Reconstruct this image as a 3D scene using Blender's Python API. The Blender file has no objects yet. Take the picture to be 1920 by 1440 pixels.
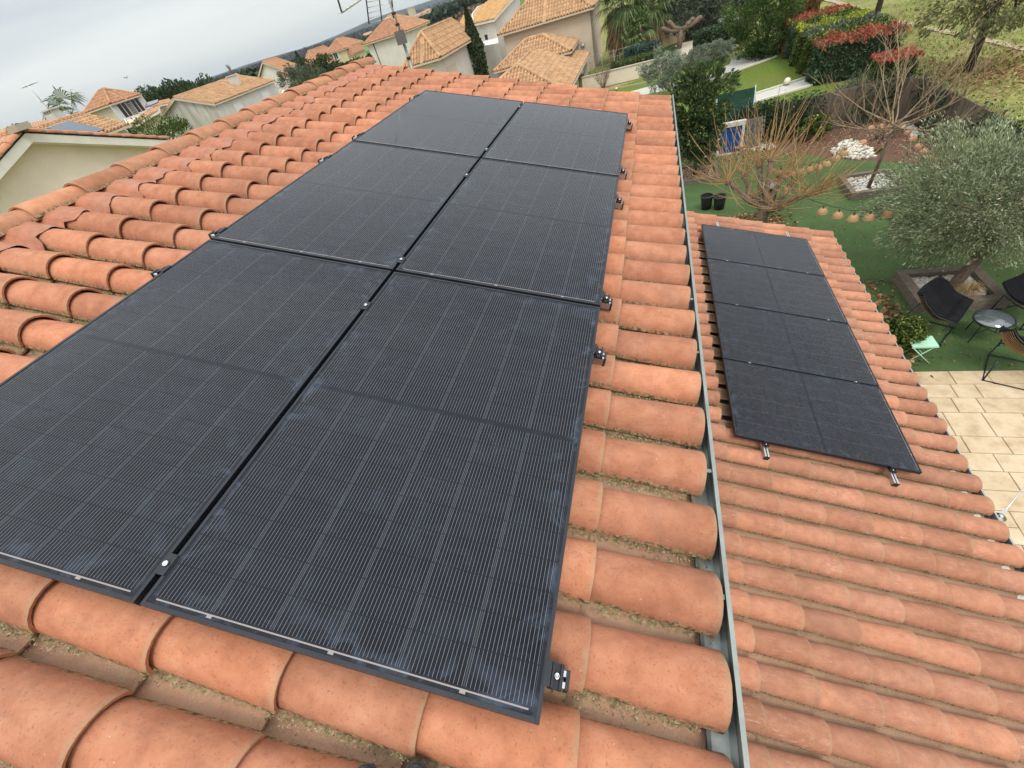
import bpy, bmesh, math, random
import numpy as np
from mathutils import Vector, Matrix, noise as mnoise

# ------------------------------------------------------------------ camera, world, sun, exposure
S = bpy.context.scene
COL = S.collection
RIGHT = np.array([0.9443294151, 0.2259182657, -0.2391712629])
DOWN = np.array([-0.0056225316, -0.7157731293, -0.6983102566])
FWD = np.array([-0.3289534054, 0.6607796642, -0.6746553879])
CAM = np.array([1.3740686723, -0.0941961569, 6.8614912888])
FPX = 783.0666
cam_data = bpy.data.cameras.new('camera')
cam_data.sensor_width = 36.0
cam_data.lens = FPX / 1920 * 36
cam_data.clip_start = 0.05
cam_data.clip_end = 20000
cam = bpy.data.objects.new('camera', cam_data)
COL.objects.link(cam)
cam.matrix_world = Matrix(((RIGHT[0], -DOWN[0], -FWD[0], CAM[0]), (RIGHT[1], -DOWN[1], -FWD[1], CAM[1]), (RIGHT[2], -DOWN[2], -FWD[2], CAM[2]), (0, 0, 0, 1)))
S.camera = cam

SUN_DIR = Vector((0.30, -0.45, 0.84)).normalized()          # towards the sun
sun_el = math.asin(SUN_DIR.z)
sun_rot = math.atan2(SUN_DIR.x, SUN_DIR.y)
world = bpy.data.worlds.new("World")
S.world = world
world.use_nodes = True
wt = world.node_tree
wt.nodes.clear()
w_out = wt.nodes.new('ShaderNodeOutputWorld')
w_bg = wt.nodes.new('ShaderNodeBackground')
w_bg.inputs['Strength'].default_value = 0.10
w_sky = wt.nodes.new('ShaderNodeTexSky')
w_sky.sky_type = 'NISHITA'
w_sky.sun_disc = False
w_sky.sun_elevation = sun_el
w_sky.sun_rotation = sun_rot
w_tc = wt.nodes.new('ShaderNodeTexCoord')
w_sep = wt.nodes.new('ShaderNodeSeparateXYZ')
wt.links.new(w_tc.outputs['Generated'], w_sep.inputs[0])
# flat cloud deck coordinates: x/z, y/z so bands gather towards the horizon
def wmath(op, a, b=None, clamp=False):
    n = wt.nodes.new('ShaderNodeMath'); n.operation = op; n.use_clamp = clamp
    for i, v in enumerate((a, b)):
        if v is None: continue
        if isinstance(v, (int, float)): n.inputs[i].default_value = v
        else: wt.links.new(v, n.inputs[i])
    return n.outputs[0]
w_map = wt.nodes.new('ShaderNodeMapping')
w_map.inputs['Rotation'].default_value = (0, 0, math.radians(-38))
w_map.inputs['Scale'].default_value = (1.0, 1.0, 9.0)
wt.links.new(w_tc.outputs['Generated'], w_map.inputs[0])
w_n = wt.nodes.new('ShaderNodeTexNoise')
w_n.inputs['Scale'].default_value = 0.9
w_n.inputs['Detail'].default_value = 5
w_n.inputs['Roughness'].default_value = 0.5
wt.links.new(w_map.outputs[0], w_n.inputs[0])
w_cr = wt.nodes.new('ShaderNodeValToRGB')
w_cr.color_ramp.elements[0].position = 0.34
w_cr.color_ramp.elements[0].color = (0.71, 0.755, 0.80, 1)
w_cr.color_ramp.elements[1].position = 0.64
w_cr.color_ramp.elements[1].color = (1.03, 1.08, 1.06, 1)
wt.links.new(w_n.outputs[0], w_cr.inputs[0])
# overcast dome: brighter towards the zenith as a real cloud deck is
w_grad = wmath('ADD', wmath('MULTIPLY', wmath('MAXIMUM', w_sep.outputs['Z'], 0.0), 11.5), 6.6)
w_scale = wt.nodes.new('ShaderNodeVectorMath'); w_scale.operation = 'SCALE'
wt.links.new(w_cr.outputs[0], w_scale.inputs[0]); wt.links.new(w_grad, w_scale.inputs['Scale'])
w_mix = wt.nodes.new('ShaderNodeMix'); w_mix.data_type = 'RGBA'
w_mix.inputs['Factor'].default_value = 0.93
wt.links.new(w_sky.outputs[0], w_mix.inputs['A']); wt.links.new(w_scale.outputs[0], w_mix.inputs['B'])
wt.links.new(w_mix.outputs['Result'], w_bg.inputs[0])
wt.links.new(w_bg.outputs[0], w_out.inputs[0])

sun_data = bpy.data.lights.new('sun', 'SUN')
sun_data.energy = 1.5
sun_data.angle = math.radians(20)
sun_data.color = (1.0, 0.93, 0.82)
sun = bpy.data.objects.new('sun', sun_data)
sun.rotation_euler = SUN_DIR.to_track_quat('Z', 'Y').to_euler()
COL.objects.link(sun)

S.view_settings.view_transform = 'Standard'
S.view_settings.look = 'None'
S.view_settings.exposure = 0.22
S.view_settings.gamma = 1.0
S.view_settings.use_curve_mapping = False
S.render.engine = 'CYCLES'
S.cycles.max_bounces = 5
S.cycles.diffuse_bounces = 3
S.cycles.glossy_bounces = 3
S.cycles.transmission_bounces = 4
S.cycles.transparent_max_bounces = 6
S.cycles.caustics_reflective = False
S.cycles.caustics_refractive = False
S.cycles.use_denoising = True

R = math.radians
rnd = random.Random(7)
nrs = np.random.RandomState(11)

# ------------------------------------------------------------------ where things stand: a line of sight cut with a plane of the place
def _ray(x, y):
    return RIGHT * ((x - 960) / FPX) + DOWN * ((y - 720) / FPX) + FWD
def G(x, y, z=0.0):
    d = _ray(x, y); return Vector(CAM + d * ((z - CAM[2]) / d[2]))
def GY(x, y, Y):
    d = _ray(x, y); return Vector(CAM + d * ((Y - CAM[1]) / d[1]))
def GX(x, y, X):
    d = _ray(x, y); return Vector(CAM + d * ((X - CAM[0]) / d[0]))
def GD(x, y, dist):
    d = _ray(x, y); return Vector(CAM + d * (dist / math.hypot(d[0], d[1])))
TH = R(16.69983)
CT, ST = math.cos(TH), math.sin(TH)
def P(u, v, n=0.0):            # roof coordinates: u down the slope, v along the ridge, n off the panel plane
    return Vector((u * CT + n * ST, v, -u * ST + n * CT + 5.9))
ROOFM = Matrix(((CT, 0, ST, 0), (0, 1, 0, 0), (-ST, 0, CT, 5.9), (0, 0, 0, 1)))
LOWN = -2.04998                # the lower array lies on this parallel plane

# ------------------------------------------------------------------ mesh helpers
class MB:
    def __init__(s): s.v = []; s.f = []; s.sm = []; s.uv = None
    def add(s, vs, fs, smooth=False):
        b = len(s.v); s.v += [tuple(p) for p in vs]; s.f += [tuple(i + b for i in f) for f in fs]; s.sm += [smooth] * len(fs)
        return s
    def box(s, a, b, m=None):
        (x0, y0, z0), (x1, y1, z1) = a, b
        vs = [Vector(p) for p in ((x0,y0,z0),(x1,y0,z0),(x1,y1,z0),(x0,y1,z0),(x0,y0,z1),(x1,y0,z1),(x1,y1,z1),(x0,y1,z1))]
        if m is not None: vs = [m @ p for p in vs]
        return s.add(vs, [(3,2,1,0),(4,5,6,7),(0,1,5,4),(1,2,6,5),(2,3,7,6),(3,0,4,7)])
    def slab(s, p, q, w, h, up=Vector((0, 0, 1)), drop=0.0):
        """a bar from p to q, w wide and h deep, centred"""
        p = Vector(p); q = Vector(q); d = (q - p); L = d.length; d.normalize()
        if abs(d.dot(up)) > 0.99: up = Vector((0, 1, 0))
        side = d.cross(up).normalized(); u2 = side.cross(d).normalized()
        vs = []
        for e in (p, q):
            for a, b in ((-1, -1), (1, -1), (1, 1), (-1, 1)):
                vs.append(e + side * (a * w / 2) + u2 * (b * h / 2 - drop))
        return s.add(vs, [(0,1,2,3),(7,6,5,4),(0,4,5,1),(1,5,6,2),(2,6,7,3),(3,7,4,0)])
    def tube(s, pts, r, n=6, caps=True):
        pts = [Vector(p) for p in pts]
        rs = r if isinstance(r, (list, tuple)) else [r] * len(pts)
        vs = []; fs = []
        prev = None
        for i, p in enumerate(pts):
            d = (pts[min(i + 1, len(pts) - 1)] - pts[max(i - 1, 0)])
            if d.length < 1e-9: d = Vector((0, 0, 1))
            d.normalize()
            if prev is None:
                a = d.cross(Vector((0.3, 0.2, 1))); 
                if a.length < 1e-3: a = d.cross(Vector((1, 0, 0)))
                a.normalize()
            else:
                a = prev - d * prev.dot(d); a.normalize()
            prev = a; b = d.cross(a)
            for k in range(n):
                t = 2 * math.pi * k / n
                vs.append(p + (a * math.cos(t) + b * math.sin(t)) * rs[i])
        for i in range(len(pts) - 1):
            for k in range(n):
                k2 = (k + 1) % n
                fs.append((i*n+k, i*n+k2, (i+1)*n+k2, (i+1)*n+k))
        b0 = len(s.v)
        s.add(vs, fs, True)
        if caps:
            s.f.append(tuple(b0 + k for k in range(n))[::-1]); s.sm.append(False)
            s.f.append(tuple(b0 + (len(pts)-1)*n + k for k in range(n))); s.sm.append(False)
        return s
    def lathe(s, c, prof, n=16, m=None):
        """prof: list of (radius, z)"""
        c = Vector(c); vs = []
        for r, z in prof:
            for k in range(n):
                t = 2*math.pi*k/n
                q = Vector((r*math.cos(t), r*math.sin(t), z))
                if m is not None: q = m @ q
                vs.append(c + q)
        fs = []
        for i in range(len(prof)-1):
            for k in range(n):
                k2 = (k+1) % n
                fs.append((i*n+k, i*n+k2, (i+1)*n+k2, (i+1)*n+k))
        return s.add(vs, fs, True)
    def quad(s, a, b, c, d): return s.add([a, b, c, d], [(0, 1, 2, 3)])
    def poly(s, pts): return s.add(pts, [tuple(range(len(pts)))])
    def mesh(s, name):
        me = bpy.data.meshes.new(name)
        me.from_pydata([tuple(p) for p in s.v], [], s.f)
        me.polygons.foreach_set('use_smooth', s.sm)
        me.update()
        return me

def obj(name, mb, mat, parent=None, local=False):
    me = mb.mesh(name) if isinstance(mb, MB) else mb
    if mat is not None and not me.materials: me.materials.append(mat)
    o = bpy.data.objects.new(name, me)
    COL.objects.link(o)
    if parent is not None:
        o.parent = parent
        if not local:
            w = WL.get(parent.name, Vector((0, 0, 0)))
            o.location = -w
            WL[o.name] = Vector((0, 0, 0))
    return o
WL = {}
def thing(name, label, cat, loc=(0, 0, 0), rz=0.0, group=None):
    o = bpy.data.objects.new(name, None); COL.objects.link(o)
    o.location = loc; o.rotation_euler = (0, 0, rz); o.empty_display_size = 0.2
    WL[o.name] = Vector(loc)
    o['label'] = label; o['category'] = cat
    if group: o['group'] = group
    return o
def tag(o, label, cat, group=None, kind=None):
    o['label'] = label; o['category'] = cat
    if group: o['group'] = group
    if kind: o['kind'] = kind
    return o
def struct(name, mb, mat, kind='structure'):
    o = obj(name, mb, mat); o['kind'] = kind
    return o
def dup(root, loc, rz=0.0, label=None, group=None, scale=None):
    r = root.copy(); COL.objects.link(r); r.location = loc; r.rotation_euler = (0, 0, rz)
    if label: r['label'] = label
    if group: r['group'] = group
    if scale: r.scale = (scale, scale, scale)
    for ch in list(root.children):
        c = ch.copy(); COL.objects.link(c); c.parent = r
        for g in list(ch.children):
            d = g.copy(); COL.objects.link(d); d.parent = c
    return r

# ------------------------------------------------------------------ materials
class NT:
    """short hand for a material's nodes"""
    def __init__(s, name, rough=0.7, metal=0.0, spec=0.5):
        s.m = bpy.data.materials.new(name); s.m.use_nodes = True
        s.t = s.m.node_tree; s.b = s.t.nodes['Principled BSDF']
        s.b.inputs['Roughness'].default_value = rough
        s.b.inputs['Metallic'].default_value = metal
        s.b.inputs['Specular IOR Level'].default_value = spec
    def n(s, typ, **kw):
        q = s.t.nodes.new('ShaderNode' + typ)
        for k, v in kw.items(): setattr(q, k, v)
        return q
    def l(s, a, b): s.t.links.new(a, b)
    def pos(s): return s.n('NewGeometry').outputs['Position']
    def objc(s): return s.n('TexCoord').outputs['Object']
    def uv(s): return s.n('TexCoord').outputs['UV']
    def map(s, v, scale=(1, 1, 1), rot=(0, 0, 0), loc=(0, 0, 0)):
        m = s.n('Mapping'); m.inputs['Scale'].default_value = scale; m.inputs['Rotation'].default_value = rot; m.inputs['Location'].default_value = loc
        s.l(v, m.inputs[0]); return m.outputs[0]
    def noise(s, v, scale, detail=3, rough=0.55, dist=0.0):
        q = s.n('TexNoise'); q.inputs['Scale'].default_value = scale; q.inputs['Detail'].default_value = detail
        q.inputs['Roughness'].default_value = rough; q.inputs['Distortion'].default_value = dist
        s.l(v, q.inputs['Vector']); return q.outputs[0]
    def vor(s, v, scale, feature='F1', out='Distance'):
        q = s.n('TexVoronoi', feature=feature); q.inputs['Scale'].default_value = scale
        s.l(v, q.inputs['Vector']); return q.outputs[out]
    def ramp(s, v, *stops, interp='LINEAR'):
        q = s.n('ValToRGB'); e = q.color_ramp.elements; q.color_ramp.interpolation = interp
        while len(e) < len(stops): e.new(0.5)
        for i, (p, c) in enumerate(stops):
            e[i].position = p
            e[i].color = (c, c, c, 1) if isinstance(c, (int, float)) else (c[0], c[1], c[2], 1)
        s.l(v, q.inputs[0]); return q.outputs[0]
    def math(s, op, a, b=None, c=None, clamp=False):
        q = s.n('Math', operation=op); q.use_clamp = clamp
        for i, v in enumerate((a, b, c)):
            if v is None: continue
            if isinstance(v, (int, float)): q.inputs[i].default_value = v
            else: s.l(v, q.inputs[i])
        return q.outputs[0]
    def mix(s, f, a, b, typ='MIX'):
        q = s.n('Mix', data_type='RGBA', blend_type=typ)
        for key, v in (('Factor', f), ('A', a), ('B', b)):
            inp = [i for i in q.inputs if i.name == key and (i.type == ('VALUE' if key == 'Factor' else 'RGBA'))][0]
            if isinstance(v, (int, float)) and key == 'Factor': inp.default_value = v
            elif isinstance(v, (tuple, list)): inp.default_value = (v[0], v[1], v[2], 1)
            elif isinstance(v, (int, float)): inp.default_value = (v, v, v, 1)
            else: s.l(v, inp)
        return [o for o in q.outputs if o.type == 'RGBA'][0]
    def sep(s, v):
        q = s.n('SeparateXYZ'); s.l(v, q.inputs[0]); return q.outputs
    def comb(s, x, y, z=0.0):
        q = s.n('CombineXYZ')
        for i, v in enumerate((x, y, z)):
            if isinstance(v, (int, float)): q.inputs[i].default_value = v
            else: s.l(v, q.inputs[i])
        return q.outputs[0]
    def rand(s, island=False):
        return s.n('NewGeometry').outputs['Random Per Island'] if island else s.n('ObjectInfo').outputs['Random']
    def col(s, c):
        if isinstance(c, (tuple, list)): s.b.inputs['Base Color'].default_value = (c[0], c[1], c[2], 1)
        else: s.l(c, s.b.inputs['Base Color'])
        return s
    def rough(s, r):
        if isinstance(r, (int, float)): s.b.inputs['Roughness'].default_value = r
        else: s.l(r, s.b.inputs['Roughness'])
        return s
    def bump(s, h, strength=0.3, dist=0.01):
        q = s.n('Bump'); q.inputs['Strength'].default_value = strength; q.inputs['Distance'].default_value = dist
        s.l(h, q.inputs['Height']); s.l(q.outputs[0], s.b.inputs['Normal']); return s

def simple(name, col, rough=0.7, metal=0.0, spec=0.5, var=0.12, scale=12.0, bump=0.0):
    """a plain material with a little uneven wear"""
    t = NT(name, rough, metal, spec)
    ns = t.noise(t.pos(), scale, 4)
    dark = tuple(c * (1 - var) for c in col); lite = tuple(min(1, c * (1 + var)) for c in col)
    t.col(t.ramp(ns, (0.3, dark), (0.7, lite)))
    if bump: t.bump(ns, bump, 0.005)
    return t.m

def tile_mat(name, base, dark, lite, island=False, lichen=0.0, scrape=0.0, tilt=0.0):
    t = NT(name, 0.82, 0, 0.25)
    p = t.pos()
    r = t.rand(island)
    big = t.noise(p, 2.4, 3)
    mid = t.noise(p, 14, 5, 0.6)
    fine = t.noise(p, 120, 3, 0.7)
    c = t.ramp(mid, (0.28, dark), (0.5, base), (0.74, lite))
    c2 = t.ramp(big, (0.32, tuple(x * 0.9 for x in base)), (0.66, tuple(min(1, x * 1.12) for x in lite)))
    c = t.mix(0.35, c, c2)
    tint = t.ramp(r, (0.0, (0.80, 0.77, 0.76)), (0.3, (0.93, 0.95, 0.97)), (0.65, (1.0, 1.0, 1.0)), (0.92, (1.12, 1.09, 1.06)), (1.0, (0.86, 0.86, 0.88)))
    c = t.mix(1.0, c, tint, 'MULTIPLY')
    speck = t.ramp(fine, (0.30, 0.55), (0.43, 1.0), (0.66, 1.0), (0.76, 1.28))
    c = t.mix(0.75, c, speck, 'MULTIPLY')
    # pale efflorescence in patches
    eff = t.math('MULTIPLY', t.ramp(t.noise(p, 5.5, 6, 0.7, 0.6), (0.58, 0.0), (0.74, 1.0)), t.ramp(fine, (0.38, 0.1), (0.6, 0.75)))
    c = t.mix(t.math('MULTIPLY', eff, 0.42), c, (0.60, 0.40, 0.31))
    soot = t.ramp(t.noise(p, 1.7, 6, 0.72, 0.8), (0.50, 0.0), (0.72, 0.55))
    c = t.mix(soot, c, (0.235, 0.125, 0.085))
    st = t.noise(t.map(p, (3.0, 16, 9), rot=(0, 0, 0.1)), 1.0, 6, 0.75)
    c = t.mix(t.math('MULTIPLY', t.ramp(st, (0.55, 0.0), (0.72, 1.0)), 0.38), c, (0.20, 0.11, 0.075))
    # small dark and pale pits
    pit = t.vor(p, 38)
    c = t.mix(t.math('MULTIPLY', t.ramp(pit, (0.03, 1.0), (0.06, 0.0)), 0.55), c, (0.13, 0.075, 0.05))
    pit2 = t.vor(t.map(p, (1, 1, 1), loc=(3.1, 1.7, 0.4)), 23)
    c = t.mix(t.math('MULTIPLY', t.ramp(pit2, (0.035, 1.0), (0.06, 0.0)), 0.5), c, (0.58, 0.50, 0.40))
    if scrape:
        ww = t.noise(t.map(p, (14, 70, 40), rot=(0, 0, 0.6)), 1.0, 5, 0.7)
        mk = t.ramp(t.noise(p, 3.1, 3), (0.50, 0.0), (0.62, 1.0))
        c = t.mix(t.math('MULTIPLY', t.math('MULTIPLY', t.ramp(ww, (0.56, 0.0), (0.64, 1.0)), mk), scrape), c, (0.68, 0.52, 0.45))
        c = t.mix(t.math('MULTIPLY', t.math('MULTIPLY', t.ramp(ww, (0.34, 1.0), (0.42, 0.0)), mk), scrape), c, (0.20, 0.10, 0.07))
    if lichen:
        uv = t.sep(t.uv())
        if lichen < 2:      # cover tile: moss and dirt creep in from its two long edges
            e = t.math('ABSOLUTE', t.math('SUBTRACT', uv[0], 0.5))           # 0 crest .. 0.5 edge
            edge = t.math('ADD', e, t.math('MULTIPLY', t.math('SUBTRACT', mid, 0.5), 0.10))
            m1 = t.ramp(edge, (0.40, 0.0), (0.465, 1.0))
            end = t.ramp(t.math('ADD', uv[1], t.math('MULTIPLY', t.math('SUBTRACT', t.noise(p, 30, 4), 0.5), 0.12)), (0.955, 0.0), (0.995, 0.55))
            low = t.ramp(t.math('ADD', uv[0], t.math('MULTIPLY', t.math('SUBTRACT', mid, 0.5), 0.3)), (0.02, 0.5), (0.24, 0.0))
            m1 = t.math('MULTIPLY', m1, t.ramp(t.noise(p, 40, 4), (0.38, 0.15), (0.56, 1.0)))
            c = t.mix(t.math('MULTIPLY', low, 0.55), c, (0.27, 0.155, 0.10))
            c = t.mix(t.math('MULTIPLY', end, 0.8), c, (0.36, 0.28, 0.17))
            c = t.mix(m1, c, t.ramp(t.noise(p, 75, 2), (0.40, (0.085, 0.065, 0.035)), (0.55, (0.27, 0.20, 0.11)), (0.70, (0.48, 0.38, 0.21))))
        else:               # channel tile: silt and lichen dots
            dots = t.vor(p, 150)
            d = t.math('MULTIPLY', t.ramp(dots, (0.20, 1.0), (0.34, 0.0)), t.ramp(t.noise(p, 9, 5, 0.65), (0.44, 0.0), (0.60, 1.0)))
            c = t.mix(t.ramp(t.noise(p, 7, 5, 0.7), (0.32, 0.0), (0.72, 0.6)), c, (0.36, 0.25, 0.165))
            c = t.mix(t.math('MULTIPLY', d, 0.75), c, (0.50, 0.42, 0.24))
            bandx = t.math('ADD', uv[0], t.math('MULTIPLY', t.math('SUBTRACT', t.noise(p, 16, 5, 0.75), 0.5), 0.30))
            gm = t.math('MULTIPLY', t.ramp(t.noise(p, 30, 5, 0.75), (0.36, 0.1), (0.56, 1.0)), t.ramp(bandx, (0.30, 1.0), (0.40, 0.9), (0.47, 0.0)))
            c = t.mix(t.math('MULTIPLY', gm, 0.85 if lichen == 2 else 0.35), c, t.ramp(t.noise(p, 90, 3), (0.36, (0.10, 0.085, 0.035)), (0.52, (0.25, 0.215, 0.105)), (0.68, (0.46, 0.40, 0.23))))
        yel = t.math('MULTIPLY', t.ramp(t.noise(p, 17, 3), (0.71, 0.0), (0.735, 1.0)), t.ramp(t.math('ABSOLUTE', t.math('SUBTRACT', uv[0], 0.5)), (0.38, 0.0), (0.46, 1.0)))
        c = t.mix(yel, c, (0.62, 0.42, 0.03))
    t.col(c)
    hb = t.math('ADD', t.math('MULTIPLY', mid, 0.6), t.math('MULTIPLY', fine, 0.25))
    t.bump(hb, 0.5, 0.008)
    return t.m

M = {}
OB, OD, OL = (0.452, 0.182, 0.100), (0.315, 0.112, 0.060), (0.56, 0.265, 0.16)
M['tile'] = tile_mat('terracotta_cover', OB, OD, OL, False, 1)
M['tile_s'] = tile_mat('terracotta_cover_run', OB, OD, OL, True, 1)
M['pan'] = tile_mat('terracotta_channel', (0.50, 0.26, 0.165), (0.37, 0.18, 0.11), (0.58, 0.34, 0.22), False, 2)
M['pan_s'] = tile_mat('terracotta_channel_run', (0.50, 0.26, 0.165), (0.37, 0.18, 0.11), (0.58, 0.34, 0.22), True, 2)
M['lpan'] = tile_mat('walked_channel', (0.46, 0.25, 0.165), (0.34, 0.17, 0.11), (0.54, 0.32, 0.22), False, 3)
M['lpan_s'] = tile_mat('walked_channel_run', (0.46, 0.25, 0.165), (0.34, 0.17, 0.11), (0.54, 0.32, 0.22), True, 3)
LB, LD, LL = (0.445, 0.195, 0.116), (0.345, 0.138, 0.080), (0.54, 0.27, 0.175)
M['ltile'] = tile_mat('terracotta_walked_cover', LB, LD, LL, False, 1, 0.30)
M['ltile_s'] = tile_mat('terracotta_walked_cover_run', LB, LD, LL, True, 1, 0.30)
M['ftile_a'] = tile_mat('sand_tile', (0.46, 0.265, 0.135), (0.30, 0.15, 0.08), (0.62, 0.42, 0.25), True)
M['ftile_b'] = tile_mat('orange_tile', (0.47, 0.24, 0.135), (0.34, 0.155, 0.085), (0.58, 0.34, 0.20), True)
M['ftile_c'] = tile_mat('yellow_tile', (0.58, 0.34, 0.14), (0.48, 0.26, 0.10), (0.66, 0.42, 0.20), True)
M['ftile_d'] = tile_mat('pinkish_tile', (0.50, 0.26, 0.15), (0.36, 0.17, 0.09), (0.60, 0.36, 0.22), True)
M['mortar'] = simple('mortar', (0.42, 0.36, 0.28), 0.9, bump=0.4, scale=30)

# zinc
def zinc(name, c=(0.33, 0.36, 0.34)):
    t = NT(name, 0.45, 0.55, 0.5); p = t.pos()
    a = t.vor(p, 60, out='Color'); b = t.noise(p, 8, 5, 0.7)
    cc = t.mix(t.ramp(b, (0.35, 0.0), (0.7, 0.7)), c, tuple(x * 0.68 for x in c))
    cc = t.mix(0.10, cc, t.mix(0.7, a, c), 'SOFT_LIGHT')
    t.col(cc).rough(t.ramp(b, (0.3, 0.36), (0.7, 0.62))); return t.m
M['zinc'] = zinc('zinc')
M['zinc_teal'] = zinc('painted_zinc', (0.40, 0.45, 0.45))
M['alu'] = simple('mill_aluminium', (0.62, 0.63, 0.63), 0.32, 0.9, var=0.08)
M['black_metal'] = simple('black_anodised_metal', (0.022, 0.025, 0.032), 0.42, 0.3, 0.5, 0.2)
M['black_plastic'] = simple('black_plastic', (0.02, 0.02, 0.022), 0.5, 0, 0.5, 0.25)
M['steel'] = simple('stainless_steel', (0.66, 0.66, 0.64), 0.22, 1.0, var=0.06)
M['white_paint'] = simple('white_render', (0.70, 0.66, 0.60), 0.85, var=0.06, scale=3)
M['white_metal'] = simple('white_painted_metal', (0.68, 0.68, 0.66), 0.5, var=0.06)
M['dark_glass'] = simple('window_glass', (0.03, 0.035, 0.04), 0.08, 0, 0.6)
M['void_shade'] = simple('void_shade_black', (0.03, 0.025, 0.02), 0.95)  # near-black colour stands in for the shade in the gaps under the tiles
M['wood_deck'] = simple('roof_battens', (0.14, 0.09, 0.055), 0.9)

def render_mat(name, c, stain=0.0, var=0.05):
    t = NT(name, 0.92, 0, 0.15); p = t.pos()
    b = t.noise(p, 1.1, 5, 0.6); f = t.noise(p, 60, 3)
    cc = t.ramp(b, (0.3, tuple(x * (1 - var * 1.6) for x in c)), (0.7, tuple(min(1, x * (1 + var)) for x in c)))
    cc = t.mix(0.5, cc, t.ramp(f, (0.3, 0.86), (0.6, 1.05)), 'MULTIPLY')
    if stain:   # rain streaks running down
        st = t.noise(t.map(p, (2.6, 2.6, 0.22)), 1.0, 6, 0.72)
        cc = t.mix(t.math('MULTIPLY', t.ramp(st, (0.47, 0.0), (0.70, 1.0)), stain), cc, (0.13, 0.13, 0.125))
    t.col(cc).bump(f, 0.25, 0.004); return t.m
M['beige_wall'] = render_mat('beige_render', (0.77, 0.66, 0.545))
M['cream_wall'] = render_mat('cream_render', (0.64, 0.56, 0.42))
M['yellow_wall'] = render_mat('yellow_render', (0.66, 0.56, 0.35))
M['ochre_wall'] = render_mat('ochre_render', (0.58, 0.40, 0.17))
M['white_wall'] = render_mat('off_white_render', (0.70, 0.665, 0.61), 0.08)
M['stain_wall'] = render_mat('streaked_grey_render', (0.58, 0.565, 0.52), 0.75)
M['grey_wall'] = render_mat('light_grey_render', (0.62, 0.60, 0.56), 0.15)
M['pink_wall'] = render_mat('sandy_render', (0.60, 0.50, 0.39))
M['grey_strip'] = render_mat('blackened_render', (0.13, 0.135, 0.14), 0.5)

# foliage
def leaf_mat(name, c1, c2, c3=None, scale=1.2, trans=0.25):
    t = NT(name, 0.6, 0, 0.3)
    r = t.rand(True); p = t.pos(); nn = t.noise(p, scale, 3)
    c = t.ramp(r, (0.0, c1), (0.75, c2), (1.0, c3 or c2))
    c = t.mix(0.55, c, t.ramp(nn, (0.33, 0.55), (0.66, 1.3)), 'MULTIPLY')
    t.col(c)
    tr = t.n('BsdfTranslucent'); t.l(c, tr.inputs[0])
    mx = t.n('MixShader'); mx.inputs[0].default_value = trans
    t.l(t.b.outputs[0], mx.inputs[1]); t.l(tr.outputs[0], mx.inputs[2])
    out = [q for q in t.t.nodes if q.type == 'OUTPUT_MATERIAL'][0]
    t.l(mx.outputs[0], out.inputs[0])
    return t.m
M['olive_leaf'] = leaf_mat('olive_leaves', (0.12, 0.15, 0.075), (0.32, 0.36, 0.20), (0.56, 0.60, 0.42), 2.0)
M['olive_far'] = leaf_mat('silvery_olive_leaves', (0.12, 0.15, 0.10), (0.25, 0.29, 0.21), (0.40, 0.44, 0.35), 1.2)
M['laurel_leaf'] = leaf_mat('glossy_laurel_leaves', (0.03, 0.06, 0.018), (0.085, 0.135, 0.045), (0.26, 0.28, 0.10), 2.2)
M['dark_leaf'] = leaf_mat('dark_evergreen_leaves', (0.016, 0.036, 0.012), (0.045, 0.08, 0.024), (0.09, 0.13, 0.04), 0.7)
M['bay_leaf'] = leaf_mat('bright_evergreen_leaves', (0.025, 0.06, 0.012), (0.08, 0.135, 0.025), (0.16, 0.22, 0.045), 1.0)
M['grey_leaf'] = leaf_mat('grey_green_leaves', (0.06, 0.075, 0.05), (0.12, 0.145, 0.095), (0.2, 0.23, 0.15), 0.8)
M['ivy_leaf'] = leaf_mat('ivy_leaves', (0.02, 0.045, 0.02), (0.055, 0.10, 0.045), (0.14, 0.19, 0.09), 1.8)
M['hedge_leaf'] = leaf_mat('hedge_leaves', (0.04, 0.075, 0.015), (0.11, 0.165, 0.035), (0.24, 0.27, 0.06), 1.5)
M['hedge_blue'] = leaf_mat('deep_green_hedge_leaves', (0.03, 0.065, 0.03), (0.075, 0.14, 0.065), (0.17, 0.24, 0.11), 1.5)
M['hedge_red'] = leaf_mat('red_tipped_leaves', (0.28, 0.06, 0.035), (0.46, 0.12, 0.07), (0.60, 0.22, 0.10), 2.5)
M['hedge_yel'] = leaf_mat('yellow_tipped_leaves', (0.16, 0.22, 0.02), (0.38, 0.42, 0.04), (0.62, 0.62, 0.08), 2.5)
M['hedge_rust'] = leaf_mat('rusty_hedge_leaves', (0.16, 0.10, 0.03), (0.30, 0.17, 0.06), (0.36, 0.26, 0.08), 2.0)
M['lime_leaf'] = leaf_mat('yellow_green_leaves', (0.02, 0.045, 0.01), (0.11, 0.16, 0.03), (0.48, 0.50, 0.12), 3.5)
M['palm_leaf'] = leaf_mat('palm_fronds', (0.055, 0.10, 0.03), (0.13, 0.19, 0.06), (0.25, 0.27, 0.10), 1.5)
M['palm_dry'] = leaf_mat('dry_palm_fronds', (0.17, 0.10, 0.055), (0.33, 0.21, 0.11), (0.46, 0.33, 0.17), 1.5)
M['meadow_tree'] = leaf_mat('thin_winter_leaves', (0.11, 0.12, 0.045), (0.22, 0.23, 0.09), (0.38, 0.38, 0.17), 0.8, 0.35)
M['dry_leaf'] = leaf_mat('fallen_leaves', (0.16, 0.08, 0.04), (0.34, 0.19, 0.09), (0.50, 0.34, 0.18), 3.0, 0.1)
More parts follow.
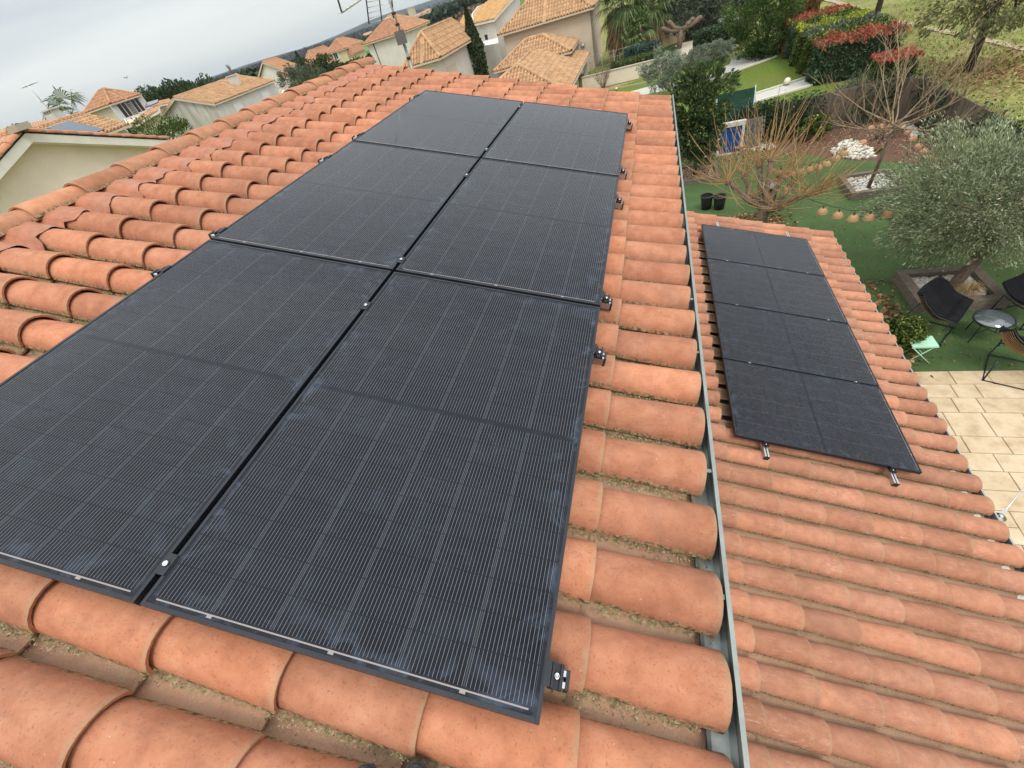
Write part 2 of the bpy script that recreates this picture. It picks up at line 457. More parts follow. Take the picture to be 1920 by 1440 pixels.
M['blue_shrub'] = leaf_mat('blue_green_needles', (0.03, 0.07, 0.055), (0.08, 0.14, 0.11), (0.14, 0.20, 0.16), 1.5)
M['far_tree'] = leaf_mat('distant_tree_leaves', (0.012, 0.026, 0.012), (0.03, 0.055, 0.022), (0.055, 0.075, 0.03), 0.02, 0.1)
M['far_brown'] = leaf_mat('distant_bare_twigs', (0.10, 0.065, 0.04), (0.17, 0.11, 0.07), (0.20, 0.15, 0.09), 0.05, 0.1)
M['hazy_hill_tree'] = leaf_mat('hazy_hill_leaves', (0.014, 0.022, 0.024), (0.03, 0.04, 0.042), (0.065, 0.07, 0.068), 0.01, 0.1)  # blue-grey cast of distant haze is put into the leaf colour
def bark(name, a, b):
    t = NT(name, 0.9, 0, 0.2); p = t.pos()
    nn = t.noise(t.map(p, (1, 1, 0.25)), 26, 5, 0.7)
    t.col(t.ramp(nn, (0.32, a), (0.68, b))).bump(nn, 0.7, 0.02); return t.m
M['bark'] = bark('dark_bark', (0.035, 0.025, 0.02), (0.12, 0.09, 0.07))
M['bark_grey'] = bark('grey_brown_bark', (0.10, 0.07, 0.05), (0.27, 0.20, 0.15))
M['shoot'] = bark('tan_shoots', (0.30, 0.17, 0.075), (0.48, 0.31, 0.155))
M['pale_twig'] = bark('pale_twigs', (0.24, 0.16, 0.095), (0.44, 0.33, 0.22))
def wood(name, a, b, ax=(1, 1, 1)):
    t = NT(name, 0.85, 0, 0.2); p = t.objc()
    nn = t.noise(t.map(t.pos(), (12, 12, 12)), 1.5, 6, 0.7, 0.8)
    t.col(t.ramp(nn, (0.3, a), (0.7, b))).bump(nn, 0.4, 0.01); return t.m
M['sleeper'] = wood('weathered_sleeper', (0.09, 0.07, 0.055), (0.24, 0.20, 0.165))
M['rattan'] = wood('rattan', (0.30, 0.17, 0.08), (0.50, 0.33, 0.18))
M['orange_wood'] = wood('orange_wood', (0.36, 0.17, 0.04), (0.50, 0.26, 0.07))
def cushion():
    t = NT('black_fabric', 0.95, 0, 0.2); p = t.pos(); nn = t.noise(p, 90, 3)
    t.col(t.ramp(nn, (0.3, (0.006, 0.006, 0.008)), (0.7, (0.016, 0.016, 0.019)))).bump(nn, 0.3, 0.003); return t.m
M['cushion'] = cushion()
M['mint'] = simple('mint_green_paint', (0.42, 0.72, 0.52), 0.45, var=0.04)
M['blue_paint'] = simple('royal_blue_paint', (0.008, 0.075, 0.30), 0.5, var=0.15)
M['pebble'] = None
def pebble_mat(name, a, b, c):
    t = NT(name, 0.7, 0, 0.3); r = t.rand(True); p = t.pos()
    cc = t.ramp(r, (0.0, a), (0.5, b), (1.0, c))
    t.col(t.mix(0.6, cc, t.ramp(t.noise(p, 50, 4), (0.3, 0.78), (0.7, 1.08)), 'MULTIPLY')); return t.m
M['pebble'] = pebble_mat('white_pebbles', (0.44, 0.37, 0.28), (0.62, 0.57, 0.49), (0.74, 0.71, 0.66))
M['pebble_w'] = pebble_mat('bright_white_pebbles', (0.42, 0.38, 0.32), (0.58, 0.56, 0.51), (0.72, 0.71, 0.68))
M['chips'] = pebble_mat('bark_chips_and_stones', (0.16, 0.08, 0.05), (0.36, 0.20, 0.13), (0.56, 0.44, 0.33))
M['terra_edge'] = simple('terracotta_edging', (0.47, 0.24, 0.13), 0.85, var=0.25, scale=18, bump=0.4)
M['dark_stone'] = simple('dark_grey_slate', (0.15, 0.145, 0.135), 0.85, var=0.3, scale=9, bump=0.5)
M['grey_stone'] = simple('grey_stone', (0.30, 0.30, 0.28), 0.85, var=0.25, scale=9, bump=0.5)
M['leather_lamp'] = simple('warm_white_globe', (0.74, 0.70, 0.52), 0.35, var=0.03)
M['lamp_yellow'] = simple('pale_yellow_globe', (0.70, 0.60, 0.30), 0.4, var=0.04)

# ------------------------------------------------------------------ solar glass
def solar_mat(name, wire_gain=1.0):
    t = NT(name, 0.10, 0, 0.5)
    t.b.inputs['IOR'].default_value = 1.27
    t.b.inputs['Sheen Weight'].default_value = 0.03; t.b.inputs['Sheen Roughness'].default_value = 0.32; t.b.inputs['Sheen Tint'].default_value = (0.72, 0.80, 1.0, 1)  # faint bluish sheen added to imitate the sky's gleam at grazing angles
    o = t.objc(); x, y, z = t.sep(o)
    PW, PL = 1.134, 1.722
    cp = 0.182
    cx = t.math('DIVIDE', t.math('ADD', x, 0.546), cp)                 # 0..6 cell columns
    fx = t.math('FRACT', cx)
    insx = t.math('MULTIPLY', t.math('GREATER_THAN', cx, 0.0), t.math('LESS_THAN', cx, 6.0))
    ay = t.math('ABSOLUTE', y)
    cy = t.math('DIVIDE', t.math('SUBTRACT', ay, 0.009), 0.0915)        # 0..9 half cells
    fy = t.math('FRACT', cy)
    insy = t.math('MULTIPLY', t.math('GREATER_THAN', cy, 0.0), t.math('LESS_THAN', cy, 9.0))
    ins = t.math('MULTIPLY', insx, insy)
    # sixteen fine wires per cell column
    w = t.math('ABSOLUTE', t.math('SUBTRACT', t.math('FRACT', t.math('MULTIPLY', cx, 16.0)), 0.5))
    wire = t.math('LESS_THAN', w, 0.042)
    gapx = t.math('GREATER_THAN', t.math('ABSOLUTE', t.math('SUBTRACT', fx, 0.5)), 0.4905)
    gapy = t.math('GREATER_THAN', t.math('ABSOLUTE', t.math('SUBTRACT', fy, 0.5)), 0.483)
    rnd_ = t.n('ObjectInfo').outputs['Random']
    cell = t.n('TexWhiteNoise', noise_dimensions='3D')
    t.l(t.comb(t.math('FLOOR', cx), t.math('FLOOR', t.math('DIVIDE', y, 0.0915)), rnd_), cell.inputs[0])
    cellc = t.ramp(cell.outputs[0], (0.0, (0.0035, 0.0038, 0.0075)), (1.0, (0.0065, 0.007, 0.0125)))
    c = t.mix(t.math('MULTIPLY', gapx, 0.6), cellc, (0.075, 0.08, 0.09))
    c = t.mix(gapy, c, (0.008, 0.009, 0.013))
    wirem = t.math('MULTIPLY', wire, t.math('SUBTRACT', 1.0, t.math('MULTIPLY', gapy, 0.85)))
    c = t.mix(t.math('MULTIPLY', wirem, 0.85 * wire_gain), c, (0.25, 0.255, 0.275))
    c = t.mix(t.math('SUBTRACT', 1.0, ins), c, (0.012, 0.013, 0.018))
    # collector ribbon near both short ends, with its small tabs
    rb = t.math('MULTIPLY', t.math('LESS_THAN', t.math('ABSOLUTE', t.math('ADD', y, 0.838)), 0.0019), t.math('LESS_THAN', t.math('ABSOLUTE', x), 0.535))
    tab = t.math('MULTIPLY', t.math('LESS_THAN', t.math('ABSOLUTE', t.math('ADD', y, 0.841)), 0.005),
                 t.math('LESS_THAN', t.math('ABSOLUTE', t.math('SUBTRACT', t.math('FRACT', t.math('DIVIDE', cx, 2.0)), 0.5)), 0.022))
    c = t.mix(t.math('MAXIMUM', rb, t.math('MULTIPLY', tab, insx)), c, (0.30, 0.255, 0.24))
    # wiped dust and smears, heavier near the frame
    pn = t.pos()
    sm = t.noise(pn, 9, 5, 0.65, 1.2)
    edge = t.math('MAXIMUM', t.math('SUBTRACT', t.math('ABSOLUTE', x), 0.47), t.math('SUBTRACT', ay, 0.77))
    ed = t.ramp(edge, (0.0, 0.0), (0.09, 1.0))
    dust = t.math('MULTIPLY', t.ramp(sm, (0.50, 0.0), (0.72, 1.0)), t.math('ADD', 0.13, t.math('MULTIPLY', ed, 0.6)))
    c = t.mix(t.math('MULTIPLY', dust, 0.38), c, (0.17, 0.23, 0.34))
    film = t.ramp(t.noise(pn, 1.3, 3), (0.3, 0.004), (0.7, 0.018))
    c = t.mix(film, c, (0.25, 0.28, 0.34))
    t.col(c)
    t.rough(t.math('ADD', t.math('MULTIPLY', dust, 0.22), 0.09))
    return t.m
M['solar'] = solar_mat('solar_glass')
M['solar_far'] = simple('far_solar_glass', (0.05, 0.07, 0.11), 0.15, 0, 0.6)
PW, PL, PT = 1.134, 1.722, 0.035
def panel_frame():
    b = MB(); w = 0.011
    hx, hy = PW/2, PL/2
    for s in (-1, 1):
        b.box((s*hx - (w if s > 0 else 0), -hy, -PT), (s*hx + (0 if s > 0 else w), hy, 0))
        b.box((-hx + w + .0005, s*hy - (w if s > 0 else 0), -PT), (hx - w - .0005, s*hy + (0 if s > 0 else w), 0))
    return b.mesh('panel_frame')
def panel_glass():
    b = MB(); w = 0.0112
    b.box((-PW/2 + w, -PL/2 + w, -0.008), (PW/2 - w, PL/2 - w, -0.0018))
    return b.mesh('panel_glass')
def panel_back():
    b = MB(); b.box((-PW/2 + .02, -PL/2 + .02, -0.0105), (PW/2 - .02, PL/2 - .02, -0.0085))
    b.box((-0.06, -0.05, -0.028), (0.06, 0.05, -0.011)); return b.mesh('panel_back')
ME_F, ME_G, ME_B = panel_frame(), panel_glass(), panel_back()
ME_F.materials.append(M['black_metal']); ME_G.materials.append(M['solar']); ME_B.materials.append(M['black_plastic'])
def solar_panel(u, v, n, lab, grp, turned=False):
    t = bpy.data.objects.new('solar_panel', None); COL.objects.link(t); t.empty_display_size = 0.3
    m = ROOFM @ Matrix.Translation((u, v, n))
    if turned: m = m @ Matrix.Rotation(R(90), 4, 'Z')
    t.matrix_world = m
    t['label'] = lab; t['category'] = 'solar panel'; t['group'] = grp
    for nm, me in (('frame', ME_F), ('glass', ME_G), ('backsheet', ME_B)):
        o = bpy.data.objects.new(nm, me); COL.objects.link(o); o.parent = t
    return t
g = 0.02
UP = 'black solar panels on the upper roof'
labs = {(0, 0): 'large dark solar panel nearest the camera, left of the black centre gap',
        (1, 0): 'large dark solar panel nearest the camera, right of the black centre gap',
        (0, 1): 'middle solar panel of the row on the ridge side of the centre gap',
        (1, 1): 'middle solar panel of the row on the gutter side of the centre gap',
        (0, 2): 'farthest solar panel on the ridge side, greyish with a dark mast reflection',
        (1, 2): 'farthest solar panel on the gutter side, pale grey with thin white lines'}
for r in range(3):
    for c in (0, 1):
        u = (c - 0.5) * (PW + g); v = PL/2 + r * (PL + g)
        if r == 0: v = PL/2 - 0.0
        solar_panel(u, v, 0, labs[(c, r)], UP)
LL_ = ['nearest panel on the lower roof, with two silver rail ends sticking out below it',
       'second panel from the bottom in the single row on the lower roof',
       'third panel from the bottom in the single row on the lower roof',
       'farthest of the four black panels on the lower roof, next to the lawn side tiles']
for r in range(4):
    solar_panel(2.8244 + PL/2, 2.8295 + PW/2 + r*(PW + g), LOWN, LL_[r], 'black solar panels on the lower roof', True)

# rails under the panels (short rails across each panel) and clamps
def rail_mesh(L):
    b = MB()      # hat section rail along local x
    b.box((0, -0.02, -0.040), (L, 0.02, -0.036)); b.box((0, -0.02, -0.036), (L, -0.016, 0)); b.box((0, 0.016, -0.036), (L, 0.02, 0))
    b.box((0, -0.016, -0.004), (L, -0.006, 0)); b.box((0, 0.006, -0.004), (L, 0.016, 0)); return b
rails_v = [0.11, 1.40, 1.84, 3.09, 3.66, 4.98]
for i, v in enumerate(rails_v):
    b = MB(); m = ROOFM @ Matrix.Translation((-1.235, v, -PT - 0.002))
    rm = rail_mesh(2.435); b.add([m @ Vector(q) for q in rm.v], rm.f)
    r0 = obj('mounting_rail', b, M['alu'])
    tag(r0, ['aluminium rail end at the near corner of the upper panels', 'aluminium rail under the nearest pair of panels, on their far side', 'aluminium rail just past the first cross seam of the upper panels',
             'aluminium rail under the far side of the middle panel pair', 'aluminium rail just past the second cross seam of the upper panels', 'aluminium rail under the farthest upper panel pair'][i], 'rail', 'aluminium rails under the upper panels')
    for cu in (1.205, -1.24):
        cb = MB(); cb.box((-.006, -.023, -.045), (.004, .023, .004), ROOFM @ Matrix.Translation((cu, v, -PT - 0.002))); obj('end_cap', cb, M['black_plastic'], r0)
def clamp(u, v, n, end, lab, grp, rot=0):
    t = bpy.data.objects.new('panel_clamp', None); COL.objects.link(t); t.empty_display_size = 0.05
    t.matrix_world = ROOFM @ Matrix.Translation((u, v, n)) @ Matrix.Rotation(R(rot), 4, 'Z')
    t['label'] = lab; t['category'] = 'clamp'; t['group'] = grp
    me1, me2 = CL_END if end else CL_MID
    for nm, me in (('clamp_body', me1), ('bolt', me2)):
        o = bpy.data.objects.new(nm, me); COL.objects.link(o); o.parent = t
def clamp_meshes(end):
    b = MB()
    if end:     # z-shaped end clamp, sits outside the frame on local +x
        b.box((-0.008, -0.03, 0.0006), (0.010, 0.03, 0.0036)); b.box((0.0065, -0.03, -0.035), (0.0105, 0.03, 0.0004))
        b.box((0.0105, -0.03, -0.032), (0.045, 0.03, -0.022)); b.box((0.013, -0.03, -0.0215), (0.018, 0.03, -0.004)); b.box((0.036, -0.03, -0.0215), (0.041, 0.03, -0.010))
        bx = 0.028; bz = -0.0218
    else:
        b.box((-0.017, -0.03, 0.0006), (0.017, 0.03, 0.0034)); b.box((-0.007, -0.03, -0.030), (-0.004, 0.03, 0.0004)); b.box((0.004, -0.03, -0.030), (0.007, 0.03, 0.0004))
        bx = 0; bz = 0.0036
    k = MB(); k.lathe((bx, 0, bz), [(0.0002, 0.0), (0.0085, 0.0), (0.0085, 0.006), (0.005, 0.0075), (0.0042, 0.005), (0.0002, 0.005)], 12)
    a = b.mesh('clamp_body'); a.materials.append(M['black_metal']); c = k.mesh('bolt'); c.materials.append(M['steel'])
    return a, c
CL_END, CL_MID = clamp_meshes(True), clamp_meshes(False)
wh = ['nearest the camera', 'second from the camera', 'third from the camera', 'fourth from the camera', 'fifth from the camera', 'farthest away']
for i, v in enumerate(rails_v):
    clamp(PW + g/2 + 0.001, v, 0, True, 'black end clamp with silver bolt on the gutter side edge, ' + wh[i], 'end clamps on the gutter side of the upper panels')
    clamp(0, v, 0, False, 'clamp with silver bolt in the dark centre gap, ' + wh[i], 'middle clamps in the centre gap')
    if i: clamp(-PW - g/2 - 0.001, v, 0, True, 'small black clamp on the ridge side edge of the panels, ' + wh[i], 'end clamps on the ridge side of the upper panels', 180)
lu = (3.12, 4.29)
for k, u in enumerate(lu):
    b = MB(); m = ROOFM @ Matrix.Translation((u, 2.665, LOWN - PT - 0.002)) @ Matrix.Rotation(R(90), 4, 'Z')
    rm = rail_mesh(5.0); b.add([m @ Vector(q) for q in rm.v], rm.f)
    o = obj('mounting_rail', b, M['alu'])
    tag(o, ['silver rail sticking out below the lower panels on the gutter wall side', 'silver rail sticking out below the lower panels on the garden side'][k], 'rail', 'rails under the lower panels')
    cb = MB(); m = ROOFM @ Matrix.Translation((u, 2.662, LOWN - PT - 0.002)); cb.box((-.023, -.004, -.045), (.023, .002, .003), m); obj('end_cap', cb, M['black_plastic'], o)
    side = ['gutter wall side', 'garden side'][k]
    clamp(u, 2.8295 - 0.001, LOWN, True, 'black end clamp below the lower panels on the ' + side, 'end clamps of the lower panels', -90)
    for j, q in enumerate(('first', 'second', 'third')):
        clamp(u, 2.8295 + (j + 1)*(PW + g) - g/2, LOWN, False, f'tiny bolt clamp in the {q} seam of the lower panels on the {side}', 'middle clamps of the lower panels', 90)

# ------------------------------------------------------------------ canal tiles
def arch_mesh(name, r0, r1, L, sag, th, nseg, flip, half):
    """half-round tile along local +x (down the slope). r0 half-width at the top end, r1 at the lower end; sag = rise of the arch."""
    vs, fs, uvs, sm = [], [], [], []
    A = half
    def ring(x, hw, rise, inner):
        out = []
        for k in range(nseg + 1):
            a = -A + 2*A*k/nseg
            y = math.sin(a) / math.sin(A) * (hw - inner)
            z = (math.cos(a) - math.cos(A)) / (1 - math.cos(A)) * (rise) - (inner if not flip else 0) 
            if inner and not flip: z = (math.cos(a) - math.cos(A)) / (1 - math.cos(A)) * rise - inner * max(0.25, math.cos(a))
            if flip: z = -((math.cos(a) - math.cos(A)) / (1 - math.cos(A)) * (rise - inner)) 
            out.append((x, -y, z))
        return out
    n1 = nseg + 1
    nx = 2
    # outer surface with a slightly eased lower lip
    xs = [(0.0, r0, sag), (L - 0.004, r1, sag * r1 / r0), (L, r1 - 0.002, sag * r1 / r0 - 0.003)]
    for x, hw, s_ in xs:
        q = ring(x, hw, s_, 0.0)
        for k, p in enumerate(q): vs.append(p); uvs.append((k / nseg, x / L))
    for i in range(len(xs) - 1):
        for k in range(nseg):
            a, b, c, d = i*n1+k, i*n1+k+1, (i+1)*n1+k+1, (i+1)*n1+k
            fs.append((a, b, c, d) if not flip else (d, c, b, a)); sm.append(True)
    b0 = len(vs)
    for x, hw, s_ in ((0.0, r0, sag), (L - 0.001, r1 - 0.0, sag * r1 / r0)):
        q = ring(x, hw, s_, th)
        for k, p in enumerate(q): vs.append(p); uvs.append((k / nseg, x / L))
    for k in range(nseg):
        a, b, c, d = b0+k, b0+k+1, b0+n1+k+1, b0+n1+k
        fs.append((d, c, b, a) if not flip else (a, b, c, d)); sm.append(True)
    # lower end face, own vertices so that the edge stays crisp
    b1 = len(vs)
    o_, i_ = ring(L, r1 - 0.002, sag * r1 / r0 - 0.003, 0.0), ring(L - 0.001, r1, sag * r1 / r0, th)
    for k in range(n1): vs.append(o_[k]); uvs.append((0.25 + 0.5*k/nseg, 0.93))
    for k in range(n1): vs.append(i_[k]); uvs.append((0.25 + 0.5*k/nseg, 0.93))
    for k in range(nseg):
        f = (b1+k, b1+k+1, b1+n1+k+1, b1+n1+k)
        fs.append(f if not flip else f[::-1]); sm.append(False)
    # long edges
    for k in (0, nseg):
        b2 = len(vs)
        for p in (vs[k], vs[n1+k], vs[b0+n1+k], vs[b0+k]): vs.append(p); uvs.append((0.0 if k == 0 else 1.0, 0.5))
        f = (b2, b2+1, b2+2, b2+3)
        fs.append(f if (k == 0) else f[::-1]); sm.append(False)
    me = bpy.data.meshes.new(name)
    me.from_pydata(vs, [], fs)
    me.polygons.foreach_set('use_smooth', sm)
    ul = me.uv_layers.new(name='UVMap')
    li = np.zeros(len(me.loops), dtype=np.int32); me.loops.foreach_get('vertex_index', li)
    ul.data.foreach_set('uv', np.array(uvs, dtype=np.float32)[li].ravel())
    me.update()
    return me
EXP, PITCH = 0.40, 0.2415
COVER = [arch_mesh('cover_tile', 0.088 + d, 0.1035 + d, 0.475, 0.078, 0.012, 10, False, R(82)) for d in (0, 0.0015, -0.0015)]
PAN = [arch_mesh('channel_tile', 0.092, 0.080, 0.475, 0.055, 0.012, 6, True, R(72))]
BASEN = -0.235            # underlay below the panels' plane
def joined(objs_mats, name, mat, parent):
    """objs_mats: list of (mesh, matrix): bake to one mesh"""
    vs, ls, lt, uvs, sm = [], [], [], [], []
    off = 0
    for me, mx in objs_mats:
        n = len(me.vertices); co = np.zeros(n*3); me.vertices.foreach_get('co', co); co = co.reshape(-1, 3)
        A = np.array(mx); co = co @ A[:3, :3].T + A[:3, 3]
        li = np.zeros(len(me.loops), dtype=np.int64); me.loops.foreach_get('vertex_index', li)
        t = np.zeros(len(me.polygons), dtype=np.int64); me.polygons.foreach_get('loop_total', t)
        s_ = np.zeros(len(me.polygons), dtype=bool); me.polygons.foreach_get('use_smooth', s_)
        uv = np.zeros(len(me.loops)*2); me.uv_layers[0].data.foreach_get('uv', uv)
        vs.append(co); ls.append(li + off); lt.append(t); uvs.append(uv); sm.append(s_); off += n
    return np_mesh(name, np.concatenate(vs), np.concatenate(ls), np.concatenate(lt), mat, parent, np.concatenate(sm), np.concatenate(uvs))
def np_mesh(name, co, li, lt, mat, parent=None, smooth=None, uv=None):
    me = bpy.data.meshes.new(name)
    me.vertices.add(len(co)); me.vertices.foreach_set('co', np.ascontiguousarray(co, dtype=np.float32).ravel())
    me.loops.add(len(li)); me.loops.foreach_set('vertex_index', np.ascontiguousarray(li, dtype=np.int32))
    me.polygons.add(len(lt)); st = np.concatenate([[0], np.cumsum(lt)[:-1]])
    me.polygons.foreach_set('loop_start', st.astype(np.int32))
    if smooth is not None: me.polygons.foreach_set('use_smooth', smooth)
    if uv is not None:
        ul = me.uv_layers.new(name='UVMap'); ul.data.foreach_set('uv', np.ascontiguousarray(uv, dtype=np.float32))
    me.update(); me.validate()
    return obj(name, me, mat, parent)

def in_view(p, m=60):
    q = np.array(p) - CAM; z = q @ FWD
    if z < 0.15: return None
    x = 960 + FPX * (q @ RIGHT) / z; y = 720 + FPX * (q @ DOWN) / z
    if -m < x < 1920 + m and -m < y < 1440 + m: return (x, y, z)
    return None
def lay_tiles(parent, n_shift, u_end, ncourse, v0, rows, cov, pan, covm, panm, covs, pans, hidden, short_first=0.0, cap=300):
    """rows of covers every PITCH from v0, courses every EXP up from the eave u_end. hidden(u,v) is True where panels lie over them"""
    lst = {'cover_tile': [], 'channel_tile': []}
    for r in range(rows):
        vr = v0 + r*PITCH
        du = rnd.uniform(-0.006, 0.006)
        for c in range(ncourse):
            ue = u_end - c*EXP + du                # lower end of this tile
            for kind in ('cover_tile', 'channel_tile'):
                if kind == 'cover_tile': vv, ue2 = vr, ue
                else: vv, ue2 = vr + PITCH/2, ue - 0.03
                j = Matrix.Translation((rnd.uniform(-.005, .005), rnd.uniform(-.003, .003), 0)) @ Matrix.Rotation(rnd.uniform(-.010, .010), 4, 'Z') @ Matrix.Rotation(rnd.uniform(-.03, .03), 4, 'X')
                # each tile rides on the one below: its lower end is lifted by a tile's thickness
                if kind == 'cover_tile':
                    nb = BASEN + 0.040 + 0.014
                    tilt = 0.020 / 0.475
                    m = ROOFM @ Matrix.Translation((ue2 - 0.475, vv, nb + n_shift)) @ Matrix.Rotation(-tilt, 4, 'Y') @ j
                else:
                    nb = BASEN + 0.057
                    tilt = 0.016 / 0.475
                    m = ROOFM @ Matrix.Translation((ue2 - 0.475, vv, nb + n_shift)) @ Matrix.Rotation(-tilt, 4, 'Y') @ j
                mid = m @ Vector((0.3, 0, 0.03))
                q = in_view(mid, 160)
                if hidden(ue2 - 0.2, vv): continue
                sc = 0 if q is None else 1.0 / (mid - Vector(CAM)).length
                lst[kind].append((sc, m, rnd.randrange(3)))
    for kind, meshes, m1, m2, lim in (('cover_tile', cov, covm, covs, cap), ('channel_tile', pan, panm, pans, cap)):
        L = sorted(lst[kind], key=lambda a: -a[0])
        seen = [a for a in L if a[0] > 0][:lim]
        rest = L[len(seen):]
        ms = []
        for me in meshes:
            c = me.copy(); c.materials.clear(); c.materials.append(m1); ms.append(c)
        for sc, m, k in seen:
            o = bpy.data.objects.new(kind, ms[k % len(ms)]); COL.objects.link(o); o.parent = parent; o.matrix_local = Matrix.Translation(-WL.get(parent.name, Vector())) @ m
        if rest:
            o = joined([(meshes[k % len(meshes)], m) for sc, m, k in rest], kind + '_run', m2, parent); o['kind'] = 'stuff'

# ---- the house under the upper roof
RIDGE_U = -2.64
house = thing('house', 'beige house in the foreground under the big terracotta tile roof with six solar panels', 'house', (0, 3, 0))
V0, V1 = -1.55, 6.62
b = MB()      # roof deck
b.add([P(RIDGE_U, V0, BASEN), P(1.60, V0, BASEN), P(1.60, V1, BASEN), P(RIDGE_U, V1, BASEN), P(RIDGE_U, V0, BASEN - .12), P(1.60, V0, BASEN - .12), P(1.60, V1, BASEN - .12), P(RIDGE_U, V1, BASEN - .12)],
      [(0, 1, 2, 3), (7, 6, 5, 4), (0, 4, 5, 1), (1, 5, 6, 2), (2, 6, 7, 3), (3, 7, 4, 0)])
roof = obj('roof', b, M['void_shade'], house)
def hid_up(u, v):
    return (-1.02 < u < 0.85) and (0.2 < v < 5.0)
NROW = 33; VR0 = 6.49 - (NROW - 1)*PITCH
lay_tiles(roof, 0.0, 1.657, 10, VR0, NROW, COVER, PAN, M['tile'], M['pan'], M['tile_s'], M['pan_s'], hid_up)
# back slope beyond the ridge (same tiles, joined)
rp = P(RIDGE_U, 0, BASEN)
BM = Matrix.Translation((rp.x, 0, rp.z)) @ Matrix.Rotation(R(180), 4, 'Z') @ Matrix.Rotation(TH, 4, 'Y')
back = []
for r in range(NROW):
    for c in range(6):
        for me, vo, uo, nb in ((COVER[0], 0, 0, 0.054), (PAN[0], PITCH/2, -0.055, 0.057)):
            m = BM @ Matrix.Translation((2.5 - c*EXP - 0.475 + uo, -(VR0 + r*PITCH + vo), nb)) @ Matrix.Rotation(-0.035, 4, 'Y')
            back.append((me, m))
o = joined(back, 'back_slope_tiles', M['tile_s'], roof); o['kind'] = 'stuff'
b = MB(); q0 = rp; q1 = Vector((rp.x - 2.3*CT, 0, rp.z - 2.3*ST))
b.add([Vector((a.x, v, a.z + dz)) for v in (V0, V1) for a in (q0, q1) for dz in (-.13, -.003)], [(0, 1, 3, 2), (4, 6, 7, 5), (0, 4, 5, 1), (2, 3, 7, 6), (1, 5, 7, 3), (0, 2, 6, 4)])
obj('back_deck', b, M['wood_deck'], house)
# walls
xr = P(1.42, 0, BASEN - .12); xl = q1 + Vector((0.35, 0, 0))
b = MB()
zr_, zl_ = xr.z - 0.01, xl.z - 0.10
for yy0, yy1 in ((V0 + .15, V0 + .40), (V1 - .40, V1 - .15)):
    pr = [Vector((xl.x, 0, 0)), Vector((xr.x, 0, 0)), Vector((xr.x, 0, zr_)), Vector((rp.x, 0, rp.z - .16)), Vector((xl.x, 0, zl_))]
    b.add([Vector((p_.x, yy0, p_.z)) for p_ in pr] + [Vector((p_.x, yy1, p_.z)) for p_ in pr], [(4, 3, 2, 1, 0), (5, 6, 7, 8, 9)] + [(i, (i+1) % 5, 5 + (i+1) % 5, 5 + i) for i in range(5)][::1])
b.box((xr.x - .22, V0 + .42, 0), (xr.x + .003, V1 - .42, zr_ - .02)); b.box((xl.x - .003, V0 + .42, 0), (xl.x + .22, V1 - .42, zl_ - .02))
obj('wall', b, M['beige_wall'], house)
# mortar bedding closing the far verge
b = MB(); 
for i in range(11):
    u0 = RIDGE_U + i*(1.60 - RIDGE_U)/11; u1 = RIDGE_U + (i+1)*(1.60 - RIDGE_U)/11 - 0.002
    vs = [P(u0, V1 - .01, BASEN), P(u1, V1 - .01, BASEN), P(u1, V1 - .01, BASEN + .07), P(u0, V1 - .01, BASEN + .07), P(u0, V1 + .02, BASEN), P(u1, V1 + .02, BASEN), P(u1, V1 + .02, BASEN + .05), P(u0, V1 + .02, BASEN + .05)]
    b.add(vs, [(0,1,2,3),(7,6,5,4),(0,4,5,1),(1,5,6,2),(2,6,7,3),(3,7,4,0)])
obj('verge_mortar', b, M['mortar'], roof)

# ridge tiles
RT = arch_mesh('ridge_tile', 0.122, 0.135, 0.445, 0.086, 0.014, 12, False, R(78))
RT.materials.append(tile_mat('ridge_terracotta', (0.44, 0.19, 0.10), (0.31, 0.125, 0.07), (0.54, 0.265, 0.155), False, 1, 0.0))
zr = P(RIDGE_U, 0, -0.165).z; xr0 = P(RIDGE_U, 0, -0.165).x
for i in range(23):
    y1 = 1.78 + 0.383*(i - 9) - 0.0      # the lower (near) lip of each tile
    if y1 < V0 - .1 or y1 > V1 - .2: continue
    m = Matrix.Translation((xr0 + rnd.uniform(-.004, .004), y1 + 0.445, zr + rnd.uniform(0, .004))) @ Matrix.Rotation(R(-90) + rnd.uniform(-.012, .012), 4, 'Z') @ Matrix.Rotation(-0.035, 4, 'Y')
    o = bpy.data.objects.new('ridge_tile', RT); COL.objects.link(o); o.parent = roof; o.matrix_local = m
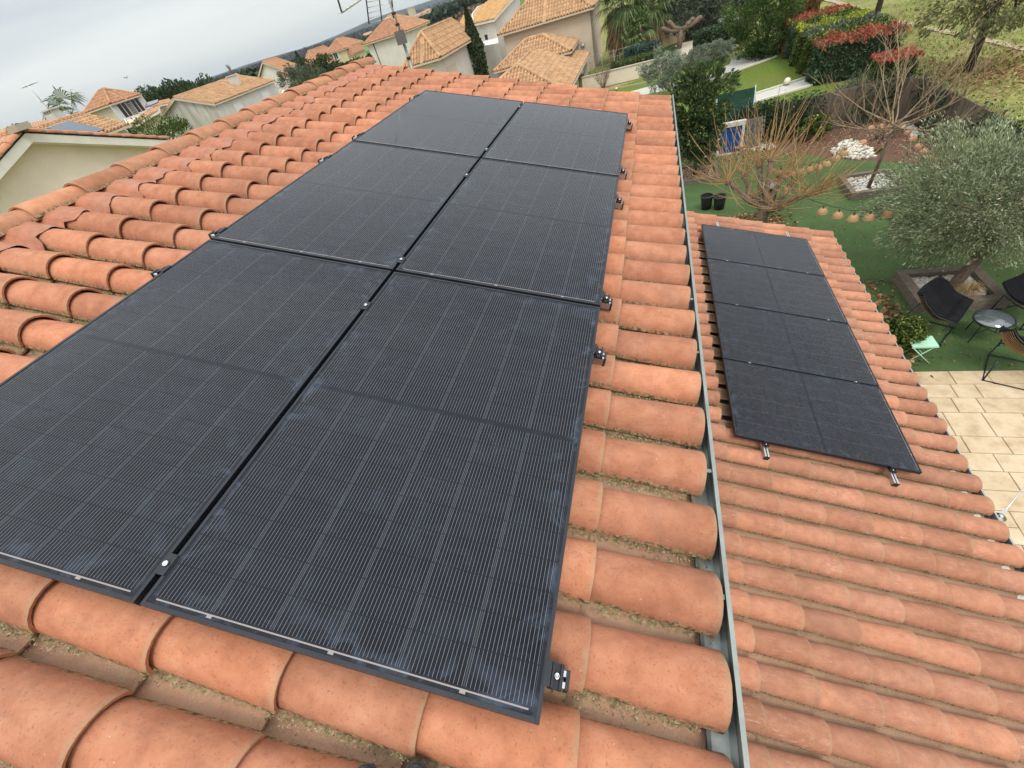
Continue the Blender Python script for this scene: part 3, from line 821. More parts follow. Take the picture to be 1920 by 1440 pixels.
# painted metal ridge roll draped over the first tiles
t = NT('painted_ridge_roll', 0.6, 0.1, 0.4); p_ = t.pos()
wn = t.noise(t.map(p_, (1, 1, 1)), 9, 6, 0.75, 1.5); uvs_ = t.sep(t.uv())
c_ = t.ramp(t.noise(p_, 16, 4), (0.3, (0.35, 0.13, 0.07)), (0.7, (0.48, 0.19, 0.105)))
c_ = t.mix(t.math('MULTIPLY', t.ramp(wn, (0.47, 0.0), (0.60, 1.0)), t.ramp(uvs_[0], (0.55, 0.0), (0.98, 0.5))), c_, (0.33, 0.25, 0.215))
t.col(c_).bump(wn, 0.5, 0.01); M['roll'] = t.m
vs, uvl, fs = [], [], []
NV = int((V1 - V0)/0.0201); NU = 7
for i in range(NV + 1):
    v = V0 + (V1 - V0)*i/NV
    ph = ((v - VR0)/PITCH) % 1.0
    d = min(ph, 1 - ph)*PITCH          # distance to the nearest cover's crest line
    hc = BASEN + 0.062 + (0.088*math.sqrt(max(0, 1 - (d/0.108)**2)) if d < 0.105 else 0.004)
    k = math.floor((v - VR0)/PITCH + 0.5)
    wob = 0.025*math.sin(k*12.9898) + 0.012*math.sin(v*31)
    ue = -2.27 + wob + (0.07 if d > 0.09 else 0.0)*math.sin(k*4.1 + 2)
    for j in range(NU + 1):
        f = j/NU
        u = -2.62 + (ue + 2.62)*f
        n_ = (1 - f)**1.5*(-0.118) + (1 - (1 - f)**1.5)*(hc + 0.004) + 0.004*math.sin(v*57 + j*1.7)
        if j == NU: n_ -= 0.006
        vs.append(P(u, v, n_)); uvl.append((f, v))
for i in range(NV):
    for j in range(NU):
        a = i*(NU+1) + j; fs.append((a, a+1, a+NU+2, a+NU+1))
me = bpy.data.meshes.new('ridge_flashing'); me.from_pydata(vs, [], fs); me.polygons.foreach_set('use_smooth', [True]*len(fs))
ul = me.uv_layers.new(name='UVMap'); li = np.zeros(len(me.loops), dtype=np.int32); me.loops.foreach_get('vertex_index', li); ul.data.foreach_set('uv', np.array(uvl, dtype=np.float32)[li].ravel())
o = obj('ridge_flashing', me, M['roll'], roof); o['kind'] = 'stuff' if False else 'thing'
del o['kind']

# upper gutter: zinc, with a rolled outer lip and stays
def gutter(name, parent, uo, n0, v0, v1, mat, W=0.085, D=0.085, lab=None, lipn=0.0):
    b = MB()
    prof = [(-W, -0.05), (-W, -D), (-W*0.80, -D - .012), (0.0 - .02, -D - .012), (0.0, -D), (0.0, 0.0)]
    th = 0.003
    A = [P(uo + a, v0, n0) + Vector((0, 0, 0)) for a, d in prof]
    base = P(uo, 0, n0)
    def pt(a, d, v): return Vector((base.x + a, v, base.z + d))
    for i in range(len(prof) - 1):
        (a0, d0), (a1, d1) = prof[i], prof[i+1]
        b.quad(pt(a0, d0, v0), pt(a1, d1, v0), pt(a1, d1, v1), pt(a0, d0, v1))
        nx, nz = (d1 - d0), -(a1 - a0); L = math.hypot(nx, nz); nx, nz = nx/L*th, nz/L*th
        b.quad(pt(a0 - nx, d0 - nz, v1), pt(a1 - nx, d1 - nz, v1), pt(a1 - nx, d1 - nz, v0), pt(a0 - nx, d0 - nz, v0))
    b.box((base.x - .004, v0, base.z + .001), (base.x + .009, v1, base.z + .012))
    b.box((base.x + .0055, v0, base.z - .010), (base.x + .0092, v1, base.z + .0005))
    return obj(name, b, mat, parent)
gz0 = -0.088
gut = gutter('gutter', house, 1.674, gz0, V0, V1 - .05, M['zinc'])
bx = P(1.674, 0, gz0)
for v in [0.45, 0.92, 1.62, 2.08, 2.9, 3.9, 4.9, 5.9]:
    b = MB(); b.box((bx.x - .085, v - .008, bx.z - .004), (bx.x - .006, v + .008, bx.z - .001))
    obj('gutter_stay', b, M['zinc'], gut)
b = MB(); b.box((bx.x - .16, V0 + .02, bx.z - .30), (bx.x - .105, V1 - .06, bx.z - .10)); obj('fascia_board', b, M['void_shade'], house)

# ---- the lower roof: a lean-to against the house
ver = thing('lean_to_terrace', 'lower lean-to terrace roof of terracotta tiles carrying a single row of four black panels', 'terrace roof', (3.2, 4, 0))
LV0, LV1 = -0.9, 8.10
UL0 = 2.12       # where the plane meets the house wall, hidden behind the gutter
def PLw(u, v, n=0.0): return P(u, v, n + LOWN)
b = MB()
b.add([PLw(UL0, LV0, BASEN), PLw(5.06, LV0, BASEN), PLw(5.06, LV1, BASEN), PLw(UL0, LV1, BASEN), PLw(UL0, LV0, BASEN - .1), PLw(5.06, LV0, BASEN - .1), PLw(5.06, LV1, BASEN - .1), PLw(UL0, LV1, BASEN - .1)],
      [(0, 1, 2, 3), (7, 6, 5, 4), (0, 4, 5, 1), (1, 5, 6, 2), (2, 6, 7, 3), (3, 7, 4, 0)])
lroof = obj('roof', b, M['wood_deck'], ver)
def hid_low(u, v): return 2.95 < u < 4.25 and 3.0 < v < 7.15
NR2 = 38; LVR0 = 8.02 - (NR2 - 1)*0.2415
lay_tiles(lroof, LOWN, 5.165, 8, LVR0, NR2, COVER, PAN, M['ltile'], M['lpan'], M['ltile_s'], M['lpan_s'], hid_low)
g2 = gutter('gutter', ver, 5.165, LOWN - 0.125, LV0, LV1 - .04, M['zinc_teal'], W=0.09, D=0.07)
g2b = P(5.20, 0, LOWN - 0.10)
b = MB(); b.box((g2b.x - .20, LV0 + .02, g2b.z - .26), (g2b.x - .13, LV1 - .05, g2b.z - .05)); obj('beam', b, M['white_paint'], ver)
b = MB(); b.box((g2b.x - .19, LV1 - .55, 0), (g2b.x + .07, LV1 - .25, g2b.z - .28)); b.box((g2b.x - .45, LV0 + .2, 0), (g2b.x - .22, LV0 + .45, g2b.z - .28)); obj('post', b, M['white_paint'], ver)
# the wall corner standing out beyond the eave at the paving
for v in (8.09,):
    b = MB(); vs = [PLw(UL0, v - .25, BASEN - .1), PLw(4.9, v - .25, BASEN - .1), PLw(4.9, v - .25, BASEN - .1)]
    a0 = PLw(UL0, 0, BASEN - .11); a1 = PLw(4.85, 0, BASEN - .11)
    pr = [(a0.x, 0), (a1.x, 0), (a1.x, a1.z), (a0.x, a0.z)]
    b.add([Vector((x, v - .30, z)) for x, z in pr] + [Vector((x, v - .08, z)) for x, z in pr], [(3, 2, 1, 0), (4, 5, 6, 7), (0, 1, 5, 4), (1, 2, 6, 5), (2, 3, 7, 6), (3, 0, 4, 7)])
    obj('wall', b, M['beige_wall'], ver)
# dark batten and mortar under the far verge of the lean-to
b = MB()
for i in range(8):
    u0 = UL0 + i*(5.06 - UL0)/8; u1 = UL0 + (i+1)*(5.06 - UL0)/8 - .002
    vs = [PLw(u0, LV1 - .01, BASEN), PLw(u1, LV1 - .01, BASEN), PLw(u1, LV1 - .01, BASEN + .07), PLw(u0, LV1 - .01, BASEN + .07), PLw(u0, LV1 + .02, BASEN), PLw(u1, LV1 + .02, BASEN), PLw(u1, LV1 + .02, BASEN + .05), PLw(u0, LV1 + .02, BASEN + .05)]
    b.add(vs, [(0,1,2,3),(7,6,5,4),(0,4,5,1),(1,5,6,2),(2,6,7,3),(3,7,4,0)])
obj('verge_mortar', b, M['mortar'], lroof)
# broken tile crumbs lying in the channels
cr = MB()
for k in range(60):
    u = rnd.uniform(-1.3, 1.5); v = -0.35 + rnd.uniform(-.3, .35) if k < 30 else rnd.uniform(0, 2.4); 
    if k >= 30: u = rnd.uniform(1.2, 1.6)
    row = round((v - VR0)/PITCH - .5) + .5; v = VR0 + row*PITCH + rnd.uniform(-.03, .03)
    c0 = P(u, v, BASEN + 0.022 + abs((v - VR0 - row*PITCH))*.25); s_ = rnd.uniform(.002, .006)
    cr.add([c0 + Vector((rnd.uniform(-s_, s_)*1.5, rnd.uniform(-s_, s_), rnd.uniform(0, s_))) for _ in range(5)], [(0, 1, 2), (0, 2, 3), (0, 3, 4), (1, 2, 3, 4)])
o = struct('tile_crumbs', cr, simple('broken_terracotta', (0.56, 0.20, 0.09), 0.9), 'stuff'); o['label'] = 'orange crumbs of broken tile lying in the tile channels'

# moss, grit and lichen crust along the lower long edges of the near covers
rsm = np.random.RandomState(41); V_, LI_, LT_ = [], [], []; off = 0
def crust(n_shift, v0, pitch, rows, u0, u1, dens, vmax, smin, smax):
    global off
    for r in range(rows):
        v = v0 + r*pitch
        if v > vmax: continue
        m_ = int((u1 - u0)*dens)
        uu = rsm.uniform(u0, u1, m_)
        kk = np.array([mnoise.noise(Vector((a*4.5, v*3, 0.3))) for a in uu])
        for u_, k_ in zip(uu, kk):
            if k_ < -0.10: continue
            if n_shift == 0 and -1.10 < u_ < 1.12 and v > 0.12: continue
            s_ = rsm.uniform(smin, smax)
            dv = -0.100 - abs(rsm.normal())*0.010*(1 + 2*max(0, k_))
            base_n = BASEN + 0.060 + max(0, (-0.100 - dv))*(-0.6) + n_shift
            c0 = np.array(P(u_, v + dv, base_n))
            q = rsm.normal(size=(4, 3))*s_*.55; q[3, 2] = s_*.9; q[:3, 2] = -s_*.3
            V_.append(c0 + q); LI_.extend([off, off+1, off+2, off, off+1, off+3, off+1, off+2, off+3, off+2, off, off+3]); LT_.extend([3]*4); off += 4
crust(0.0, VR0, PITCH, NROW, RIDGE_U + .3, 1.66, 620, 2.6, .002, .0065)
crust(LOWN, LVR0, PITCH, NR2, UL0 + .2, 5.1, 60, 3.0, .002, .005)
o = np_mesh('moss_and_grit', np.concatenate(V_), np.array(LI_), np.array(LT_), pebble_mat('moss_and_grit', (0.10, 0.085, 0.03), (0.27, 0.22, 0.11), (0.50, 0.43, 0.27)))
o['kind'] = 'stuff'; o['label'] = 'moss, lichen and grit along the lower edges of the roof tiles'

# ------------------------------------------------------------------ terrain and sky line
def fbm(x, y, s): return mnoise.fractal(Vector((x*s, y*s, 3.3)), 0.9, 2.1, 4)
gm = NT('ground', 0.95, 0, 0.1); pp = gm.pos(); px_, py_, pz_ = gm.sep(pp)
dist2 = gm.math('POWER', gm.math('ADD', gm.math('POWER', px_, 2.0), gm.math('POWER', py_, 2.0)), 0.5)
gn = gm.noise(pp, 0.9, 6, 0.65); gf = gm.noise(pp, 7.0, 5, 0.7); gb = gm.noise(pp, 0.16, 3)
grass = gm.ramp(gf, (0.34, (0.14, 0.16, 0.045)), (0.50, (0.28, 0.285, 0.09)), (0.66, (0.44, 0.40, 0.18)))
grass = gm.mix(gm.ramp(gn, (0.48, 0.0), (0.64, 0.8)), grass, (0.20, 0.14, 0.08))
grass = gm.mix(gm.ramp(gb, (0.40, 0.0), (0.66, 0.5)), grass, (0.12, 0.165, 0.045))
fieldn = gm.vor(pp, 0.0042, out='Color')
fld = gm.ramp(gm.sep(fieldn)[0], (0.0, (0.10, 0.17, 0.045)), (0.3, (0.16, 0.12, 0.075)), (0.5, (0.075, 0.085, 0.04)), (0.75, (0.13, 0.10, 0.065)), (1.0, (0.06, 0.075, 0.035)), interp='CONSTANT')
fld = gm.mix(0.5, fld, gm.ramp(gm.noise(pp, 0.05, 5), (0.3, 0.7), (0.7, 1.2)), 'MULTIPLY')
farf = gm.ramp(gm.math('DIVIDE', dist2, 400.0), (0.30, 0.0), (0.42, 1.0))
hazy_wood = gm.ramp(gm.noise(pp, 0.02, 6, 0.7), (0.38, (0.012, 0.019, 0.022)), (0.62, (0.045, 0.052, 0.050)))  # far woods: bluish tone of distance haze painted into the colour
fld = gm.mix(gm.ramp(gm.math('DIVIDE', dist2, 2000.0), (0.42, 0.0), (0.50, 1.0)), fld, hazy_wood)
cg = gm.mix(farf, grass, fld)
gm.col(cg).bump(gf, 0.6, 0.05); M['ground'] = gm.m
NR, NA = 70, 192
vs = [(0, 0, -0.03)]; fs = []
rad = [6 * (1.115 ** i) for i in range(NR)]
for r_ in rad:
    for k in range(NA):
        a = 2*math.pi*k/NA
        x, y = r_*math.sin(a), r_*math.cos(a)
        z = -0.03
        if r_ > 1200:
            t_ = min(1, (r_ - 1200)/1600)
            hh = 26 + 13*mnoise.noise(Vector((math.sin(a)*5, math.cos(a)*5, 0.4))) + 7*mnoise.noise(Vector((math.sin(a)*17, math.cos(a)*17, 1.4)))
            z += t_*t_*(3 - 2*t_)*hh*min(1.6, r_/2800)
        vs.append((x, y, z))
for k in range(NA): fs.append((0, 1 + (k+1) % NA, 1 + k))
for i in range(NR - 1):
    for k in range(NA):
        a, b_ = 1 + i*NA + k, 1 + i*NA + (k+1) % NA
        fs.append((a, b_, b_ + NA, a + NA))
bm_ = MB(); bm_.add(vs, [f[::-1] for f in fs], True)
struct('ground', bm_, M['ground'])

# ------------------------------------------------------------------ foliage made of leaf-sized faces
def leaf_mesh(name, C, size, mat, parent=None, aspect=0.45, droop=0.0, up=0.3, rs=None, kind=None, dirs=None):
    """C (N,3) centres; every leaf is a bent rhombus of two triangles"""
    rs = rs or nrs
    n = len(C)
    if dirs is None:
        d = rs.normal(size=(n, 3)); d[:, 2] += up; d[:, 2] -= droop
    else:
        d = dirs + rs.normal(size=(n, 3))*0.35
    d /= np.linalg.norm(d, axis=1)[:, None] + 1e-9
    s = rs.normal(size=(n, 3)); s -= (s*d).sum(1)[:, None]*d; s /= np.linalg.norm(s, axis=1)[:, None] + 1e-9
    L = (size*rs.uniform(0.65, 1.35, n))[:, None]
    w = L*aspect
    nn = np.cross(d, s)
    v = np.empty((n, 4, 3))
    v[:, 0] = C - d*L*0.5; v[:, 1] = C + s*w*0.5 + nn*w*0.12; v[:, 2] = C + d*L*0.5; v[:, 3] = C - s*w*0.5 + nn*w*0.12
    li = np.arange(n*4); lt = np.full(n, 4)
    o = np_mesh(name, v.reshape(-1, 3), li, lt, mat, parent)
    if kind: o['kind'] = kind
    return o
def clumps(n_clump, per, R3, rs=None, shell=0.5, cl=0.28, flat=1.0, lowcut=-1.0):
    """points in leafy clumps spread through an ellipsoid of radii R3"""
    rs = rs or nrs
    out = []
    while len(out) < n_clump:
        q = rs.normal(size=3); q /= np.linalg.norm(q)
        r = shell + (1 - shell)*rs.rand()**0.5
        q = q*r
        if q[2] < lowcut: continue
        q = q*(0.93 + 0.50*mnoise.noise(Vector((q[0]*1.9 + n_clump, q[1]*1.9, q[2]*1.9))))
        out.append(q)
    cc = np.array(out)*np.array(R3)
    sz = rs.uniform(0.6, 1.3, n_clump)*cl*min(R3)
    cnt = rs.poisson(per, n_clump) + 3
    idx = np.repeat(np.arange(n_clump), cnt)
    q = rs.normal(size=(len(idx), 3)); q /= np.linalg.norm(q, axis=1)[:, None]
    q *= rs.uniform(0.35, 1.0, len(idx))[:, None]**0.6
    q[:, 2] *= 0.8
    P_ = cc[idx] + q*sz[idx][:, None]
    dirs = cc[idx]/np.array(R3) + np.array([0, 0, 0.2])
    return P_, dirs, cc
def limbs(b, base, targets, r0, n=5, rs=None, forks=0.45):
    base = Vector(base)
    for t_ in targets:
        t_ = Vector(t_)
        m_ = base.lerp(t_, forks) + Vector((rnd.uniform(-.1, .1), rnd.uniform(-.1, .1), rnd.uniform(0, .15)))*(t_ - base).length
        b.tube([base, m_, t_], [r0, r0*.6, r0*.2], n)
def tree(name, lab, cat, base, crown_c, R3, leafm, barkm, nclump=60, per=60, size=0.1, aspect=0.4, trunk_r=0.12, droop=0.0, group=None, cl=0.3, lowcut=-1.0, shell=0.5, seed=1, nlimb=9, trunkpath=None, dirw=True):
    rs = np.random.RandomState(seed)
    base = Vector(base); crown_c = Vector(crown_c)
    t = thing(name, lab, cat, base, 0, group)
    P_, D_, cc = clumps(nclump, per, R3, rs, shell, cl, 1, lowcut)
    P_ = P_ + np.array(crown_c)
    D_[:, 2] -= droop
    leaf_mesh('crown', P_, size, leafm, t, aspect, rs=rs, dirs=D_ if dirw else None)
    b = MB()
    fork = crown_c + Vector((0, 0, -R3[2]*0.55))
    if fork.z < base.z + .15: fork.z = base.z + .15
    path = trunkpath or [base, base.lerp(fork, 0.5) + Vector((rnd.uniform(-.05, .05), rnd.uniform(-.05, .05), 0))*R3[0], fork]
    b.tube([Vector(q) for q in path], [trunk_r*1.25, trunk_r, trunk_r*.85][:len(path)] if len(path) == 3 else [trunk_r*(1.2 - .35*i/len(path)) for i in range(len(path))], 8)
    pick = rs.choice(len(cc), min(nlimb, len(cc)), replace=False)
    limbs(b, path[-1], [crown_c + Vector(cc[i])*0.9 for i in pick], trunk_r*.6)
    obj('trunk', b, barkm, t)
    return t

# ------------------------------------------------------------------ roofs of the other houses: real tile relief, joined per roof
def roof_tiles(mb, pts, pitch=0.24, exp=0.40, h=0.095, lift=0.03):
    pts = [Vector(p) for p in pts]
    n = (pts[1] - pts[0]).cross(pts[2] - pts[0]).normalized()
    if n.z < 0: n = -n
    d = Vector((0, 0, -1)) - n*(-n.z); d.normalize()
    l = d.cross(n).normalized()
    o = pts[0]
    q = [((p - o).dot(l), (p - o).dot(d)) for p in pts]
    s0, s1 = min(a for a, _ in q), max(a for a, _ in q)
    tmax = max(b_ for _, b_ in q)
    mb.poly([o + l*a + d*b_ for a, b_ in q] if (pts[1]-pts[0]).cross(pts[2]-pts[0]).z > 0 else [o + l*a + d*b_ for a, b_ in q][::-1])
    N = max(1, int(round((s1 - s0)/pitch)))
    pt = (s1 - s0)/N
    hw = pt*0.37
    for i in range(N):
        s = s0 + pt*(i + .5)
        ts = []
        for k in range(len(q)):
            (a0, b0), (a1, b1) = q[k], q[(k+1) % len(q)]
            if (a0 - s)*(a1 - s) < 0: ts.append(b0 + (b1 - b0)*(s - a0)/(a1 - a0))
        if len(ts) < 2: continue
        ta, tb = min(ts), max(ts)
        k = 0
        js = rnd.uniform(-.015, .015)
        while True:
            e = tmax - k*exp + js*(k > 0); st = e - exp
            k += 1
            if st >= tb: continue
            if e <= ta + 0.02 or k > 400: break
            e2, s2 = min(e, tb), max(st, ta)
            if e2 - s2 < 0.05: continue
            def ring(t_, ext):
                c = o + l*s + d*t_ + n*ext
                return [c - l*hw, c - l*hw*.62 + n*h*.78, c + n*h, c + l*hw*.62 + n*h*.78, c + l*hw]
            A, B = ring(s2, 0.002), ring(e2, lift)
            mb.add(A + B, [(j, j+5, j+6, j+1) for j in range(4)] + [(5, 9, 8, 7, 6)])
def fascia(b, a, c, drop=0.11, th=0.08):
    b.slab(Vector(a) - Vector((0, 0, drop/2 + .02)), Vector(c) - Vector((0, 0, drop/2 + .02)), th, drop)
HOUSES = {}
def aahouse(label, X0, X1, Y0, Y1, ze, rise, kind, wall, tile, z0=-0.5, over=0.35, name='house', cat='house', group=None, pitch=0.24, exp=0.40, fascia_m=None, wall2=None, walls='SENW', ridge_f=0.5):
    t = thing(name, label, cat, ((X0+X1)/2, (Y0+Y1)/2, 0), 0, group)
    xa, xb, ya, yb = X0 - over, X1 + over, Y0 - over, Y1 + over
    zt = ze + rise
    SW, SE, NE, NW = Vector((xa, ya, ze)), Vector((xb, ya, ze)), Vector((xb, yb, ze)), Vector((xa, yb, ze))
    W, Dp = xb - xa, yb - ya
    if kind == 'hip':
        if W > Dp: r1, r2 = Vector((xa + Dp/2, (ya+yb)/2, zt)), Vector((xb - Dp/2, (ya+yb)/2, zt)); faces = [[SW, SE, r2, r1], [SE, NE, r2], [NE, NW, r1, r2], [NW, SW, r1]]
        else: r1, r2 = Vector(((xa+xb)/2, ya + W/2, zt)), Vector(((xa+xb)/2, yb - W/2 - .001, zt)); faces = [[SW, SE, r1], [SE, NE, r2, r1], [NE, NW, r2], [NW, SW, r1, r2]]
        ridges = [(r1, r2)] + ([(SW, r1), (NW, r1), (SE, r2), (NE, r2)] if W > Dp else [(SW, r1), (SE, r1), (NE, r2), (NW, r2)])
    elif kind == 'gable_y':
        xm = (xa + xb)*.5 if ridge_f == .5 else xa + (xb - xa)*ridge_f
        r1, r2 = Vector((xm, ya, zt)), Vector((xm, yb, zt)); faces = [[SE, NE, r2, r1], [NW, SW, r1, r2]]; ridges = [(r1, r2)]
    else:
        ym = (ya+yb)/2
        r1, r2 = Vector((xa, ym, zt)), Vector((xb, ym, zt)); faces = [[SW, SE, r2, r1], [NE, NW, r1, r2]]; ridges = [(r1, r2)]
    b = MB()
    zw = ze - 0.06
    pts = [(X0, Y0), (X1, Y0), (X1, Y1), (X0, Y1)]
    for i in range(4):
        (x_, y_), (u_, v_) = pts[i], pts[(i+1) % 4]
        b.quad((x_, y_, z0), (u_, v_, z0), (u_, v_, zw), (x_, y_, zw))
    if kind == 'gable_y':
        s_ = (X0 + (X1-X0)*ridge_f)
        for y_, fl in ((Y0, 1), (Y1, 0)):
            tri = [(X0, y_, zw), (X1, y_, zw), (s_, y_, zt - 0.14)]
            b.poly(tri if fl else tri[::-1])
    elif kind == 'gable_x':
        for x_, fl in ((X1, 1), (X0, 0)):
            tri = [(x_, Y0, zw), (x_, Y1, zw), (x_, (Y0+Y1)/2, zt - 0.14)]
            b.poly(tri if fl else tri[::-1])
    else: b.quad((X0, Y0, zw), (X1, Y0, zw), (X1, Y1, zw), (X0, Y1, zw))
    obj('wall', b, wall, t)
    f = MB()
    for i in range(4):
        A_, B_ = [SW, SE, NE, NW][i], [SW, SE, NE, NW][(i+1) % 4]
        if kind == 'gable_y' and i in (0, 2): 
            fascia(f, A_, ridges[0][0 if i == 0 else 1], .16, .06); fascia(f, ridges[0][0 if i == 0 else 1], B_, .16, .06)
        elif kind == 'gable_x' and i in (1, 3):
            fascia(f, A_, ridges[0][1 if i == 1 else 0], .16, .06); fascia(f, ridges[0][1 if i == 1 else 0], B_, .16, .06)
        else: fascia(f, A_, B_)
    obj('eaves', f, fascia_m or M['pink_wall'], t)
    rb = MB()
    for fc in faces: roof_tiles(rb, fc, pitch, exp)
    ro = obj('roof', rb, tile, t); ro['kind'] = 'stuff'
    rr = MB()
    for a_, c_ in ridges:
        L_ = (c_ - a_).length
        if L_ < .2: continue
        k_ = max(1, int(L_/.42))
        for j in range(k_):
            p0 = a_.lerp(c_, j/k_); p1 = a_.lerp(c_, (j + 1)/k_)
            rr.tube([p0 + Vector((0, 0, .03)), p1 + Vector((0, 0, .045))], [.13, .115], 8, False)
    o_ = obj('ridge_tiles', rr, tile, ro); o_['kind'] = 'stuff'
    t['_r'] = 0; del t['_r']
    HOUSES[t.name] = (X0, X1, Y0, Y1, ze, zt)
    return t
def window(t, c, axis, w, h, shutters=False, dark=True, depth=0.06, shw=0.42, name='window', frame_m=None, sill=True, closed=False):
    """axis 'y': on a wall facing -Y (c.y is the wall), axis 'x': on a wall facing +X"""
    def bx(b, a0, a1, z0, z1, o0, o1):
        if axis == 'y': b.box((c[0]+a0, c[1]-o1, c[2]+z0), (c[0]+a1, c[1]-o0, c[2]+z1))
        else: b.box((c[0]+o0, c[1]+a0, c[2]+z0), (c[0]+o1, c[1]+a1, c[2]+z1))
    b = MB(); e = .06
    bx(b, -w/2, -w/2+e, -h/2, h/2, .003, .04); bx(b, w/2-e, w/2, -h/2, h/2, .003, .04); bx(b, -w/2+e+.001, w/2-e-.001, h/2-e, h/2, .003, .04); bx(b, -w/2+e+.001, w/2-e-.001, -h/2, -h/2+e, .003, .04)
    if not closed: bx(b, -.03, .03, -h/2+e+.001, h/2-e-.001, .003, .038)
    fr = obj(name, b, frame_m or M['white_metal'], t)
    g_ = MB(); bx(g_, -w/2+e+.002, w/2-e-.002, -h/2+e+.002, h/2-e-.002, .004, .015)
    obj('pane' if not closed else 'roller_shutter', g_, M['dark_glass'] if not closed else M['white_metal'], fr)
    if sill:
        s_ = MB(); bx(s_, -w/2-.05, w/2+.05, -h/2-.07, -h/2-.002, .003, .12); obj('sill', s_, M['white_paint'], fr)
    if shutters:
        for sg in (-1, 1):
            s_ = MB(); a = sg*(w/2 + shw/2 + .01); bx(s_, a-shw/2, a+shw/2, -h/2, h/2, .004, .05)
            for k in range(4): bx(s_, a-shw/2+.03, a+shw/2-.03, -h/2+.08+k*h/4, -h/2+.14+k*h/4, .0505, .06)
            obj('shutter', s_, M['white_metal'], t)

# near neighbour's gable on the left ------------------------------------------------
A = GD(44, 246, 19.0); azg = R(0)
gd = Vector((math.sin(azg), math.cos(azg), 0)); bk = Vector((-gd.y, gd.x, 0))       # bk: away along its ridge
def on_gable(x, y):
    d = _ray(x, y); nrm = np.array(bk); tt = float(np.dot(np.array(A) - CAM, nrm)/np.dot(d, nrm)); return Vector(CAM + d*tt)
Rg = on_gable(319, 261); hwid = (Rg - A).dot(gd); zg = A.z - 0.35*hwid
nb = thing('house', 'neighbour house at the left edge with a blank beige gable wall and white verge board', 'house', (A.x, A.y, 0))
hl = hwid + 1.2
b = MB()
LB_, RB_ = A - gd*hl, A + gd*(hwid - .35)
for off, dpt in ((0.35, 10.0),):
    f0 = bk*off
    pts_ = [LB_ + gd*.35, RB_, A]
    lo = Vector((0, 0, 1))
    wl, wr, wa = LB_ + gd*.35 + f0, RB_ + f0, A + f0
    wl = Vector((wl.x, wl.y, A.z - .35*(hl - .35) - .20)); wr = Vector((wr.x, wr.y, A.z - .35*(hwid - .35) - .20)); wa = Vector((wa.x, wa.y, A.z - .20))
    fl, frr = Vector((wl.x, wl.y, 0)), Vector((wr.x, wr.y, 0))
    b.add([fl, frr, wr, wa, wl] + [q + bk*dpt for q in (fl, frr, wr, wa, wl)], [(0, 1, 2, 3, 4), (9, 8, 7, 6, 5), (1, 6, 7, 2), (5, 0, 4, 9), (2, 7, 8, 3), (3, 8, 9, 4)])
obj('wall', b, M['beige_wall'], nb)
b = MB()
aL = Vector((LB_.x, LB_.y, A.z - .35*hl)); aR = Vector((Rg.x, Rg.y, A.z - .35*hwid))
for p0, p1 in ((A, aR), (aL, A)):
    lo = Vector((0, 0, -.27)); q = [p0 + Vector((0, 0, -.05)), p1 + Vector((0, 0, -.05)), p1 + lo, p0 + lo]
    b.add(q + [x + bk*.34 for x in q], [(0, 1, 2, 3), (7, 6, 5, 4), (0, 4, 5, 1), (3, 2, 6, 7), (1, 5, 6, 2), (0, 3, 7, 4)])
obj('verge_board', b, M['white_paint'], nb)
rb = MB()
ndk = 10.4
roof_tiles(rb, [aL, A, A + bk*ndk, aL + bk*ndk]); roof_tiles(rb, [A, aR, aR + bk*ndk, A + bk*ndk])
rfo = obj('roof', rb, M['ftile_d'], nb); rfo['kind'] = 'stuff'
CT_ = [COVER[0].copy()]; CT_[0].materials.clear(); CT_[0].materials.append(M['tile'])
for side, (p0, p1) in (('r', (A, aR)), ('l', (A, aL))):
    dd = (p1 - p0); L_ = dd.length; dd.normalize(); upn = dd.cross(bk) if side == 'l' else bk.cross(dd); 
    if upn.z < 0: upn = -upn
    yv = upn.cross(dd)
    for k in range(int(L_/.4) + 1):
        s_ = L_ - k*.4 - .475
        if s_ < -.3: break
        org = p0 + dd*s_ + bk*.06 + upn*(-.01)
        m = Matrix(((dd.x, yv.x, upn.x, org.x), (dd.y, yv.y, upn.y, org.y), (dd.z, yv.z, upn.z, org.z), (0, 0, 0, 1))) @ Matrix.Rotation(-.04, 4, 'Y')
        o = bpy.data.objects.new('verge_tile', CT_[0]); COL.objects.link(o); o.parent = rfo; o.matrix_local = m
b = MB()
for k in range(24):
    p0 = A + bk*(k*.42) + Vector((0, 0, .06)); b.tube([p0, p0 + bk*.44], [.14, .12], 10, False)
o = obj('ridge_tiles', b, M['ftile_d'], rfo); o['kind'] = 'stuff'
b = MB(); b.box((A.x - .22, A.y - .22, A.z + .02), (A.x + .22, A.y + .16, A.z + .17)); obj('ridge_end_cap', b, M['mortar'], rfo)
# its eaves gutter and white downpipe at the right hand corner
b = MB(); e0 = aR + gd*.06 + Vector((0, 0, -.10)); b.tube([e0, e0 + bk*8], .065, 8)
b.tube([e0 + bk*.5 + Vector((0, 0, -.04)), e0 + bk*.5 - gd*.30 + Vector((0, 0, -.45)), e0 + bk*.5 - gd*.33 + Vector((0, 0, -3.5))], .05, 8)
obj('gutter', b, M['white_metal'], nb)

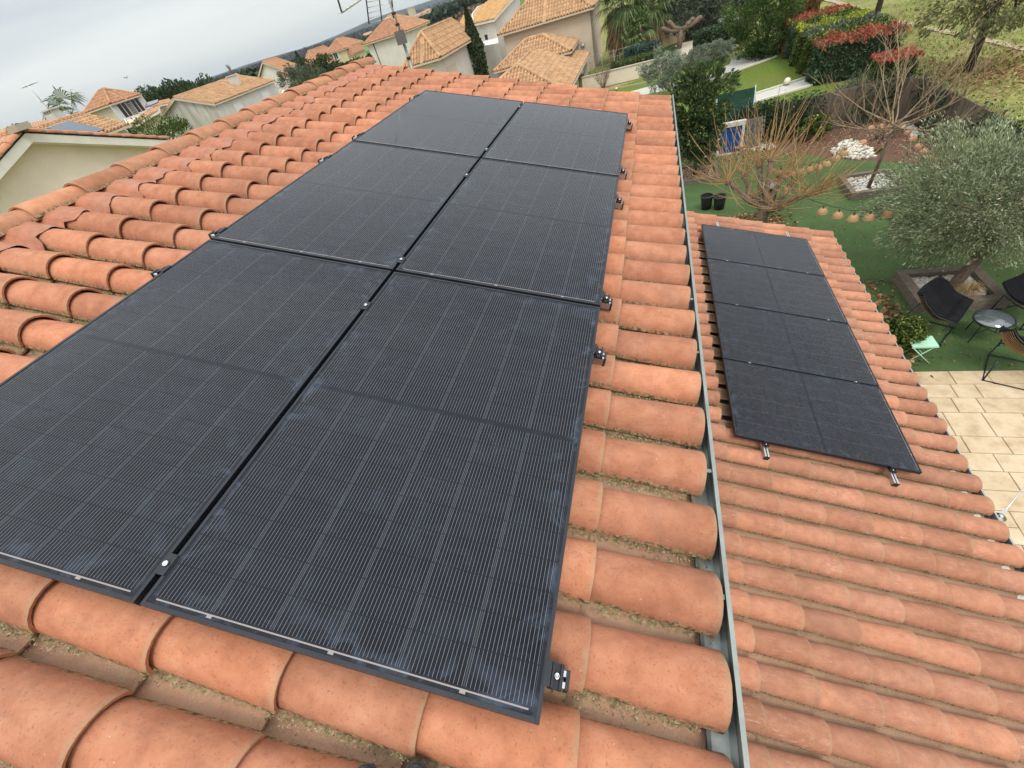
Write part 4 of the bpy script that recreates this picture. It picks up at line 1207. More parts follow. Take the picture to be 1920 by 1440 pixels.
# grid-aligned houses, each measured off its nearest visible corner -------------------
def from_corner(px, py, D, leftpx, rightpx):
    c = GD(px, py, D)
    X1, Y0, ze = c.x, c.y, c.z
    X0 = GY(leftpx[0], leftpx[1], Y0).x if leftpx else None
    Y1 = GX(rightpx[0], rightpx[1], X1).y if rightpx else None
    return X0, X1, Y0, Y1, ze
o_ = .35
def hs(label, corner, D, left, right, rise, kind, wall, tile, depth=None, width=None, over=.35, **kw):
    X0, X1, Y0, Y1, ze = from_corner(corner[0], corner[1], D, left, right)
    if Y1 is None or Y1 - Y0 < 2: Y1 = Y0 + (depth or 8)
    if X0 is None: X0 = X1 - width
    return aahouse(label, X0 + over, X1 - over, Y0 + over, Y1 - over, ze, rise, kind, wall, tile, over=over, **kw)
# H4: the streaked gable
h4 = hs('large house with a streaky grey gable wall and wide tan roof, left of the ridge', (403, 195), 56, (291, 229), (517, 152), 1.35, 'gable_y', M['stain_wall'], M['ftile_a'], z0=-.5, over=.2)
X0, X1, Y0, Y1, ze, zt = HOUSES[h4.name]
b = MB(); b.quad((X1+.006, Y0+.01, -.4), (X1+.006, Y1, -.4), (X1+.006, Y1, ze-.08), (X1+.006, Y0+.01, ze-.08)); obj('side_render', b, M['grey_wall'], h4)
for wx, wy in ((449, 203), (499, 180)):
    p = GX(wx, wy, X1 + .01); window(h4, (X1 + .012, p.y, p.z - .15), 'x', 1.25, 1.35, closed=True, frame_m=M['white_wall'])
cp = GD(441, 153, 62); b = MB(); b.box((cp.x-.45, cp.y-.35, ze-.1), (cp.x+.35, cp.y+.35, zt+.15)); 
b.box((cp.x-.52, cp.y-.42, zt+.152), (cp.x+.42, cp.y+.42, zt+.24)); obj('chimney', b, M['grey_wall'], h4)
# H3: cream house with white shutters
h3 = hs('cream house with two white-shuttered windows and an orange hipped roof', (208, 195), 62, (157, 212), (263, 176), 1.2, 'hip', M['cream_wall'], M['ftile_b'], z0=0, over=.3)
X0, X1, Y0, Y1, ze, zt = HOUSES[h3.name]
for wx, wy in ((235, 208), (257, 196)):
    p = GX(wx, wy, X1 + .01); window(h3, (X1 + .012, p.y, p.z), 'x', 1.0, 1.35, True, shw=.6)
pA = GX(228, 226, X1); b = MB(); b.box((X1 + .02, Y0 - .1, pA.z - 1.5), (X1 + .6, Y1 + .2, pA.z - .05)); obj('blackened_lower_wall', b, M['grey_strip'], h3)
# roofs in front of and beside it
def flat_roof(label, quad_px, mat, tilem, z_down, wall, name='house', cat='house', extra=None, group=None):
    """a roof face given by its seen corners at real distances, with walls dropped from it"""
    pts = [GD(x, y, d) for x, y, d in quad_px]
    c = sum(pts, Vector())/len(pts)
    t = thing(name, label, cat, (c.x, c.y, 0), 0, group)
    rb = MB(); roof_tiles(rb, pts, .26, .42); o = obj('roof', rb, tilem, t); o['kind'] = 'stuff'
    b = MB(); n = len(pts)
    low = [c + (p - c)*.93 for p in pts]
    top = [Vector((q.x, q.y, q.z - .15)) for q in low]; bot = [Vector((q.x, q.y, z_down)) for q in low]
    b.add(bot + top, [(i, (i+1) % n, n + (i+1) % n, n + i) for i in range(n)] + [tuple(range(n, 2*n))])
    b2 = MB(); b2.add(bot + top, [f[::-1] for f in [(i, (i+1) % n, n + (i+1) % n, n + i) for i in range(n)]])
    obj('wall', b, wall, t)
    f = MB()
    for i in range(n): f.slab(pts[i] + Vector((0, 0, -.09)), pts[(i+1) % n] + Vector((0, 0, -.09)), .1, .14)
    obj('eaves', f, M['white_paint'], t)
    return t, pts
# H2: roof with blue-grey panels behind the near neighbour
ne = GD(244, 233, 38); rg = GY(159, 213, ne.y)
h2 = aahouse('house with small blue-grey solar panels on its sandy roof, behind the beige gable wall', rg.x - (ne.x - rg.x) + .3, ne.x - .3, ne.y - 11, ne.y - .3, ne.z, rg.z - ne.z, 'gable_y', M['white_wall'], M['ftile_a'], z0=0, over=.3)
X0, X1, Y0, Y1, ze, zt = HOUSES[h2.name]
dn = Vector((X1 + .3 - rg.x, 0, ze - zt)); dn.normalize(); nn_ = Vector((-dn.z, 0, dn.x))
for k, (f0, y0_) in enumerate(((.25, Y1 - 2.6), (.25, Y1 - 4.0), (.25, Y1 - 5.4), (.25, Y1 - 6.8))):
    o0 = Vector((rg.x, y0_, zt)) + dn*(f0 + .35) + nn_*.14
    b = MB(); q = [o0, o0 + Vector((0, 1.35, 0)), o0 + Vector((0, 1.35, 0)) + dn*2.3, o0 + dn*2.3]
    b.add(q + [x - nn_*.04 for x in q], [(0, 3, 2, 1), (4, 5, 6, 7), (0, 1, 5, 4), (1, 2, 6, 5), (2, 3, 7, 6), (3, 0, 4, 7)])
    s_ = obj('rooftop_solar_panel', b, M['solar_far']); tag(s_, 'small blue-grey solar panel on the sandy neighbour roof, ' + ['farthest of the row', 'second from the far end', 'third from the far end', 'nearest of the row'][k], 'solar panel', 'solar panels on the sandy neighbour roof')
# chimney house with roof antenna farther left
fr, pts = flat_roof('house with a brownish roof at the far left carrying a white chimney', [(50, 244, 50), (112, 228, 50), (105, 224, 56), (45, 240, 60)], None, M['ftile_d'], 0, M['white_wall'])
q = GD(113, 228, 50); b = MB(); b.box((q.x - .5, q.y - .35, q.z - 1.2), (q.x + .45, q.y + .35, q.z + .55)); 
for k in range(4): b.box((q.x - .52 + k*.28, q.y - .3, q.z + .552), (q.x - .40 + k*.28, q.y + .3, q.z + .75))
b.box((q.x - .6, q.y - .4, q.z + .752), (q.x + .55, q.y + .4, q.z + .84)); ch = obj('chimney', b, M['grey_wall'], fr)
b = MB(); b.tube([(q.x - .1, q.y, q.z + .84), (q.x - .1, q.y, q.z + 2.5)], .03, 5); b.tube([(q.x - .8, q.y, q.z + 2.3), (q.x + .7, q.y, q.z + 2.3)], .02, 4)
for k in range(7): b.tube([(q.x - .7 + k*.22, q.y - .35, q.z + 2.3), (q.x - .7 + k*.22, q.y + .35, q.z + 2.3)], .012, 4)
a_ = obj('roof_antenna', b, M['alu']); tag(a_, 'thin grey television antenna on the far left chimney', 'antenna')
flat_roof('low orange roof between the cream house and the streaked gable', [(245, 239, 47), (297, 207, 47), (297, 199, 58), (232, 222, 58)], None, M['ftile_b'], 0, M['cream_wall'])
flat_roof('far orange roof seen above the dark pines, left of the streaked gable', [(272, 203, 75), (322, 192, 75), (318, 186, 86), (276, 193, 86)], None, M['ftile_b'], 0, M['cream_wall'])
b = MB(); q = [GD(280, 213, 56.5) + Vector((0, 0, .5)), GD(304, 203, 56.5) + Vector((0, 0, .5)), GD(304, 197, 61) + Vector((0, 0, .5)), GD(282, 203, 61) + Vector((0, 0, .5))]
b.add(q + [x - Vector((0, 0, .07)) for x in q], [(0, 1, 2, 3), (7, 6, 5, 4), (0, 4, 5, 1), (1, 5, 6, 2), (2, 6, 7, 3), (3, 7, 4, 0)])
tag(obj('rooftop_solar_panel', b, M['solar_far']), 'bluish solar array on the low roof just left of the streaked gable', 'solar panel')
# H5 white house with orange roof
h5 = hs('white gabled house with orange roof behind the cypress, middle left distance', (531, 130), 92, (481, 142), (556, 119), 1.6, 'gable_y', M['white_wall'], M['ftile_b'], z0=-1, over=.3, ridge_f=.42)
X0, X1, Y0, Y1, ze, zt = HOUSES[h5.name]
for k in (0.25, .6): window(h5, (X1 + .01, Y0 + (Y1 - Y0)*k, ze - 1.6), 'x', .9, 1.3, True)
flat_roof('small white annex with a bright orange roof in front of the distant white house', [(519, 144, 80), (551, 146, 76), (559, 137, 84), (528, 139, 90)], None, M['ftile_b'], -1, M['white_wall'])
h5b = hs('ochre and grey house with brownish roof behind the cypress', (591, 116), 112, (566, 118), (606, 127), 1.8, 'hip', M['ochre_wall'], M['ftile_d'], depth=9, z0=-1, over=.3)
# H6
h6 = hs('pale yellow two-storey house with one shuttered window, in the middle distance', (647, 91), 112, (606, 104), None, 1.7, 'hip', M['yellow_wall'], M['ftile_b'], depth=8, z0=-2, over=.3)
X0, X1, Y0, Y1, ze, zt = HOUSES[h6.name]
p = GY(629, 103, Y0); window(h6, (p.x, Y0 - .01, p.z), 'y', 1.0, 1.4, True)
p = GY(616, 108, Y0); window(h6, (p.x, Y0 - .01, p.z), 'y', 1.0, 1.2, closed=True)
hs('small yellow annex right of the pale yellow house', (664, 100), 112, (650, 106), None, 1.2, 'hip', M['yellow_wall'], M['ftile_b'], depth=5, z0=-2, over=.2)
hs('tiny tan outbuilding left of the pale yellow house', (613, 122), 108, (604, 124), None, .8, 'hip', M['yellow_wall'], M['ftile_b'], depth=4, z0=-2, over=.2)
h7 = hs('white two-storey house with an orange hipped roof, left of the antenna mast', (762, 58), 76, (681, 85), None, 2.0, 'hip', M['white_wall'], M['ftile_b'], depth=9, z0=-1, over=.4)
X0, X1, Y0, Y1, ze, zt = HOUSES[h7.name]
b = MB(); b.tube([(X0 + 1.0, Y0 - .05, ze - .2), (X0 + 1.0, Y0 - .05, 0)], .06, 6); obj('downpipe', b, M['black_metal'], h7)
# H8: pyramid roof with air conditioner and satellite dish
h8 = hs('white house with a sandy pyramid tile roof and air conditioner, behind the far verge', (826, 108), 37.7, (756, 128), (898, 69), 1.55, 'hip', M['white_wall'], M['ftile_a'], z0=0, over=.4)
X0, X1, Y0, Y1, ze, zt = HOUSES[h8.name]
p = GX(887, 117, X1)
ac = thing('air_conditioner', 'white outdoor air conditioning unit on the wall of the pyramid-roofed house', 'air conditioner', (X1 + .2, p.y, p.z - .3))
cx_, cy_, cz_ = X1 + .06, p.y, p.z - .02
b = MB(); b.box((cx_, cy_ - .42, cz_ - .3), (cx_ + .32, cy_ + .42, cz_ + .3)); obj('casing', b, M['white_metal'], ac)
b = MB()
for k in range(7): b.box((cx_ + .321, cy_ - .36, cz_ - .25 + k*.075), (cx_ + .335, cy_ + .14, cz_ - .22 + k*.075))
b.box((cx_ + .03, cy_ - .425, cz_ - .25), (cx_ + .28, cy_ - .4205, cz_ + .25)); obj('grille', b, M['grey_strip'], ac)
b = MB(); b.box((cx_ - .05, cy_ - .35, cz_ - .36), (cx_ + .34, cy_ - .31, cz_ - .303)); b.box((cx_ - .05, cy_ + .31, cz_ - .36), (cx_ + .34, cy_ + .35, cz_ - .303)); obj('bracket', b, M['black_metal'], ac)
p = GX(897, 90, X1)
ds = thing('satellite_dish', 'grey satellite dish on the corner of the white pyramid-roofed house', 'satellite dish', (X1 + .3, p.y - .3, p.z))
m_ = Matrix.Rotation(R(62), 4, Vector((0.25, 1, 0))) @ Matrix.Rotation(R(25), 4, 'Z')
b = MB(); b.lathe((X1 + .35, p.y - .2, p.z), [(.001, 0), (.2, .02), (.36, .07), (.48, .14), (.47, .15), (.35, .085), (.19, .035), (.001, .012)], 20, m_); obj('dish', b, M['grey_stone'], ds)
b = MB(); b.tube([(X1, p.y - .2, p.z - .25), (X1 + .33, p.y - .2, p.z - .1)], .03, 6); b.tube([Vector((X1 + .35, p.y - .2, p.z - .3)), Vector((X1 + .35, p.y - .2, p.z)) + (m_ @ Vector((0, 0, .5)))], .015, 5); obj('arm', b, M['black_metal'], ds)
# recess of its porch
b = MB(); p0 = GX(832, 128, X1); b.box((X1 - .02, Y0 + .9, 0), (X1 + .012, Y0 + 3.2, ze - .75)); obj('porch_opening', b, M['cream_wall'], h8)
# H10: big beige house, its annexes
h10 = hs('large sandy-beige house with a broad tan hipped roof beside the palms', (1113, 13), 43.5, (934, 70), None, 2.3, 'hip', M['pink_wall'], M['ftile_a'], depth=9, z0=-.2, over=.35)
X0, X1, Y0, Y1, ze, zt = HOUSES[h10.name]
fl = thing('wall_lamp', 'small grey floodlight on the blank beige wall beside the palms', 'wall lamp', (0, Y0, 0))
p = GY(1093, 83, Y0 - .1); b = MB(); b.box((p.x - .12, Y0 - .16, p.z - .14), (p.x + .12, Y0 - .003, p.z + .14)); obj('housing', b, M['grey_stone'], fl)
b = MB(); b.box((p.x - .09, Y0 - .175, p.z - .1), (p.x + .09, Y0 - .161, p.z + .1)); obj('lens', b, M['white_metal'], fl)
c1 = GD(1066, 173, 30.5)
x0_ = GY(868, 236, c1.y).x; y1_ = GX(1105, 96, c1.x).y
an = aahouse('open carport with white posts and sandy hipped roof before the beige house', c1.x - 7.2, c1.x - .3, c1.y + .3, y1_ - .3, c1.z, 1.5, 'hip', M['cream_wall'], M['ftile_a'], z0=c1.z - .35, over=.3, name='carport', cat='carport')
X0, X1, Y0, Y1, ze, zt = HOUSES[an.name]
for (x_, y_) in ((X1 - .1, Y0 + .1), (X1 - .1, Y1 - .1), (X1 - .1, (Y0 + Y1)/2), (X0 + .1, Y0 + .1), (X0 + .1, Y1 - .1)):
    b = MB(); b.box((x_ - .14, y_ - .14, 0), (x_ + .14, y_ + .14, ze - .36)); obj('post', b, M['white_paint'], an)
c2 = GD(1071, 96, 39.5)
a2 = aahouse('low tiled annex roof against the wall of the large beige house, behind the carport', GY(930, 135, c2.y).x, c2.x - .2, c2.y + .2, c2.y + 4.6, c2.z, 1.15, 'hip', M['pink_wall'], M['ftile_a'], z0=0, over=.2)
# H9: white house with bright yellow-orange roof
t9, pts = flat_roof('white house with smooth yellow-orange roof and slit window behind the slim cypress', [(889, 45, 52), (926, 36, 50), (975, -18, 62), (934, -4, 67), (896, 11, 61), (885, 25, 57)], None, M['ftile_c'], -.5, M['white_wall'])
cen = sum(pts, Vector())/len(pts); a_, b_ = cen + (pts[0] - cen)*.93, cen + (pts[1] - cen)*.93
dd = (b_ - a_); dd.z = 0; dd.normalize(); nv = Vector((dd.y, -dd.x, 0)); c0 = a_.lerp(b_, .42); zt_ = min(a_.z, b_.z) - 1.0
b = MB(); q = [c0 - dd*.17 + nv*.05, c0 + dd*.17 + nv*.05, c0 + dd*.17 - nv*.05, c0 - dd*.17 - nv*.05]
b.add([Vector((x.x, x.y, zt_ - 1.7)) for x in q] + [Vector((x.x, x.y, zt_)) for x in q], [(3, 2, 1, 0), (4, 5, 6, 7), (0, 1, 5, 4), (1, 2, 6, 5), (2, 3, 7, 6), (3, 0, 4, 7)])
obj('window', b, M['dark_glass'], t9)
flat_roof('lower wing with a yellow-orange roof left of the slim cypress', [(859, 50, 56), (878, 45, 55), (884, 28, 62), (871, 36, 64)], None, M['ftile_c'], -.5, M['white_wall'])
flat_roof('small tiled roof with an aerial above the white wall, at the top edge', [(982, 7, 60), (1000, 4, 58), (1022, -8, 62), (990, -8, 66)], None, M['ftile_b'], 2, M['white_wall'])
# white flat roofs and cars park between
for (q, lab) in (([(527, 182, 52), (553, 178, 50), (549, 162, 62), (529, 168, 64)], 'white flat outbuilding roof beyond the ridge tiles'), ([(905, 85, 47), (934, 76, 45), (933, 70, 52), (903, 77, 54)], 'white flat terrace behind the satellite dish')):
    pts = [GD(*a) for a in q]; zm = sum(p.z for p in pts)/4
    b = MB(); top = [Vector((p.x, p.y, zm)) for p in pts]; bot = [Vector((p.x, p.y, 0)) for p in pts]
    b.add(bot + top, [(0, 1, 5, 4), (1, 2, 6, 5), (2, 3, 7, 6), (3, 0, 4, 7), (4, 5, 6, 7)]); t = obj('outbuilding', b, M['white_wall']); tag(t, lab, 'outbuilding')

# distant village with a tower
vil = [(748, 38, 700, 9), (757, 35, 720, 8), (785, 26, 820, 9), (795, 22, 830, 10), (802, 18, 900, 9), (818, 15, 950, 8), (838, 8, 900, 10), (690, 62, 520, 8), (560, 112, 460, 9)]
for k, (x, y, D, w) in enumerate(vil):
    p = GD(x, y, D)
    t = thing('village_house', ['tiny yellowish house left of the distant tower', 'tiny cream house just right of the first below the distant tower', 'tiny white house right of the distant tower', 'tiny yellow house second right of the distant tower', 'tiny cream house third right of the distant tower', 'tiny white house farthest right of the distant tower', 'tiny house high on the far slope right of the tower', 'lone small white farmhouse beyond the green field', 'lone small house on the wooded slope above the cypress'][k], 'house', (p.x, p.y, 0), 0, 'houses of the distant village')
    h_ = p.z - 1.5; b = MB(); b.box((p.x - w/2, p.y - w/2, -2), (p.x + w/2, p.y + w/2, h_)); obj('wall', b, [M['yellow_wall'], M['cream_wall'], M['white_wall']][k % 3], t)
    b = MB(); a, c, d_ = w/2 + .5, h_, h_ + 2.2
    b.add([(p.x-a, p.y-a, c), (p.x+a, p.y-a, c), (p.x+a, p.y+a, c), (p.x-a, p.y+a, c), (p.x-a, p.y, d_), (p.x+a, p.y, d_)], [(0, 1, 5, 4), (1, 2, 5), (2, 3, 4, 5), (3, 0, 4)]); obj('roof', b, M['ftile_b'], t)
p = GD(773, 25, 1100); q = GD(770, 15, 1100)
tw = thing('tower', 'pale square tower standing above the distant village', 'tower', (p.x, p.y, 0))
b = MB(); b.box((p.x - 5.5, p.y - 5.5, -2), (p.x + 5.5, p.y + 5.5, q.z)); obj('shaft', b, M['yellow_wall'], tw)
b = MB(); b.box((p.x - 6.2, p.y - 6.2, q.z + .01), (p.x + 6.2, p.y + 6.2, q.z + 1.2)); obj('parapet', b, M['cream_wall'], tw)

# green fields and the vineyard as sheets just above the ground
def field(name, px, mat, z=.08):
    b = MB(); b.poly([G(x, y, z) for x, y in px]); return struct(name, b, mat)
M['field_green'] = simple('bright_field', (0.10, 0.20, 0.045), 0.95, var=0.25, scale=.12)
M['field_brown'] = simple('ploughed_field', (0.17, 0.12, 0.08), 0.95, var=0.25, scale=.1)
field('green_field', [(640, 108), (702, 92), (684, 82), (672, 82), (650, 90)], M['field_green'])
field('green_field', [(755, 72), (800, 62), (870, 66), (866, 40), (820, 50), (790, 47), (762, 60)], M['field_green'], .1)
field('green_field', [(748, 58), (782, 46), (790, 38), (768, 44)], M['field_green'], .1)
field('ploughed_field', [(745, 68), (790, 50), (800, 44), (752, 57)], M['field_brown'], .12)

# tree belts: dense clumped leaf masses (far, nobody could count them)
def belt(label, pxs, D, hgt, mat, n, size, seed, depth=30, cat=None):
    rs = np.random.RandomState(seed); C = []
    for i in range(n):
        f = rs.rand()*(len(pxs) - 1); k = int(f); f -= k
        x = pxs[k][0]*(1-f) + pxs[k+1][0]*f; y = pxs[k][1]*(1-f) + pxs[k+1][1]*f
        top = GD(x, y, D + rs.uniform(-depth, depth)*.5)
        H_ = max(1.5, (top.z)*rs.uniform(.55, 1.0) if hgt is None else hgt*rs.uniform(.5, 1))
        r = H_*rs.uniform(.35, .6)
        m_ = int(26*rs.uniform(.7, 1.3))
        q = rs.normal(size=(m_, 3)); q /= np.linalg.norm(q, axis=1)[:, None]; q *= rs.uniform(.4, 1, (m_, 1))**.4
        C.append(np.array([top.x, top.y, max(top.z, 3) if hgt is None else H_]) + np.array([0, 0, -H_*.5 if hgt is None else -H_*.5]) + q*np.array([r, r, H_*.5]))
    C = np.concatenate(C)
    o = leaf_mesh('tree_belt', C, size, mat, None, .8, rs=rs); o['kind'] = 'stuff'; o['label'] = label
    return o
belt('dark line of trees along the far plain', [(380, 152), (440, 148), (500, 128), (560, 112), (620, 98), (680, 75), (740, 52), (800, 30), (850, 14), (900, 2)], 420, None, M['far_tree'], 900, 3.2, 21, 160)
belt('wooded slope under the skyline hills', [(330, 172), (400, 148), (480, 122), (560, 97), (640, 72), (700, 52), (760, 36), (830, 12)], 1500, None, M['hazy_hill_tree'], 700, 9, 22, 700)
belt('wooded skyline of the far hills', [(330, 168), (400, 143), (480, 117), (560, 94), (625, 72), (690, 50), (760, 29), (830, 7), (880, -9)], 2100, 13, M['hazy_hill_tree'], 1500, 9, 28, 500)
belt('bare brown orchard trees beyond the green field', [(782, 60), (810, 48), (850, 30), (880, 14), (900, 6)], 170, None, M['far_brown'], 160, 1.0, 23, 50)
belt('dark wood right of the distant village', [(815, 18), (850, 6), (880, -4), (950, -20)], 330, None, M['far_tree'], 260, 3.0, 24, 80)
belt('dark hedges and trees around the middle distance houses', [(590, 132), (640, 124), (690, 108), (700, 106)], 118, None, M['far_tree'], 60, .8, 25, 20)
belt('dark tree line at the left horizon', [(0, 252), (40, 243), (60, 240)], 150, None, M['far_tree'], 30, 1.3, 26, 30)
belt('evergreen belt behind the streaked house', [(444, 136), (470, 130), (500, 121)], 130, None, M['far_tree'], 70, 1.2, 27, 30)
# round pines left of the streaked house, each a tree of its own
for k, (x, y, r_, D) in enumerate(((268, 183, 3.2, 110), (290, 170, 4.4, 115), (313, 167, 4.6, 112), (335, 165, 4.2, 118), (352, 159, 4.6, 116), (366, 164, 3.4, 120))):
    c_ = GD(x, y + 4, D)
    tree('pine_tree', 'dark round-topped pine behind the cream house, ' + ['leftmost of the row', 'second from the left', 'third from the left', 'fourth from the left', 'second from the right', 'rightmost of the row'][k], 'pine tree', (c_.x, c_.y, 0), (c_.x, c_.y, c_.z - r_*.55), (r_, r_, r_*.85), M['dark_leaf'], M['bark'], 60, 60, .42, .7, .3, group='round pines on the left skyline', seed=40 + k, cl=.32)
def cypress(x, ytop, ybase, D, w, lab, seed):
    top = GD(x[0], ytop, D); z1 = top.z; rs = np.random.RandomState(seed)
    base = Vector((top.x, top.y, 0))
    t = thing('cypress', lab, 'cypress', base)
    n = 5200; f = rs.rand(n)**.8; ang = rs.rand(n)*6.283
    rr = w*np.clip(np.minimum(1, (1 - f)*2.2 + .05)*(0.75 + .25*np.sin(f*3)), .02, 1)*rs.uniform(.55, 1.05, n)
    C = np.stack([base.x + rr*np.cos(ang), base.y + rr*np.sin(ang), .3 + f*(z1 - .3)], 1)
    leaf_mesh('crown', C, .28, M['dark_leaf'], t, .35, up=1.8, rs=rs)
    b = MB(); b.tube([base, base + Vector((0, 0, z1*.8))], [.14, .04], 6); obj('trunk', b, M['bark'], t)
cypress((554,), 97, 140, 70, 1.15, 'tall dark cypress standing in front of the distant white house', 51)
cypress((871,), 8, 62, 45, .72, 'slim dark cypress beside the yellow-orange roof', 52)
cypress((851,), 31, 62, 62, .7, 'small dark cypress at the edge of the green field', 53)
# bare poplar and bushes near the streaked house
p = GD(425, 121, 100); b = MB(); base = Vector((p.x, p.y, 0))
b.tube([base, Vector((p.x, p.y, p.z))], [.2, .03], 5)
for k in range(120):
    z_ = rnd.uniform(.35, .95)*p.z; a = rnd.uniform(0, 6.28); r_ = (1.15 - z_/p.z)*2.2
    b.tube([(p.x, p.y, z_), (p.x + r_*math.cos(a)*.6, p.y + r_*math.sin(a)*.6, z_ + r_*1.2)], [.03, .01], 3, False)
pt_ = thing('poplar_tree', 'bare grey poplar rising above the streaked house', 'poplar tree', base); obj('branches', b, M['bark_grey'], pt_)
c_ = GD(570, 157, 44); tree('round_bush', 'rounded grey-green bush just beyond the ridge tiles', 'bush', (c_.x, c_.y, 0), (c_.x, c_.y, c_.z), (1.9, 1.9, 1.3), M['grey_leaf'], M['bark'], 70, 90, .13, .45, .1, seed=60)
c_ = GD(590, 140, 55); tree('evergreen_tree', 'dark evergreen tree behind the rounded bush', 'evergreen tree', (c_.x, c_.y, 0), (c_.x, c_.y, c_.z - .3), (2.8, 2.8, 2.0), M['dark_leaf'], M['bark'], 60, 80, .22, .5, .15, seed=61)
c_ = GD(635, 133, 70); tree('evergreen_hedge', 'dark hedge beyond the top of the ridge', 'hedge', (c_.x, c_.y, 0), (c_.x, c_.y, c_.z - .8), (4.5, 2.5, 2.0), M['dark_leaf'], M['bark'], 80, 80, .3, .5, .1, seed=62)
c_ = GD(280, 247, 40); tree('round_bush', 'olive green bush in the gap left of the streaked gable wall', 'bush', (c_.x, c_.y, 0), (c_.x, c_.y, c_.z - 1.0), (2.6, 2.0, 1.7), M['hedge_leaf'], M['bark'], 80, 90, .16, .45, .1, seed=63)
c_ = GD(310, 268, 24); tree('round_bush', 'dark shrub behind the downpipe of the beige gable', 'bush', (c_.x, c_.y, 0), (c_.x, c_.y, c_.z - 1.3), (1.2, 1.2, 1.3), M['dark_leaf'], M['bark'], 30, 60, .12, .45, .1, seed=64)
c_ = GD(38, 243, 120); tree('pine_tree', 'flat-topped dark pine at the far left skyline', 'pine tree', (c_.x, c_.y, 0), (c_.x, c_.y, c_.z - .6), (3.4, 3.4, 1.5), M['dark_leaf'], M['bark'], 40, 60, .4, .6, .2, seed=65)
p = GD(136, 212, 70)     # far palm beyond the chimney
def palm(base, ctop, nf, L, w, lab, trunk_r, seed, drys=0, lm='palm_leaf', fans=True, dens=26):
    rs = random.Random(seed); base = Vector(base); ctop = Vector(ctop)
    t = thing('palm_tree', lab, 'palm tree', base)
    b = MB(); n_ = 8
    b.tube([base.lerp(ctop, i/n_) for i in range(n_ + 1)], [trunk_r*(1.15 - .15*i/n_ + .06*(i % 2)) for i in range(n_ + 1)], 10); obj('trunk', b, M['bark_grey'], t)
    for nm, cnt, mat, e0, e1 in (('frond', nf, M[lm], -35, 80), ('dry_frond', drys, M['palm_dry'], -88, -50)):
        for k in range(cnt):
            az = rs.uniform(0, 6.283); el = R(rs.uniform(e0, e1)); b = MB()
            d = Vector((math.cos(az)*math.cos(el), math.sin(az)*math.cos(el), math.sin(el)))
            st = L*(rs.uniform(.35, .5) if nm == 'frond' else rs.uniform(.1, .75)); p1 = ctop + d*st + Vector((0, 0, -.04*L))
            b.tube([ctop, p1], [.02, .012], 4, False)
            side = d.cross(Vector((0, 0, 1))); side.normalize(); upv = side.cross(d)
            for j in range(dens):          # fan of blades that droop at the tips
                a = (j/(dens - 1) - .5)*R(200)
                dd = d*math.cos(a) + side*math.sin(a)
                bl = L*.62*(1 - .25*abs(a)/R(100))*rs.uniform(.85, 1.1)
                wd = w*(1 if nm == 'frond' else 1.3)
                tip = p1 + dd*bl + Vector((0, 0, -bl*(.32 + .35*rs.random())))
                mid = p1 + dd*bl*.55 + Vector((0, 0, -bl*.06))
                sd = (dd.cross(upv)).normalized()*wd
                b.add([p1, mid - sd, tip, mid + sd], [(0, 1, 2, 3)])
            obj(nm, b, mat, t)
    return t
palm((p.x, p.y, 0), (p.x, p.y, p.z), 22, 3.0, .08, 'small distant palm beside the far left chimney', .25, 70, dens=14)

# ------------------------------------------------------------------ garden surfaces
def sheet(name, pts, mat, kind='structure'):
    b = MB(); pts = [Vector(p) for p in pts]
    # fan from the centroid keeps odd outlines clean
    n = sum(((pts[i].x*pts[(i+1) % len(pts)].y - pts[(i+1) % len(pts)].x*pts[i].y) for i in range(len(pts))))
    b.poly(pts if n > 0 else pts[::-1]); return struct(name, b, mat, kind)
t = NT('artificial_lawn', 0.9, 0, 0.2); p_ = t.pos()
f_ = t.noise(p_, 60, 4, 0.7); m_ = t.noise(p_, 1.2, 4); st_ = t.noise(t.map(p_, (90, 7, 1), rot=(0, 0, .5)), 1, 3)
c_ = t.ramp(f_, (0.3, (0.036, 0.070, 0.022)), (0.7, (0.110, 0.175, 0.062)))
c_ = t.mix(0.55, c_, t.ramp(m_, (0.3, 0.72), (0.7, 1.25)), 'MULTIPLY')
c_ = t.mix(t.math('MULTIPLY', t.ramp(t.noise(p_, 26, 5, .75), (0.62, 0.0), (0.70, 1.0)), t.ramp(t.noise(p_, .7, 3), (0.42, 0.0), (0.6, .8))), c_, (0.27, 0.22, 0.10))
t.col(c_).bump(t.math('ADD', f_, st_), 0.6, 0.02); M['lawn'] = t.m
t = NT('natural_lawn', 0.95, 0, 0.1); p_ = t.pos()
c_ = t.ramp(t.noise(p_, 9, 6, 0.75), (0.3, (0.05, 0.10, 0.016)), (0.52, (0.12, 0.18, 0.03)), (0.75, (0.24, 0.26, 0.06)))
c_ = t.mix(t.ramp(t.noise(p_, .35, 3), (0.4, 0.0), (0.62, .6)), c_, (0.16, 0.15, 0.04)); t.col(c_).bump(t.noise(p_, 30, 4), .5, .02); M['lawn2'] = t.m
t = NT('mulch_and_soil', 0.95, 0, 0.1); p_ = t.pos()
c_ = t.ramp(t.noise(p_, 38, 5, 0.8), (0.35, (0.07, 0.04, 0.028)), (0.65, (0.22, 0.13, 0.09)))
t.col(c_).bump(t.noise(p_, 40, 4), .8, .02); M['mulch'] = t.m
t = NT('pale_gravel', 0.95, 0, 0.1); p_ = t.pos()
c_ = t.ramp(t.vor(p_, 40), (0.0, (0.72, 0.71, 0.67)), (0.6, (0.48, 0.46, 0.42))); t.col(c_).bump(t.vor(p_, 40), .6, .02); M['gravel'] = t.m
t = NT('dirt_path', 0.95, 0, 0.1); p_ = t.pos()
c_ = t.ramp(t.noise(p_, 3, 6, .7), (0.3, (0.34, 0.27, 0.18)), (0.7, (0.56, 0.48, 0.36))); t.col(c_); M['dirt'] = t.m
